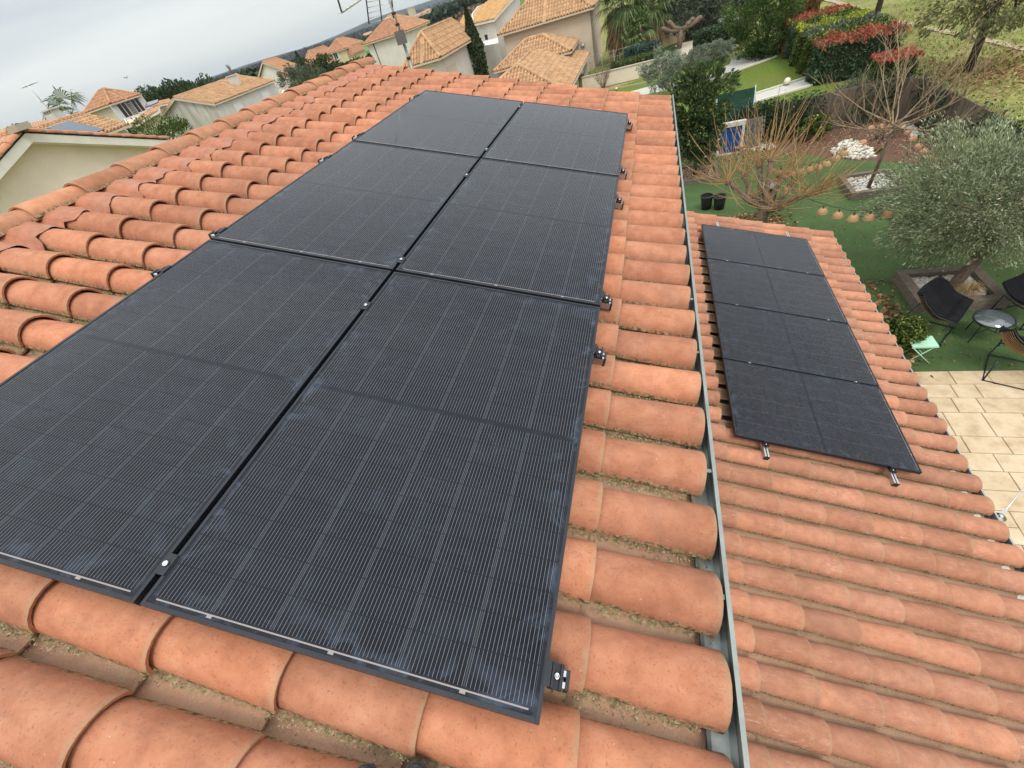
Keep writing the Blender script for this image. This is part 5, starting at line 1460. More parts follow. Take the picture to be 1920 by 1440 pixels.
t = NT('limestone_slab', 0.85, 0, 0.25); p_ = t.pos(); r_ = t.rand()
c_ = t.ramp(t.noise(p_, 3.5, 6, .65), (0.3, (0.44, 0.32, 0.20)), (0.5, (0.585, 0.455, 0.305)), (0.72, (0.66, 0.54, 0.39)))
c_ = t.mix(1.0, c_, t.ramp(r_, (0, (.90, .88, .84)), (.5, (1, 1, 1)), (1, (1.07, 1.07, 1.10))), 'MULTIPLY')
c_ = t.mix(t.math('MULTIPLY', t.ramp(t.noise(p_, 22, 5, .8), (.58, 0.0), (.7, 1.0)), .5), c_, (0.40, 0.27, 0.14)); t.col(c_).bump(t.noise(p_, 14, 5, .7), .35, .01); M['slab'] = t.m

lawn_px = [(1262, 300), (1330, 293), (1400, 284), (1460, 283), (1520, 291), (1560, 298), (1640, 303), (1700, 305), (1744, 314), (1775, 322), (1830, 318)]
LW = [G(x, y, 0) for x, y in lawn_px]
poly = [(q.x, q.y, 0.004) for q in LW] + [(10.6, 13.2, .004), (10.9, 6.885, .004), (1.7, 6.885, .004), (1.7, LW[0].y, .004)]
sheet('lawn', poly, M['lawn'])
sheet('flower_bed', [(1.4, 20.6, 0), (10.4, 20.6, 0), (11.2, 12, 0), (11.2, 9, 0), (1.4, 9, 0)], M['mulch'])
# the neighbour's lawn and gravel strips
sheet('neighbour_lawn', [tuple(G(x, y, 0)[:2]) + (.0,) for x, y in ((1095, 200), (1120, 178), (1180, 155), (1300, 118), (1380, 104), (1470, 96))] + [(9.2, 26.4, 0), (9.2, 20.65, 0), (1.3, 20.65, 0), (-1.5, 26, 0)], M['lawn2'])
def strip(pxs, mat=M['gravel']):
    sheet('gravel_strip', [tuple(G(x, y, 0)[:2]) + (.012,) for x, y in pxs], mat)
strip([(1160, 178), (1207, 165), (1300, 146), (1341, 133), (1368, 121), (1371, 112), (1391, 105), (1466, 101), (1454, 108), (1428, 117), (1360, 142), (1300, 161), (1207, 178)])
strip([(1350, 200), (1416, 178), (1514, 147), (1522, 160), (1417, 192), (1350, 213)])
for k, pxs in enumerate((((1371, 112), (1391, 104), (1466, 100)), ((1360, 142), (1428, 117), (1456, 107)), ((1416, 177), (1514, 146)), ((1417, 192), (1523, 161)), ((1140, 170), (1200, 158), (1260, 144)))):
    b = MB(); q = [G(x, y, 0) for x, y in pxs]
    for a_, c_ in zip(q, q[1:]): b.slab(a_ + Vector((0, 0, .03)), c_ + Vector((0, 0, .03)), .07, .10)
    o = obj('edging_kerb', b, M['mortar'] if k == 4 else M['white_paint']); o['kind'] = 'structure'
for (x, y, r_, m_, lab) in ((1403, 112, .13, 'lamp_yellow', 'pale yellow globe lamp on the far gravel strip'), (1475, 160, .15, 'leather_lamp', 'cream globe lamp on the nearer gravel strip'), (1156, 170, .08, 'leather_lamp', 'small cream globe lamp at the left end of the neighbour lawn')):
    q = G(x, y, 0); t = thing('globe_lamp', lab, 'garden lamp', q)
    b = MB(); b.lathe((q.x, q.y, 0), [(.001, .03)] + [(r_*math.sin(R(a)), .03 + r_ - r_*math.cos(R(a))) for a in range(15, 180, 15)] + [(.001, .03 + 2*r_)], 16); obj('globe', b, M[m_], t)
    b = MB(); b.lathe((q.x, q.y, 0), [(.08, .0), (.08, .045), (.001, .05)], 12); obj('foot', b, M['black_plastic'], t)
# dirt track over the meadow
up_ = [(1520, -14), (1560, -4), (1600, 8), (1660, 28), (1720, 43), (1790, 56), (1850, 68), (1930, 84)]
lo_ = [(1510, -2), (1560, 7), (1600, 19), (1660, 40), (1720, 55), (1790, 69), (1850, 82), (1930, 102)]
t = NT('dirt_path', 0.95, 0, 0.1); p_ = t.pos(); at_ = t.sep(t.uv())[0]
t.col(t.ramp(t.noise(p_, 3, 6, .7), (0.3, (0.30, 0.24, 0.155)), (0.7, (0.50, 0.42, 0.30))))
ed_ = t.math('SUBTRACT', 1.0, t.math('MULTIPLY', t.math('ABSOLUTE', t.math('SUBTRACT', at_, .5)), 2.0))
al_ = t.ramp(t.math('ADD', ed_, t.math('MULTIPLY', t.math('SUBTRACT', t.noise(p_, 2.2, 6, .75), .5), 1.5)), (.32, 0.0), (.5, 1.0))
t.l(al_, t.b.inputs['Alpha'])
vs = []; uvl = []; fs = []
for k, (u_, l_) in enumerate(zip(up_, lo_)):
    a_, c_ = G(*u_), G(*l_)
    for f in range(5): q = a_.lerp(c_, f/4); vs.append((q.x, q.y, .012)); uvl.append((f/4, k))
for k in range(len(up_) - 1):
    for f in range(4): a_ = k*5 + f; fs.append((a_, a_ + 5, a_ + 6, a_ + 1))
me = bpy.data.meshes.new('dirt_path'); me.from_pydata(vs, [], fs)
ul = me.uv_layers.new(name='UVMap'); li = np.zeros(len(me.loops), dtype=np.int32); me.loops.foreach_get('vertex_index', li); ul.data.foreach_set('uv', np.array(uvl, dtype=np.float32)[li].ravel())
struct('dirt_path', me, t.m)
# tufts of rough grass over the near meadow
rs = np.random.RandomState(31); n = 42000
x = 9.9 + rs.rand(n)**1.2*12; y = 10 + rs.rand(n)*30
k_ = np.array([mnoise.noise(Vector((a*.9, b_*.9, 0))) for a, b_ in zip(x, y)]); ok = (k_ + rs.normal(size=n)*.35 > -.05)
def _in_strip(xx, yy):
    return False
C = np.stack([x, y, .02 + rs.rand(n)*.05], 1)[ok]
o = leaf_mesh('meadow_grass', C, .13, leaf_mat('meadow_blades', (0.16, 0.18, 0.045), (0.34, 0.345, 0.10), (0.50, 0.46, 0.20), .8), None, .28, up=1.1, rs=rs); o['kind'] = 'stuff'; o['label'] = 'rough tufts of grass on the meadow'

# paving: separate limestone slabs with open joints
ter = MB(); ter.box((3.9, -2.2, -.06), (11.2, 6.88, .0)); base_ = struct('terrace', ter, simple('joint_sand', (0.36, 0.25, 0.15), .95))
X_, Y_ = 4.2, 6.872
rows = []
y = Y_
sl_ms = {}
cnt = 0
while y > 1.2:
    h_ = rnd.choice([.33, .33, .50, .50]); x = X_ - rnd.uniform(0, .3)
    while x < 8.0 and cnt < 290:
        w_ = rnd.choice([.33, .50, .66, .50]); 
        if h_ > .45 and rnd.random() < .25: w_ = .33
        split = h_ > .45 and w_ < .4 and rnd.random() < .5
        parts_ = [(x, y - h_, w_, h_)] if not split else [(x, y - h_/2, w_, h_/2), (x, y - h_, w_, h_/2)]
        for (px2, py2, pw, ph) in parts_:
            b = MB(); j = .0045
            z1 = .022 + rnd.uniform(-.002, .002)
            x0_, y0_, x1_, y1_ = px2 + j, py2 + j, px2 + pw - j, py2 + ph - j
            e = .006
            b.add([(x0_, y0_, .001), (x1_, y0_, .001), (x1_, y1_, .001), (x0_, y1_, .001), (x0_, y0_, z1 - e), (x1_, y0_, z1 - e), (x1_, y1_, z1 - e), (x0_, y1_, z1 - e), (x0_ + e, y0_ + e, z1), (x1_ - e, y0_ + e, z1), (x1_ - e, y1_ - e, z1), (x0_ + e, y1_ - e, z1)],
                  [(0, 1, 5, 4), (1, 2, 6, 5), (2, 3, 7, 6), (3, 0, 4, 7), (4, 5, 9, 8), (5, 6, 10, 9), (6, 7, 11, 10), (7, 4, 8, 11), (8, 9, 10, 11)])
            obj('paving_slab', b, M['slab'], base_); cnt += 1
        x += w_
    y -= h_
b = MB(); b.box((8.3, -2.2, .001), (11.2, 6.88, .02)); b.box((3.9, -2.2, .001), (8.2, .8, .02)); o = obj('outer_paving', b, M['slab'], base_)
# white wall end by the lawn
q = G(1735, 700, 0)
pw_ = MB(); pw_.box((4.55, 6.89, 0), (5.02, 8.0, 1.15)); o = obj('low_wall', pw_, M['white_paint']); tag(o, 'low white wall end beside the paving, below the lean-to gutter', 'wall')
b = MB(); b.box((4.50, 6.885, 1.152), (5.08, 8.05, 1.20)); obj('coping', b, M['white_paint'], o)

# ------------------------------------------------------------------ brushwood fence with ivy
FP = [(1.6, 19.7), (5.1, 19.8), (7.5, 20.05), (9.3, 20.3), (9.85, 19.6), (9.95, 17.2), (9.95, 15.1), (9.9, 13.4), (9.9, 8.0)]
FH = 1.36
fe = thing('brushwood_fence', 'dark brushwood screen fence with ivy around the back of the garden', 'fence', (7, 20, 0))
tb = NT('brushwood', 0.95, 0, 0.1); pb = tb.pos(); nb_ = tb.noise(tb.map(pb, (18, 18, 1.2)), 1.6, 6, .8)
tb.col(tb.mix(0.4, tb.ramp(nb_, (.3, (0.06, 0.042, 0.034)), (.7, (0.27, 0.21, 0.165))), tb.ramp(tb.rand(True), (0, .5), (1, 1.25)), 'MULTIPLY')); M['brush'] = tb.m
bf = MB(); bk_ = MB()
for (a_, c_) in zip(FP, FP[1:]):
    a_ = Vector((*a_, 0)); c_ = Vector((*c_, 0)); L_ = (c_ - a_).length; d_ = (c_ - a_)/L_; n_ = Vector((-d_.y, d_.x, 0))
    bk_.slab(a_ + Vector((0, 0, FH*.48)), c_ + Vector((0, 0, FH*.48)), .03, FH*.92)
    for i in range(int(L_/.022)):
        s_ = i*.022 + rnd.uniform(-.01, .01); off = rnd.uniform(-.035, .035); h_ = FH + rnd.uniform(-.07, .04)
        p0 = a_ + d_*s_ + n_*off; p1 = p0 + Vector((0, 0, h_)) + d_*rnd.uniform(-.09, .09) + n_*rnd.uniform(-.03, .03)
        w_ = d_*.009; u_ = n_*.009
        bf.add([p0 - w_, p0 + u_, p0 + w_, p1 - w_*.4, p1 + u_*.4, p1 + w_*.4], [(0, 1, 4, 3), (1, 2, 5, 4), (2, 0, 3, 5)])
o = obj('brushwood', bf, M['brush'], fe); o['kind'] = 'stuff'
obj('backing_mat', bk_, M['brush'], fe)
for (x, y) in FP[1:-1]:
    b = MB(); b.tube([(x + .06, y + .06, 0), (x + .06, y + .06, FH + .05)], .03, 6); obj('fence_post', b, M['bark'], fe)
rs = np.random.RandomState(5); C = []
def ivy_at(x, y, z, rx, rz, n):
    C.append(np.array([x, y, z]) + rs.normal(size=(n, 3))*np.array([rx, .10, rz])*.5)
for k in range(26):       # along the back run, facing us
    x = rs.uniform(1.7, 9.4) if k % 3 else rs.uniform(4.6, 7.2)
    ivy_at(x, 19.62 + (x - 5)*.11*(x > 5) - .06, rs.uniform(.25, 1.25), .75, .7, 240)
for k in range(17):
    y = rs.uniform(9.5, 19.6); C.append(np.array([9.80, y, rs.uniform(.2, 1.3)]) + rs.normal(size=(230, 3))*np.array([.06, .42, .34]))
C = np.concatenate(C); C = C[(C[:, 2] > .03) & (C[:, 2] < FH + .22)]
o = leaf_mesh('ivy', C, .085, M['ivy_leaf'], fe, .75, rs=rs); o['kind'] = 'stuff'
# windbreak net and grey stone slab wall by the blue door
x0_, x1_ = GY(1345, 178, 19.7).x, GY(1417, 163, 19.7).x; zt_ = GY(1417, 163, 19.7).z; zb_ = 1.0
tn = NT('green_net', .8, 0, .2); pn = tn.pos(); 
tn.col(tn.ramp(tn.noise(pn, 50, 4, .8), (.3, (0.01, 0.04, 0.03)), (.7, (0.04, 0.12, 0.08))))
trn = tn.n('BsdfTransparent'); mxn = tn.n('MixShader'); tn.l(tn.ramp(tn.noise(pn, 34, 4, .8), (.50, 1.0), (.62, .35)), mxn.inputs[0]); tn.l(trn.outputs[0], mxn.inputs[1]); tn.l(tn.b.outputs[0], mxn.inputs[2])
tn.l(mxn.outputs[0], [q for q in tn.t.nodes if q.type == 'OUTPUT_MATERIAL'][0].inputs[0]); M['net'] = tn.m
nt = thing('windbreak_net', 'dark green windbreak net stretched above the fence behind the blue door', 'windbreak net', (x0_, 19.7, 0))
b = MB(); b.box((x0_, 19.70, zb_), (x1_ - .01, 19.715, zt_)); obj('net', b, M['net'], nt)
for x in (x0_, x1_):
    b = MB(); b.tube([(x, 19.72, 0), (x, 19.72, zt_ + .06)], .025, 6); obj('pole', b, M['zinc_teal'], nt)
sw = thing('stone_slab_wall', 'short wall piece of thin stacked grey stones right of the blue door', 'wall', (4.7, 19.4, 0))
xa_ = GY(1397, 255, 19.5).x; n_ = 0
for k in range(13):
    z0_ = k*.083
    for j in range(2):
        b = MB(); w_ = .30; jx = rnd.uniform(-.02, .02)
        x_ = xa_ - .1 + j*(w_ + .006) + (.1 if k % 2 else 0) + jx*.2
        b.box((x_, 19.42 + rnd.uniform(-.015, .015), z0_ + .003), (x_ + w_, 19.55, z0_ + .079)); obj('stone', b, M['dark_stone'], sw)

# blue door panel with a white surround
xa_, xb_ = GY(1346, 283, 19.3).x, GY(1390, 275, 19.3).x; ztd = GY(1391, 229, 19.3).z
dr = thing('blue_door', 'bright blue plank door in a white surround, half hidden by the laurel tree', 'door', ((xa_ + xb_)/2, 19.3, 0))
b = MB(); e = .09
b.box((xa_ - .05, 19.26, 0), (xa_ + .035, 19.42, ztd - e)); b.box((xb_ - .05, 19.26, 0), (xb_ + .04, 19.42, ztd - e)); b.box((xa_ - .05, 19.255, ztd - e + .001), (xb_ + .06, 19.42, ztd + .06)); b.box((xa_ + .036, 19.24, 0), (xb_ - .051, 19.40, .05)); obj('frame', b, M['white_paint'], dr)
npk = 6; w_ = (xb_ - xa_ - .09)/npk
for k in range(npk):
    b = MB(); b.box((xa_ + .038 + k*w_ + .002, 19.30, .055), (xa_ + .036 + (k + 1)*w_ - .002, 19.33, ztd - e - .004)); obj('plank', b, M['blue_paint'], dr)
for z_ in (.2, ztd - .25):
    b = MB(); b.box((xa_ + .045, 19.285, z_), (xb_ - .06, 19.299, z_ + .05)); obj('cross_bar', b, M['blue_paint'], dr)
q = G(1383, 287, 0)
st = thing('wooden_stool', 'small orange wooden stool in front of the blue door', 'stool', q)
b = MB(); b.box((q.x - .13, q.y - .12, .21), (q.x + .20, q.y + .10, .24)); obj('seat', b, M['orange_wood'], st)
for dx, dy in ((-.1, -.09), (.17, -.09), (-.1, .07), (.17, .07)):
    b = MB(); b.slab((q.x + dx*1.15, q.y + dy, 0), (q.x + dx*.85, q.y + dy, .208), .03, .03); obj('leg', b, M['orange_wood'], st)

# ------------------------------------------------------------------ planting beds of timber sleepers
def pebbles(name, x0, y0, x1, y1, z, n, s, mat, parent=None, label=None, poly_=None, seed=3, flat=.6):
    rs = np.random.RandomState(seed)
    base = np.array([(math.cos(a)*math.cos(e), math.sin(a)*math.cos(e), math.sin(e)) for e, c in ((R(-40), 5), (R(20), 6), (R(65), 4)) for a in [2*math.pi*k/c + e for k in range(c)]])
    # simple faceted stone: octahedron-like hull made by rings
    v0 = []; 
    for e, c in ((-30, 6), (25, 6)): v0 += [(math.cos(2*math.pi*k/c + e)*math.cos(R(e)), math.sin(2*math.pi*k/c + e)*math.cos(R(e)), math.sin(R(e))) for k in range(c)]
    v0.append((0, 0, .95)); v0 = np.array(v0)
    f0 = [(k, (k+1) % 6, 6 + (k+1) % 6, 6 + k) for k in range(6)]; f1 = [(6 + k, 6 + (k+1) % 6, 12) for k in range(6)]
    V, LI, LT = [], [], []; off = 0
    for i in range(n):
        for _ in range(20):
            x, y = rs.uniform(x0, x1), rs.uniform(y0, y1)
            if poly_ is None or poly_(x, y): break
        sc = s*rs.uniform(.6, 1.35, 3)*np.array([1, 1, flat]); a = rs.uniform(0, 6.28); ca, sa = math.cos(a), math.sin(a)
        v = v0*sc*(1 + rs.uniform(-.14, .14, (len(v0), 1)))
        v = np.stack([v[:, 0]*ca - v[:, 1]*sa, v[:, 0]*sa + v[:, 1]*ca, v[:, 2]], 1) + np.array([x, y, z + rs.uniform(0, s*.5)])
        V.append(v)
        for f in f0: LI += [off + q for q in f]; LT.append(4)
        for f in f1: LI += [off + q for q in f]; LT.append(3)
        off += len(v0)
    o = np_mesh(name, np.concatenate(V), np.array(LI), np.array(LT), mat, parent, np.ones(len(LT), bool)); o['kind'] = 'stuff'
    if label: o['label'] = label
    return o
def planter(label, x0, y0, x1, y1, h, w, peb, n, s, seed, bare=None):
    t = thing('timber_planter', label, 'planter', ((x0+x1)/2, (y0+y1)/2, 0))
    for a_, c_ in (((x0, y0 + w/2), (x1, y0 + w/2)), ((x0, y1 - w/2), (x1, y1 - w/2)), ((x0 + w/2, y0 + w + .004), (x0 + w/2, y1 - w - .004)), ((x1 - w/2, y0 + w + .004), (x1 - w/2, y1 - w - .004))):
        b = MB(); b.slab((*a_, h/2), (*c_, h/2 + rnd.uniform(-.004, .004)), w, h); obj('timber_beam', b, M['sleeper'], t)
    b = MB(); b.box((x0 + w, y0 + w, 0), (x1 - w, y1 - w, h*.55)); obj('soil', b, M['mulch'], t)
    pebbles('pebbles', x0 + w + s, y0 + w + s, x1 - w - s, y1 - w - s, h*.55 + s*.2, n, s, peb, t, seed=seed)
    return t
planter('square timber planter with bright white pebbles around the slim bare tree', 6.72, 14.05, 8.02, 15.45, .20, .13, M['pebble_w'], 620, .034, 3)
pl3 = planter('low timber planter with brown chips and white stones under the laurel tree', 1.9, 16.9, 3.55, 18.4, .16, .12, M['chips'], 800, .03, 4)
lf, rf, lb = G(1722, 574, .22), G(1891, 557, .22), G(1690, 514, .22)
BX0, BX1, BY0, BY1 = (lf.x + lb.x)/2 - .02, rf.x, (lf.y + rf.y)/2 - .02, lb.y + .12
planter('large timber planter with grey and white pebbles under the olive tree, behind the black chairs', BX0, BY0, BX1, BY1, .24, .17, M['pebble'], 1250, .034, 5)

# shrubs and trees -------------------------------------------------------------------
q = GY(1785, 542, 9.35); q.z = .12
OB_ = Vector((q.x + .02, 9.35, .12)) if True else q
ob = G(1783, 541, .15)
oc = GY(1812, 378, ob.y + .35)
tree('olive_tree', 'big silvery olive tree growing from the large pebble planter at the right edge', 'olive tree', ob, (oc.x + .32, oc.y + .1, oc.z + .0), (1.75, 1.6, 1.18), M['olive_leaf'], M['bark_grey'], 420, 135, .072, .24, .095, seed=81, cl=.24, lowcut=-.8, shell=.25, nlimb=30,
     trunkpath=[ob, ob + Vector((.05, .0, .25)), ob + Vector((.17, .05, .55)), ob + Vector((.2, .1, .85))])
# tan ornamental grass at its foot
q = G(1812, 548, .2); b = MB()
for k in range(420):
    a = rnd.uniform(0, 6.283); r_ = rnd.uniform(.0, .05); L_ = rnd.uniform(.12, .30)
    p0 = q + Vector((r_*math.cos(a), r_*math.sin(a), 0)); p1 = p0 + Vector((math.cos(a)*L_*.55, math.sin(a)*L_*.55, L_*.6)); p2 = p0 + Vector((math.cos(a)*L_*1.05, math.sin(a)*L_*1.05, L_*.35))
    sd = Vector((-math.sin(a), math.cos(a), 0))*.0035
    b.add([p0 - sd, p0 + sd, p1 + sd, p1 - sd, p2], [(0, 1, 2, 3), (3, 2, 4)])
o = obj('grass_tuft', b, leaf_mat('straw_blades', (0.34, 0.22, 0.10), (0.55, 0.42, 0.22), (0.66, 0.55, 0.33), 3)); tag(o, 'tan tuft of dry ornamental grass among the pebbles under the olive', 'grass tuft')
lt_ = G(1303, 328, .1); lc = GY(1316, 212, lt_.y)
tree('laurel_tree', 'dense glossy laurel tree beside the far end of the zinc gutter', 'laurel tree', lt_, (lc.x - .16, lt_.y, lc.z - .1), (1.02, 1.0, 1.62), M['laurel_leaf'], M['bark'], 170, 95, .125, .42, .06, seed=82, cl=.26, shell=.35, nlimb=14, lowcut=-.85)
q = G(1690, 655, 0); qc = GY(1694, 622, q.y); q.x -= .12
tree('yellow_green_bush', 'yellow-green leafy bush against the lean-to gutter beside the mint stool', 'bush', (q.x, q.y, 0), (q.x + .02, q.y, .42), (.31, .34, .36), M['lime_leaf'], M['bark'], 70, 60, .08, .42, .03, seed=83, cl=.36, shell=.3, dirw=False)
q = G(1530, 262, 0)
tree('yellow_green_shrub', 'yellow-green shrub in the bed in front of the ivy fence', 'bush', (q.x, q.y, 0), (q.x, q.y, .48), (.55, .5, .45), M['lime_leaf'], M['bark'], 40, 42, .09, .5, .03, seed=84, cl=.3, shell=.4)

# slim bare tree
tb_ = G(1628, 351, .15); fk = GY(1660, 240, tb_.y); fk.x = tb_.x + .12
bt = thing('bare_tree', 'slim bare tree with wide pale branches in the square white pebble planter', 'bare tree', tb_)
b = MB(); b.tube([tb_, tb_.lerp(fk, .5) + Vector((.02, 0, 0)), fk], [.055, .047, .04], 8); obj('trunk', b, M['bark_grey'], bt)
r2 = random.Random(4)
def twig(b, p, d, L, r, depth, up=.25, curl=.22):
    pts = [p]; n = 4
    dd = d.copy()
    for i in range(n):
        dd = (dd + Vector((r2.uniform(-curl, curl), r2.uniform(-curl, curl), r2.uniform(-curl*.5, curl) + up*.12))).normalized()
        pts.append(pts[-1] + dd*L/n)
    b.tube(pts, [r*(1 - .17*i) for i in range(n + 1)], 5, False)
    if depth > 0:
        for i in (1, 2, 2, 3, 3, 4):
            if r2.random() < .8:
                nd = (dd + Vector((r2.uniform(-.9, .9), r2.uniform(-.9, .9), r2.uniform(-.2, .7)))).normalized()
                twig(b, pts[i], nd, L*r2.uniform(.4, .7), r*.5, depth - 1, up, curl)
for k in range(13):
    a = k/13*6.283 + r2.uniform(-.2, .2); el = R(r2.uniform(2, 48))
    b = MB(); twig(b, fk + Vector((0, 0, r2.uniform(-.15, .1))), Vector((math.cos(a)*math.cos(el), math.sin(a)*math.cos(el), math.sin(el))), r2.uniform(1.3, 1.9), .021, 2, .3)
    obj('branch', b, M['pale_twig'], bt)

# pollarded mulberry with long tan shoots
PB = G(1412, 472, 0); PY = PB.y
pt = thing('pollarded_tree', 'pollarded tree with knobbly arms and long tan shoots behind the lean-to roof', 'pollarded tree', (PB.x, PY, 0))
fk = GY(1434, 392, PY); fk.x = (PB.x + fk.x)/2 + .05
b = MB(); b.tube([(PB.x, PY, 0), Vector((PB.x, PY, 0)).lerp(fk, .5), fk, fk + Vector((.02, 0, .1))], [.16, .13, .135, .11], 10); obj('trunk', b, M['bark_grey'], pt)
knob_px = [((1365, 342), -.1), ((1402, 372), .25), ((1446, 300), .3), ((1425, 312), .6), ((1468, 334), .5), ((1530, 360), -.1), ((1500, 368), -.45), ((1462, 390), -.5), ((1395, 330), .8), ((1484, 352), .9)]
r3 = random.Random(9)
for (kx, ky), dy in knob_px:
    kp = GY(kx, ky, PY + dy)
    b = MB(); mid = fk.lerp(kp, .5) + Vector((r3.uniform(-.06, .06), r3.uniform(-.06, .06), -.06))
    b.tube([fk, fk.lerp(mid, .5), mid, mid.lerp(kp, .5) + Vector((0, 0, .02)), kp], [.075, .06, .066, .05, .065], 7)
    b.lathe(kp, [(.001, -.07), (.06, -.05), (.085, 0), (.06, .05), (.001, .07)], 8)
    obj('arm', b, M['bark_grey'], pt)
    b = MB(); out = (kp - fk); out.z = 0; out.normalize()
    for k in range(21):
        d = (out*r3.uniform(-.3, 1.2) + Vector((r3.uniform(-.8, .8), r3.uniform(-.8, .8), r3.uniform(-.15, 1.1)))).normalized()
        L_ = r3.uniform(.7, 1.75); pts = [kp + d*.05]; n = 5
        for i in range(n):
            d = (d + Vector((r3.uniform(-.13, .13), r3.uniform(-.13, .13), .13))).normalized(); pts.append(pts[-1] + d*L_/n)
        b.tube(pts, [.010, .009, .008, .007, .0055, .003], 4, False)
        for j in (2, 3):
            if r3.random() < .55:
                dd = (d + Vector((r3.uniform(-.8, .8), r3.uniform(-.8, .8), .1))).normalized(); b.tube([pts[j], pts[j] + dd*L_*.16, pts[j] + dd*L_*.32], [.005, .004, .002], 3, False)
    o = obj('shoots', b, M['shoot'], pt)
def litter(name, fn, n, size, label, seed, z=.012):
    rs = np.random.RandomState(seed); C = []
    while len(C) < n:
        x, y = fn(rs)
        C.append((x, y, z + rs.uniform(0, .012)))
    C = np.array(C); D = rs.normal(size=(n, 3)); D[:, 2] *= .18
    o = leaf_mesh(name, C, size, M['dry_leaf'], None, .8, rs=rs, dirs=D*3); o['kind'] = 'stuff'; o['label'] = label
lp = G(1390, 420, 0)
litter('fallen_leaves', lambda rs: (lp.x + rs.normal()*.55 + .15, lp.y + rs.normal()*.28), 900, .085, 'heap of dry brown leaves at the foot of the pollarded tree', 1, .02)
litter('fallen_leaves', lambda rs: (rs.uniform(2.2, 9.6), 6.95 + abs(rs.normal())*3.8), 1900, .036, 'scattered fallen leaves over the artificial lawn', 2)
litter('fallen_leaves', lambda rs: (6.05 + rs.normal()*.10, 8.5 + rs.normal()*.6), 210, .085, 'curled brown leaves along the left side of the large planter', 3, .03)
litter('fallen_leaves', lambda rs: (13.2 + rs.normal()*1.3, 23.6 + rs.normal()*1.3), 1500, .12, 'brown leaf litter under the meadow tree', 4)
litter('fallen_leaves', lambda rs: (rs.uniform(9.9, 16), rs.uniform(12, 34)), 1100, .10, 'leaves scattered over the meadow beyond the fence', 5)
rsb = np.random.RandomState(8)
xb = rsb.uniform(2.2, 9.8, 16000); yb = rsb.uniform(13.4, 20.2, 16000); okb = (yb > np.where(xb < 8.6, 17.0 + (xb < 7.4)*1.0, 13.4))
CB = np.stack([xb, yb, .006 + rsb.rand(16000)*.02], 1)[okb]; DB = rsb.normal(size=CB.shape); DB[:, 2] *= .2
o = leaf_mesh('bark_chips', CB, .055, leaf_mat('bark_chip_pieces', (0.15, 0.08, 0.05), (0.36, 0.22, 0.155), (0.56, 0.41, 0.31), 2.0, .02), None, .5, rs=rsb, dirs=DB*3); o['kind'] = 'stuff'; o['label'] = 'reddish bark chips covering the back bed'
for k, (x, y) in enumerate(((1545, 412), (1600, 430), (1615, 418), (1560, 395), (1690, 466), (1725, 447), (1653, 512), (1672, 585), (1700, 560))):
    pass
# black pots and the lidded bin
def pot(px, py, r_, h_, lab):
    q = G(px, py, 0); t = thing('plant_pot', lab, 'plant pot', q, 0, 'black pots on the lawn')
    b = MB(); b.lathe(q, [(.001, .003), (r_*.78, .003), (r_*.97, h_*.86), (r_*.97, h_)], 20); b.lathe(q, [(r_*.90, h_ - .001), (r_*.72, .05), (.001, .05)], 20); obj('body', b, M['black_plastic'], t)
    b = MB(); b.lathe(q, [(r_*.90, h_ + .001), (r_*1.06, h_ + .001), (r_*1.06, h_ - .05), (r_*.975, h_ - .05)], 20); obj('rim', b, M['black_plastic'], t)
pot(1324, 391, .19, .44, 'black plastic pot on the lawn, the left one of the pair')
pot(1348, 391, .19, .42, 'black plastic pot on the lawn, right one of the pair, with a handle')
q = G(1436, 386, 0)
bn = thing('lidded_bin', 'black round bin with a flat grey lid behind the pollarded tree', 'bin', q)
b = MB(); b.lathe(q, [(.001, .003), (.22, .003), (.25, .62), (.25, .64)], 20); obj('body', b, M['black_plastic'], bn)
b = MB(); b.lathe(q, [(.27, .62), (.275, .66), (.24, .685), (.001, .70)], 20); obj('lid', b, simple('grey_lid', (0.16, 0.18, 0.19), .5), bn)

# string of wicker lampshades
def shade_mesh():
    b = MB()
    prof = [(.018, .10), (.06, .085), (.10, .045), (.125, .0), (.135, -.035)]
    b.lathe((0, 0, 0), prof, 18); b.lathe((0, 0, 0), [(.128, -.034), (.118, .0), (.093, .043), (.054, .08), (.016, .093)], 18)
    return b.mesh('wicker_shade')
t = NT('wicker', .8, 0, .2); ww = t.math('FRACT', t.math('MULTIPLY', t.sep(t.objc())[2], 55.0)); c_ = t.ramp(ww, (.35, (0.30, 0.16, 0.075)), (.6, (0.58, 0.38, 0.21)))
t.col(c_).bump(ww, .6, .01); M['wicker'] = t.m
SHM = shade_mesh(); SHM.materials.append(M['wicker'])
b = MB(); b.tube([(0, 0, .095), (0, 0, .17)], .016, 6); SK = b.mesh('lamp_socket'); SK.materials.append(M['black_plastic'])
def lights(pxs, z, labf, grp, sag0=None):
    pts = []
    for k, (x, y) in enumerate(pxs):
        q = G(x, y, z); 
        t = thing('wicker_lampshade', labf[k], 'lampshade', q, rnd.uniform(0, 6), grp); t.scale = (.85, .85, .85)
        for nm, me in (('shade', SHM), ('socket', SK)):
            o = bpy.data.objects.new(nm, me); COL.objects.link(o); o.parent = t
        pts.append(q + Vector((0, 0, .175)))
    return pts
ZL = 1.62
low = [(1542, 397), (1571, 404), (1599, 410), (1629, 408), (1664, 402)]
ord_ = ['leftmost', 'second', 'third', 'fourth', 'last']
p1_ = lights(low, ZL, [f'wicker lampshade over the lawn left of the olive, {o_} of the lower string' for o_ in ord_], 'wicker lampshades of the lower string')
upx = [(1446, 320), (1463, 325), (1482, 326), (1502, 322), (1517, 318), (1533, 314), (1549, 308), (1566, 297), (1581, 288)]
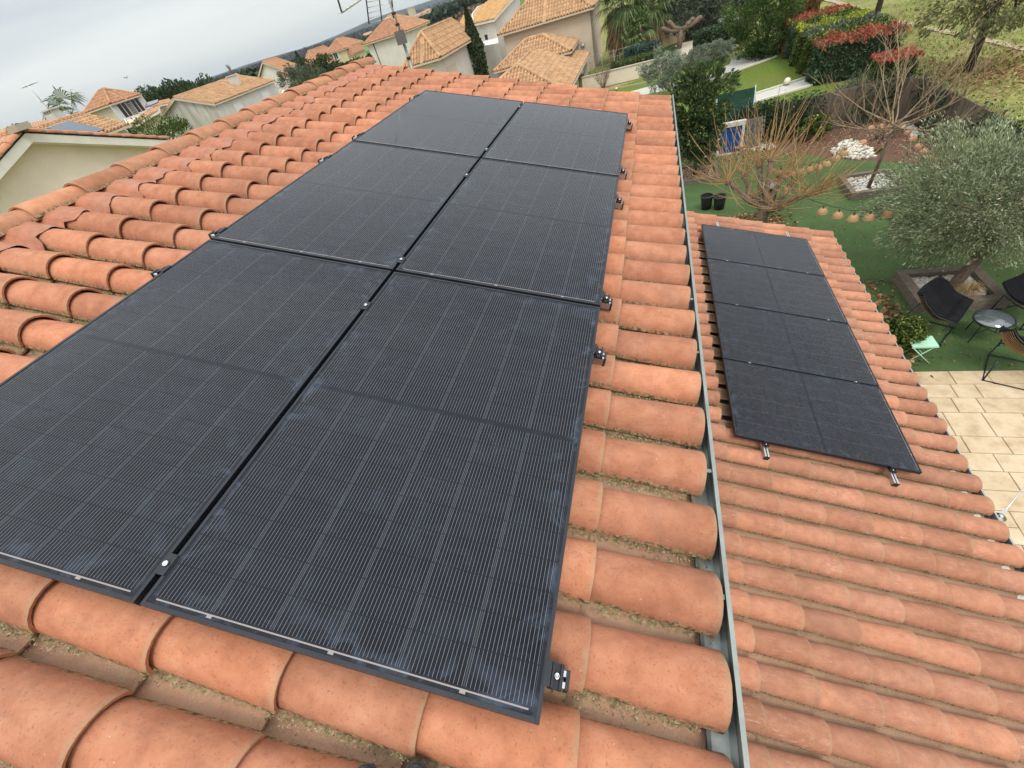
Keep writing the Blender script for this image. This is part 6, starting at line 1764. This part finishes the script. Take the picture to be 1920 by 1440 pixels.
p2_ = lights(upx, ZL, [f'wicker lampshade of the curved string behind the pollarded shoots, number {w_} from the left' for w_ in ('one', 'two', 'three', 'four', 'five', 'six', 'seven', 'eight', 'nine')], 'wicker lampshades of the curved string')
p3_ = lights([(1457, 336), (1475, 356)], ZL - .15, ['wicker lampshade beside the lidded bin, upper of the two', 'wicker lampshade right of the lidded bin, lower of the two'], 'wicker lampshades near the bin')
def cable(pts, lab):
    b = MB(); out = []
    for a_, c_ in zip(pts, pts[1:]):
        for i in range(4):
            f = i/4; out.append(a_.lerp(c_, f) + Vector((0, 0, -.02*math.sin(math.pi*f))))
    out.append(pts[-1]); b.tube(out, .006, 4, False); o = obj('light_cable', b, M['black_plastic']); tag(o, lab, 'cable')
cable([GY(1508, 368, PY)] + p1_ + [Vector((7.2, 9.9, 2.2))], 'thin black cable carrying the lampshades left of the olive')
cable([GY(1425, 312, PY + .6)] + p2_ + [Vector((9.5, 19.9, 1.5))], 'thin black cable carrying the curved row of lampshades')
cable([p2_[0], p3_[0], p3_[1], GY(1500, 368, PY - .2)], 'short black cable carrying two lampshades beside the bin')

# terracotta edging domes, white rocks and grey stones of the bed
ex = [(1617, 270), (1632, 243), (1651, 240), (1670, 239), (1693, 237), (1701, 252), (1710, 264), (1721, 278), (1731, 287), (1742, 297), (1753, 305), (1757, 315)]
for k, (x, y) in enumerate(ex):
    q = G(x, y, 0); b = MB(); r_ = .115*rnd.uniform(.9, 1.1)
    b.lathe((0, 0, 0), [(r_, .0), (r_*1.02, .05), (r_*.88, .09), (r_*.6, .125), (.001, .14)], 12); 
    o = obj('terracotta_dome', b, M['terra_edge']); o.location = q; o.rotation_euler = (rnd.uniform(-.1, .1), rnd.uniform(-.1, .1), 0)
    tag(o, 'small domed terracotta edging piece in the chain round the bed, ' + ['leftmost', 'second', 'third', 'fourth', 'at the far corner', 'sixth', 'seventh', 'eighth', 'ninth', 'tenth', 'beside the lawn edge', 'nearest the olive'][k] , 'edging', 'terracotta edging round the bed')
def pip(poly_):
    def f(x, y):
        c = False
        for i in range(len(poly_)):
            (x1, y1), (x2, y2) = poly_[i], poly_[(i+1) % len(poly_)]
            if (y1 > y) != (y2 > y) and x < (x2 - x1)*(y - y1)/(y2 - y1) + x1: c = not c
        return c
    return f
for pxs, n, lab, mt, s_ in (([(1556, 285), (1585, 264), (1612, 268), (1640, 283), (1640, 297), (1600, 300), (1565, 296)], 210, 'spread of white rocks in the bed at the edge of the artificial lawn', M['pebble'], .07),
                        ([(1392, 282), (1398, 268), (1440, 264), (1456, 281), (1425, 284)], 150, 'strip of white rocks right of the blue door', M['pebble'], .06),
                        ([(1330, 297), (1318, 300), (1328, 289), (1348, 284), (1362, 287)], 60, 'few white stones at the foot of the laurel tree', M['pebble_w'], .05),
                        ([(1688, 240), (1700, 229), (1718, 243), (1722, 258), (1712, 262), (1702, 248)], 110, 'pile of pale grey stones at the fence corner', M['pebble'], .065),
                        ([(1760, 325), (1800, 305), (1840, 300), (1830, 320), (1780, 335)], 120, 'white stones beside the silvery olive', M['pebble_w'], .06)):
    pg = [tuple(G(x, y, 0)[:2]) for x, y in pxs]
    xs_ = [a for a, _ in pg]; ys_ = [a for _, a in pg]
    pebbles('rocks', min(xs_), min(ys_), max(xs_), max(ys_), .02, n, s_, mt, None, lab, pip(pg), 7, .8)
q = G(1645, 288, 0); tree('small_plant', 'low dark plant with a yellow flower in the bark bed', 'plant', (q.x, q.y, 0), (q.x, q.y, .08), (.16, .16, .08), M['hedge_leaf'], M['bark'], 8, 16, .07, .4, .01, seed=90)
q = G(1655, 262, 0); tree('ground_cover_plant', 'low green plant between the terracotta edging and the white rocks', 'plant', (q.x, q.y, 0), (q.x, q.y, .10), (.4, .35, .12), M['grey_leaf'], M['bark'], 18, 26, .06, .3, .01, seed=91)

# ------------------------------------------------------------------ garden seats
def lounge(x, y, rz, lab, first=[None]):
    if first[0] is not None:
        return dup(first[0], (x, y, .02), rz, lab)
    t = bpy.data.objects.new('garden_chair', None); COL.objects.link(t); t.location = (x, y, .02); t.rotation_euler = (0, 0, rz)
    t['label'] = lab; t['category'] = 'chair'; t['group'] = 'black cushioned rattan chairs'
    def S_(s, f, off=0.0):      # s across -1..1, f 0 front .. 1 top of the back
        x_ = .40 - .78*f + .10*f*f
        z_ = .40 - .09*math.sin(min(1, f*1.7)*math.pi*.5)*(1 - f) + .36*max(0, f - .38)**1.35/(.62**1.35)
        wd = .40*(1 - .10*(1 - f)**2)*(1 - .22*max(0, f - .75)/.25*abs(s))
        side = abs(s)**2.2
        z_ += side*(.15 + .10*math.sin(math.pi*min(1, f*1.05)))
        x_ += side*(.13*f)
        return Vector((x_, s*wd, z_ + off))
    NS, NF = 24, 24
    b = MB(); vs = []
    for side_ in (0, 1):
        for i in range(NF + 1):
            for j in range(NS + 1):
                s, f = -1 + 2*j/NS, i/NF
                tuft = abs(math.sin(s*math.pi*2.0 + .01))**.35*abs(math.sin(f*math.pi*4.0 + .01))**.35
                rim = min(1, 6*(1 - abs(s)))*min(1, 8*f + .2)*min(1, 8*(1 - f) + .2)
                vs.append(S_(s*1.0, .0 + 1.0*f, (.035 + .06*tuft*rim) if side_ == 0 else .012))
    n1 = (NF + 1)*(NS + 1); fs = []
    for i in range(NF):
        for j in range(NS):
            a = i*(NS + 1) + j; fs.append((a, a + 1, a + NS + 2, a + NS + 1)[::-1]); fs.append((n1 + a, n1 + a + 1, n1 + a + NS + 2, n1 + a + NS + 1))
    for i in range(NF):
        a = i*(NS + 1); c = a + NS; fs.append((a, a + NS + 1, n1 + a + NS + 1, n1 + a)); fs.append((c + NS + 1, c, n1 + c, n1 + c + NS + 1))
    for j in range(NS):
        a = j; c = NF*(NS + 1) + j; fs.append((a + 1, a, n1 + a, n1 + a + 1)); fs.append((c, c + 1, n1 + c + 1, n1 + c))
    b.add(vs, fs, True); obj('cushion', b, M['cushion'], t, True)
    b = MB(); rim = [S_(-1, f/12) for f in range(13)] + [S_(-1 + 2*k/12, 1.0) for k in range(1, 12)] + [S_(1, 1 - f/12) for f in range(13)] + [S_(1 - 2*k/12, 0.0) for k in range(1, 13)]
    b.tube(rim, .011, 6); obj('rim', b, M['black_metal'], t, True)
    for k in range(24):
        b = MB(); f = .03 + .94*k/23
        pts = [S_(-1 + 2*j/10, f, -.012 - .02*(1 - abs(-1 + 2*j/10))) for j in range(11)]
        b.tube(pts, .0045, 4, False); obj('rattan_rod', b, M['rattan'], t, True)
    b = MB()
    for sy in (-1, 1):
        b.tube([(.34, sy*.27, .33), (.38, sy*.30, 0.0), (-.34, sy*.30, 0.0), (-.22, sy*.27, .36)], .011, 6)
    b.tube([(.36, -.30, .01), (.36, .30, .01)], .01, 6); b.tube([(-.33, -.30, .01), (-.33, .30, .01)], .01, 6)
    b.tube([(.30, -.3, .31), (.34, 0, .30), (.30, .3, .31)], .011, 6)
    obj('leg_frame', b, M['black_metal'], t, True)
    t.scale = (1.08, 1.08, 1.08); first[0] = t
    return t
ca = G(1764, 588, .40); lounge(ca.x - .17, ca.y, R(-38), 'black cushioned rattan chair beside the yellow-green bush and mint stool')
cb = G(1918, 560, .42); lounge(cb.x + .26, cb.y, R(195), 'black cushioned rattan chair cut by the right edge, beyond the glass table')
cc = G(1898, 650, .38); lounge(cc.x + .02, cc.y - .30, R(62), 'black cushioned rattan chair seen from behind at the right edge, by the paving')
q = G(1864, 598, .44); tb2 = thing('glass_table', 'round black garden table with a mirror-like glass top', 'table', (q.x, q.y, 0))
mg = NT('glass_top', .03, 0, .8); mg.col((0.10, 0.12, 0.13)); mg.b.inputs['IOR'].default_value = 1.8
b = MB(); b.lathe((q.x, q.y, 0), [(.001, .436), (.265, .436), (.265, .444), (.001, .444)], 28); obj('tabletop', b, mg.m, tb2)
b = MB(); b.lathe((q.x, q.y, 0), [(.268, .43), (.285, .43), (.285, .45), (.268, .45), (.268, .43)], 28); obj('rim', b, M['black_metal'], tb2)
for k in range(4):
    a = k*math.pi/2 + .5; b = MB(); b.tube([(q.x + .22*math.cos(a), q.y + .22*math.sin(a), .43), (q.x + .29*math.cos(a), q.y + .29*math.sin(a), .006)], .009, 6); obj('leg', b, M['black_metal'], tb2)
b = MB()
for k in range(2):
    a = k*math.pi/2 + .5; b.tube([(q.x + .26*math.cos(a), q.y + .26*math.sin(a), .2 + k*.012), (q.x - .26*math.cos(a), q.y - .26*math.sin(a), .2 + k*.012)], .006, 5)
obj('stretcher', b, M['black_metal'], tb2)
q = G(1745, 640, .44); q.x -= .10; ms = thing('folding_stool', 'mint green folding metal stool beside the bush', 'stool', (q.x, q.y, 0))
b = MB(); b.box((q.x - .21, q.y - .15, .432), (q.x + .17, q.y + .15, .446)); b.box((q.x - .21, q.y - .15, .41), (q.x + .17, q.y - .142, .4315)); b.box((q.x - .21, q.y + .142, .41), (q.x + .17, q.y + .15, .4315)); obj('seat', b, M['mint'], ms)
for sy, (a_, c_) in ((-.13, (-.20, .18)), (-.115, (.16, -.20)), (.13, (-.20, .18)), (.115, (.16, -.20))):
    b = MB(); b.tube([(q.x + a_, q.y + sy, .425), (q.x + c_, q.y + sy, .008)], .010, 6); obj('leg', b, M['mint'], ms)
# shade-sail wire with a turnbuckle over the paving, fixed at the lean-to gutter
w0 = G(1872, 972, 2.05); w1 = G(1990, 830, 1.9)
wr = thing('tension_wire', 'steel wire with turnbuckle and round plate over the paving at the right', 'tension wire', w0)
b = MB(); b.tube([w0, w1], .005, 5); obj('wire', b, M['steel'], wr)
b = MB(); d_ = (w1 - w0).normalized(); b.slab(w0 + d_*.03, w0 + d_*.16, .028, .012); b.lathe(w0 + Vector((.02, .02, -.02)), [(.001, 0), (.05, 0), (.05, .012), (.02, .02), (.02, .05), (.001, .052)], 14); obj('turnbuckle', b, M['steel'], wr)
b = MB(); b.tube([w0, w0 + Vector((-.3, -.02, -.08))], .006, 5); obj('hook', b, M['steel'], wr)

# ------------------------------------------------------------------ multi-coloured hedge, one shrub after another
HX0 = G(1525, 163, 0).x; HY0 = G(1525, 163, 0).y
bands = [(0, 1.5, 'hedge_blue', 'hedge_red', 'clipped hedge shrub with dark green sides and a bright red top, nearest the camera'), (1.5, 1.1, 'hedge_leaf', 'lime_leaf', 'clipped green hedge shrub with a lime top, behind the red-topped one'),
         (2.6, 1.5, 'hedge_leaf', 'grey_leaf', 'clipped hedge shrub with a grey-green top, third of the long hedge'), (4.1, 1.1, 'lime_leaf', 'hedge_yel', 'clipped hedge shrub with a bright yellow top, middle of the long hedge'),
         (5.2, 1.6, 'hedge_blue', 'lime_leaf', 'clipped deep green hedge shrub with yellow-green tips, fifth of the long hedge'), (6.8, 1.5, 'hedge_rust', 'hedge_red', 'rusty hedge shrub with reddish top, farthest of the long hedge')]
rs = np.random.RandomState(17)
ztop = GY(1553, 84, HY0).z
for k, (y0, dy, m1, m2, lab) in enumerate(bands):
    t = thing('hedge_shrub', lab, 'hedge', (HX0 + 1.5, HY0 + y0 + dy/2, 0), 0, 'shrubs of the long coloured hedge')
    n = 4200; x = HX0 + rs.rand(n)*3.1; y = HY0 + y0 + rs.rand(n)*dy; z = rs.rand(n)*ztop
    w_ = rs.randint(0, 3, n)
    bul = .10*np.sin(y*3.1 + z*2) + .07*np.sin(z*5 + y*7)
    x = np.where(w_ == 0, HX0 + rs.rand(n)*.22 - bul, x); y = np.where(w_ == 1, HY0 + y0 + rs.rand(n)*.22, y)
    z = np.where(w_ == 2, ztop - rs.rand(n)*.2, z)
    C = np.stack([x, y, z], 1)
    leaf_mesh('foliage', C, .13, M[m1], t, .6, rs=rs)
    n = 1700; xx = HX0 - .05 + rs.rand(n)*3.1; C = np.stack([xx, HY0 + y0 + dy/2 + rs.normal(size=n)*dy*.36 + .10*np.sin(xx*3 + k*2), ztop - .08 + rs.rand(n)*.18 + .06*np.sin(xx*5 + k)], 1)
    leaf_mesh('tips', C, .12, M[m2], t, .5, up=1.0, rs=rs)
    b = MB(); b.box((HX0 + .25, HY0 + y0 + .1, 0), (HX0 + 2.9, HY0 + y0 + dy - .1, ztop - .15)); obj('branches', b, simple('hedge_shade_core_%d' % k, (0.02, 0.025, 0.01), 1), t)  # solid near-black box stands in for the shade inside the shrub
def hedge(lab, x0, x1, y0, y1, z0, z1, mat, n, size, tip=None, seed=1, cat='hedge', asp=.55):
    rs = np.random.RandomState(seed)
    t = thing('hedge', lab, cat, ((x0+x1)/2, (y0+y1)/2, 0))
    u = rs.rand(n, 3)*2 - 1; ax = rs.randint(0, 3, n); sg = np.where(rs.rand(n) < .5, -1, 1)
    for a in range(3): u[:, a] = np.where(ax == a, sg*rs.uniform(.82, 1.04, n), u[:, a])
    u[:, 2] = np.where(ax == 2, np.abs(u[:, 2]), u[:, 2])
    rr = (np.abs(u)**4).sum(1)**.25; u = u/np.maximum(1, rr)[:, None]
    u *= (1 + .07*np.sin(u[:, [1]]*9 + seed)*np.cos(u[:, [0]]*11))
    c = np.array([(x0+x1)/2, (y0+y1)/2, (z0+z1)/2]); h = np.array([(x1-x0)/2, (y1-y0)/2, (z1-z0)/2])
    leaf_mesh('foliage', c + u*h, size, M[mat], t, asp, rs=rs)
    b = MB(); e = h*.8; b.box(tuple(c - e), tuple(c + e)); obj('branches', b, simple('hedge_shade_core_' + str(seed), (0.02, 0.025, 0.01), 1), t)  # dark filler box: the hedge's shaded inside painted as a solid core
    if tip:
        m_ = int(n*.3); C = np.stack([x0 + rs.rand(m_)*(x1-x0), y0 + rs.rand(m_)*(y1-y0), z1 - .05 + rs.rand(m_)*.12], 1); leaf_mesh('tips', C, size, M[tip], t, asp, up=1, rs=rs)
    return t
q = GY(1650, 100, 21.6); q2 = GY(1720, 112, 21.6)
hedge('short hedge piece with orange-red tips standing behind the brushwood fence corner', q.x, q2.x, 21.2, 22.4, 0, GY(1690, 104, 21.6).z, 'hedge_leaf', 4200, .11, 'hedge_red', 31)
q = GY(1605, 160, 21.3); tree('grey_shrub', 'rounded grey-green shrub between the fence and the coloured hedge', 'bush', (q.x, 21.3, 0), (q.x, 21.3, max(.7, q.z - .3)), (.85, .7, .6), M['grey_leaf'], M['bark'], 60, 90, .07, .3, .04, seed=92, cl=.3)
q0 = G(1150, 152, 1.0); q1_ = G(1248, 118, 1.0)
Yh = 36.6
xa_, xb_ = GY(1146, 150, Yh).x, GY(1250, 118, Yh).x
hedge('long laurel hedge with reddish tips on the neighbour garden wall, right of the carport', xa_, xb_ + .6, Yh, Yh + 1.4, .75, GY(1165, 122, Yh).z + .15, 'laurel_leaf', 9000, .13, None, 32)
b = MB(); b.box((-3.6, Yh - .35, 0), (xb_ + .8, Yh - .12, .8)); o = obj('garden_wall', b, M['beige_wall']); tag(o, 'low beige garden wall below the laurel hedge', 'wall')
b = MB(); b.box((-3.62, Yh - .38, .802), (xb_ + .82, Yh - .09, .86)); obj('coping', b, M['mortar'], o)
q = GY(1345, 92, 38.5)
hedge('dark green hedge behind the small round olive', GY(1300, 104, 38).x, GY(1400, 84, 38).x, 37.6, 39.2, .2, 1.5, 'ivy_leaf', 6000, .14, None, 33)
def at(px, py, Y): return GY(px, py, Y)
def ol(px, py, cx_, cy_, rp, lab, seed, rz=.85, mat='olive_far'):
    q = G(px, py, 0); c = GY(cx_, cy_, q.y); 
    dep = float((np.array(c) - CAM) @ FWD); r_ = rp/FPX*dep
    tree('olive_tree', lab, 'olive tree', (q.x, q.y, 0), c, (r_, r_, r_*rz), M[mat], M['bark_grey'], 110, 85, .11, .28, .05, seed=seed, cl=.25, shell=.4, group='olive trees of the neighbour garden')
ol(1268, 182, 1240, 132, 40, 'larger silvery olive left of the laurel tree, in the neighbour garden', 101)
ol(1300, 160, 1297, 122, 33, 'silvery olive between the larger one and the small round one', 102)
ol(1340, 145, 1349, 98, 28, 'small round-headed silvery olive beside the gravel strip', 103, .7)
q = G(1432, 104, 0); c = GY(1430, 48, q.y)
tree('bay_tree', 'big bushy evergreen with bright green tips at the top of the neighbour lawn', 'evergreen tree', (q.x, q.y, 0), c, (2.0, 1.8, 2.1), M['bay_leaf'], M['bark'], 200, 110, .14, .34, .1, seed=104, cl=.25, shell=.45, lowcut=-.9)
for k, (cx_, cy_, Y, r_, mt, lab) in enumerate(((1285, 12, 47, 2.6, 'grey_leaf', 'grey-green tree at the top edge right of the palms'), (1330, 20, 48, 2.9, 'grey_leaf', 'broad grey-green tree at the top edge above the pollarded stump'), (1372, 5, 50, 2.6, 'dark_leaf', 'dark evergreen at the top edge left of the bay tree'), (1500, 20, 42, 1.4, 'hedge_rust', 'reddish-green shrub at the top edge beside the bay tree'))):
    c = GY(cx_, cy_, Y); tree('garden_tree', lab, 'tree', (c.x, Y, 0), c, (r_, r_, r_*.75), M[mt], M['bark'], 110, 100, .2, .4, .12, seed=110 + k, cl=.26)
# beyond the neighbour lawn: walls, stump tree, kennel
Yb = 48.0
b = MB(); x0_, x1_ = GY(1226, 60, Yb).x, GY(1290, 45, Yb).x; b.box((x0_, Yb, 0), (x1_, Yb + .25, GY(1240, 30, Yb).z)); o = obj('garden_wall', b, M['pink_wall']); tag(o, 'tall sandy wall behind the palms and the pollarded stump', 'wall')
q0, q1_ = G(1218, 97, 0), G(1282, 75, 0)
b = MB(); b.slab(q0 + Vector((0, 0, .35)), q1_ + Vector((0, 0, .35)), .5, .7); o = obj('low_garden_wall', b, M['yellow_wall']); tag(o, 'low cream wall with a white top behind the pollarded stump', 'wall')
b = MB(); b.slab(q0 + Vector((0, 0, .73)), q1_ + Vector((0, 0, .73)), .62, .06); obj('coping', b, M['white_paint'], o)
sheet('patio', [tuple(G(x, y, 0)[:2]) + (.015,) for x, y in ((1200, 118), (1232, 98), (1282, 80), (1340, 68), (1352, 84), (1300, 108))], simple('pale_paving', (0.46, 0.42, 0.33), .9))
q = G(1273, 92, 0); kn = GY(1277, 55, q.y)
ps = thing('pollarded_stump', 'leafless pollarded tree with thick knobbly arms behind the laurel hedge', 'pollarded tree', (q.x, q.y, 0))
b = MB(); b.tube([(q.x, q.y, 0), (kn.x, q.y, kn.z)], [.2, .17], 8); obj('trunk', b, M['bark_grey'], ps)
for (x, y) in ((1243, 54), (1255, 42), (1298, 36), (1312, 33), (1290, 44)):
    e = GY(x, y, q.y); b = MB(); b.tube([Vector((kn.x, q.y, kn.z)), Vector((kn.x, q.y, kn.z)).lerp(e, .55) + Vector((0, 0, -.12)), e], [.16, .13, .17], 7); b.lathe(e, [(.001, -.16), (.15, -.1), (.2, 0), (.14, .1), (.001, .16)], 7); obj('arm', b, M['bark_grey'], ps)
q = G(1366, 66, 0); kz = thing('kennel', 'small white shed with a blue-grey gable roof beside the bay tree', 'shed', q)
b = MB(); b.box((q.x - .55, q.y - .5, 0), (q.x + .55, q.y + .7, 1.0)); b.add([(q.x - .55, q.y - .5, 1), (q.x + .55, q.y - .5, 1), (q.x, q.y - .5, 1.45)], [(0, 1, 2)]); obj('wall', b, M['white_wall'], kz)
b = MB()
for s_ in (-1, 1): b.add([(q.x, q.y - .7, 1.53), (q.x + s_*.75, q.y - .7, .95), (q.x + s_*.75, q.y + .9, .95), (q.x, q.y + .9, 1.53), (q.x, q.y - .7, 1.47), (q.x + s_*.75, q.y - .7, .89), (q.x + s_*.75, q.y + .9, .89), (q.x, q.y + .9, 1.47)], [(0, 1, 2, 3), (7, 6, 5, 4), (0, 4, 5, 1), (2, 6, 7, 3), (1, 5, 6, 2)])
obj('roof', b, M['zinc_teal'], kz)
# palms
c = GY(1165, 8, 44); palm((c.x, 44, 0), (c.x, 44, c.z + .2), 46, 2.5, .045, 'tall fan palm with a hanging brown skirt beside the beige house', .2, 71, 64, dens=22)
c = GY(1222, 14, 45.5); palm((c.x, 45.5, 0), (c.x, 45.5, c.z + .2), 36, 2.2, .045, 'second tall fan palm, right of the one with the brown skirt', .2, 72, 40, dens=22)
c = GY(1200, 52, 42.5); palm((c.x, 42.5, 0), (c.x, 42.5, c.z), 24, 1.5, .045, 'small fan palm with bright green fronds below the tall palms', .14, 73, 3, dens=20)
c = GY(1185, 74, 41.2); palm((c.x, 41.2, 0), (c.x, 41.2, c.z), 18, 1.25, .045, 'lowest fan palm above the blue-green shrub', .12, 74, 0, dens=20)
q = GY(1205, 92, 38.8); hedge('blue-green feathery shrub row between the small palms and the laurel hedge', GY(1170, 102, 39).x, GY(1240, 82, 39).x, 38.6, 39.6, .4, q.z + .25, 'blue_shrub', 4500, .13, None, 34)
# wire balustrade near the beige house
fe2 = thing('wire_fence', 'grey wire balustrade with thin posts beside the beige house', 'fence', (-2, 39.5, 0))
xs_ = [GY(1105, 110, 39.6).x + k*.9 for k in range(5)]
for x in xs_:
    b = MB(); b.tube([(x, 39.6, 0), (x, 39.6, 1.5)], .025, 5); obj('post', b, M['grey_stone'], fe2)
for z_ in (.3, .7, 1.1, 1.45):
    b = MB(); b.tube([(xs_[0], 39.6, z_), (xs_[-1], 39.6, z_)], .012, 4); obj('wire', b, M['grey_stone'], fe2)
# bare shrub against the neighbour's wall
q = G(1132, 168, 0); b = MB(); r2 = random.Random(12)
for k in range(26):
    a = r2.uniform(0, 6.28); twig(b, Vector((q.x, q.y, 0)), Vector((math.cos(a)*.5, math.sin(a)*.3, 1)).normalized(), r2.uniform(.9, 1.5), .012, 1, .2)
t = thing('bare_shrub', 'leafless brown shrub against the neighbour wall, right of the carport posts', 'shrub', q); obj('branches', b, M['bark_grey'], t)

# ------------------------------------------------------------------ meadow trees
def meadow_tree(px, py, Hc, r_, lab, seed, nc, lean=0, tr=.125):
    q = G(px, py, 0); c = Vector((q.x + lean, q.y, Hc))
    if seed == 121: c.z = GY(1858, -8, q.y).z
    tree('meadow_tree', lab, 'tree', q, c, (r_, r_, r_*.62), M['meadow_tree'], M['bark'], nc, 60, .13, .45, tr, seed=seed, cl=.22, shell=.2, nlimb=26, droop=.4, trunkpath=[q, q + Vector((.03, 0, Hc*.3)), q + Vector((lean*.5, 0, Hc*.62)), q + Vector((lean, 0, Hc*.85))], group='trees on the meadow')
meadow_tree(1812, 136, 4.7, 2.3, 'thin-leaved tree on the meadow at the right, with leaf litter at its foot', 121, 95)
meadow_tree(1636, 55, 6.0, 2.8, 'meadow tree whose dark trunk stands between hedge and track, top cut off', 122, 150)
meadow_tree(1531, 23, 6.0, 2.8, 'meadow tree at the top edge behind the red-topped hedge', 123, 120)

# ------------------------------------------------------------------ television antenna on the far gable
AY = 7.0
a0 = GY(771, 124, AY); a0 = Vector((a0.x, AY, 0)); bx_ = GY(751, 62, AY)
an_ = thing('tv_antenna', 'television antenna on a tall mast behind the far verge of the roof', 'antenna', (a0.x, AY, 4.6))
mx = a0.x
b = MB(); b.tube([(mx, AY, 4.6), (mx, AY, 6.62)], .021, 8); obj('mast', b, M['zinc'], an_)
b = MB(); b.tube([(mx + .01, AY, 6.55), (mx, AY, 7.05), (mx, AY, 7.9)], .015, 8); obj('upper_mast', b, M['alu'], an_)
for z_ in (6.08, 6.42, 6.80, 6.92):
    b = MB(); b.lathe((mx, AY, z_), [(.022, 0), (.03, 0), (.03, .03), (.022, .03)], 10); obj('clip', b, M['black_metal'], an_)
b = MB(); b.box((mx - .06, AY - .075, 6.60), (mx + .075, AY - .022, 6.75)); obj('mast_bracket', b, simple('dull_grey_box', (0.13, 0.13, 0.12), .7), an_)
def AP(x, y, dy=0): q = GY(x, y, AY + dy); return q
# reflector grid (dark upright bars, thin cross rods)
b = MB(); 
for (x0_, y0_, x1_, y1_, w_) in ((686, -6, 692, 45, .016), (711, -4, 716, 40, .011), (734, -8, 738, 34, .014)):
    b.slab(AP(x0_, y0_), AP(x1_, y1_), w_, .012)
obj('reflector_bars', b, M['black_metal'], an_)
b = MB()
for k in range(6):
    f = k/5; p0 = AP(686 + 6*f, -6).lerp(AP(692, 45), f) if False else AP(686, -6).lerp(AP(692, 45), f); p1 = AP(733, -14).lerp(AP(738, 30), f); b.tube([p0, p1], .004, 5)
obj('cross_rods', b, M['alu'], an_)
b = MB(); b.slab(AP(632, -6), AP(641, 24), .018, .018); obj('boom_end', b, M['black_metal'], an_)
b = MB(); b.tube([AP(641, 24), AP(676, 0), AP(700, -18), AP(733, -40)], .009, 6)
for k in range(6):
    p0 = AP(641, 24).lerp(AP(676, 0), k/5); b.tube([p0 + Vector((-.03, -.05, .0)), p0 + Vector((.03, .05, .012))], .004, 4); b.lathe(p0, [(.001, -.012), (.012, 0), (.001, .012)], 6)
obj('boom', b, M['alu'], an_)
# a distant bird
q = GD(237, 146, 60); b = MB(); b.lathe(q, [(.001, -.06), (.07, 0), (.001, .06)], 6); b.add([q, q + Vector((-.05, .25, .1)), q + Vector((.1, .2, .05)), q + Vector((.05, -.25, .1)), q + Vector((-.1, -.2, .05))], [(0, 1, 2), (0, 3, 4)])
tag(obj('bird', b, M['black_plastic']), 'tiny dark bird in the cloudy sky', 'bird')

# ------------------------------------------------------------------ toes of the photographer's shoes on the near tiles
def shoe(u, v, n, rz, lab):
    t = bpy.data.objects.new('shoe', None); COL.objects.link(t); t.matrix_world = ROOFM @ Matrix.Translation((u, v, n)) @ Matrix.Rotation(rz, 4, 'Z')
    t['label'] = lab; t['category'] = 'shoe'; t['group'] = 'grey shoes at the bottom edge'
    secs = [(0.0, .010, .018), (.012, .026, .034), (.035, .038, .046), (.075, .045, .056), (.13, .046, .070), (.19, .040, .085), (.24, .036, .095), (.275, .030, .095), (.29, .012, .08)]
    b = MB(); vs = []; N = 14
    for x, w_, h_ in secs:
        for k in range(N):
            a = math.pi*k/(N - 1); vs.append((w_*math.cos(a), -x, .016 + h_*max(0.0, math.sin(a))**.8))
    fs = [(i*N + k, (i+1)*N + k, (i+1)*N + k + 1, i*N + k + 1) for i in range(len(secs) - 1) for k in range(N - 1)]
    b.add(vs, fs, True); obj('upper', b, simple('grey_shoe_fabric', (0.05, 0.055, 0.06), .85, bump=.5, scale=120, var=.5), t, True)
    b = MB(); vs = []
    for x, w_, h_ in secs:
        for s_ in (-1, 1):
            for z_ in (0.0, .017): vs.append((s_*(w_ + .004), -x + (.004 if x == 0 else 0), z_))
    for i in range(len(secs) - 1):
        a = i*4; c = a + 4
        b_ = [(a, c, c + 1, a + 1), (a + 2, a + 3, c + 3, c + 2), (a + 1, c + 1, c + 3, a + 3), (a, a + 2, c + 2, c)]
        if i == 0: b.add(vs, [(0, 1, 3, 2)])
        b.f += b_; b.sm += [False]*4
    obj('sole', b, M['black_plastic'], t, True)
shoe(0.866, -0.138, -0.128, R(12), 'dark grey shoe toe showing at the bottom edge of the picture')
shoe(0.745, -0.170, -0.128, R(18), 'dark shoe toe just touching the bottom edge, left of the other')

# ------------------------------------------------------------------ air: one closed box of thin haze around everything
hz = bpy.data.materials.new('haze'); hz.use_nodes = True; nt_ = hz.node_tree; nt_.nodes.clear()
ho = nt_.nodes.new('ShaderNodeOutputMaterial'); hv = nt_.nodes.new('ShaderNodeVolumePrincipled')
hv.inputs['Color'].default_value = (0.80, 0.88, 0.95, 1); hv.inputs['Density'].default_value = 0.00013
nt_.links.new(hv.outputs[0], ho.inputs['Volume'])
b = MB(); b.box((-13500, -13500, -1.5), (13500, 13500, 96)); o = obj('haze', b, hz); o['kind'] = 'stuff'; o['label'] = 'thin haze in the air'
S.cycles.volume_bounces = 0
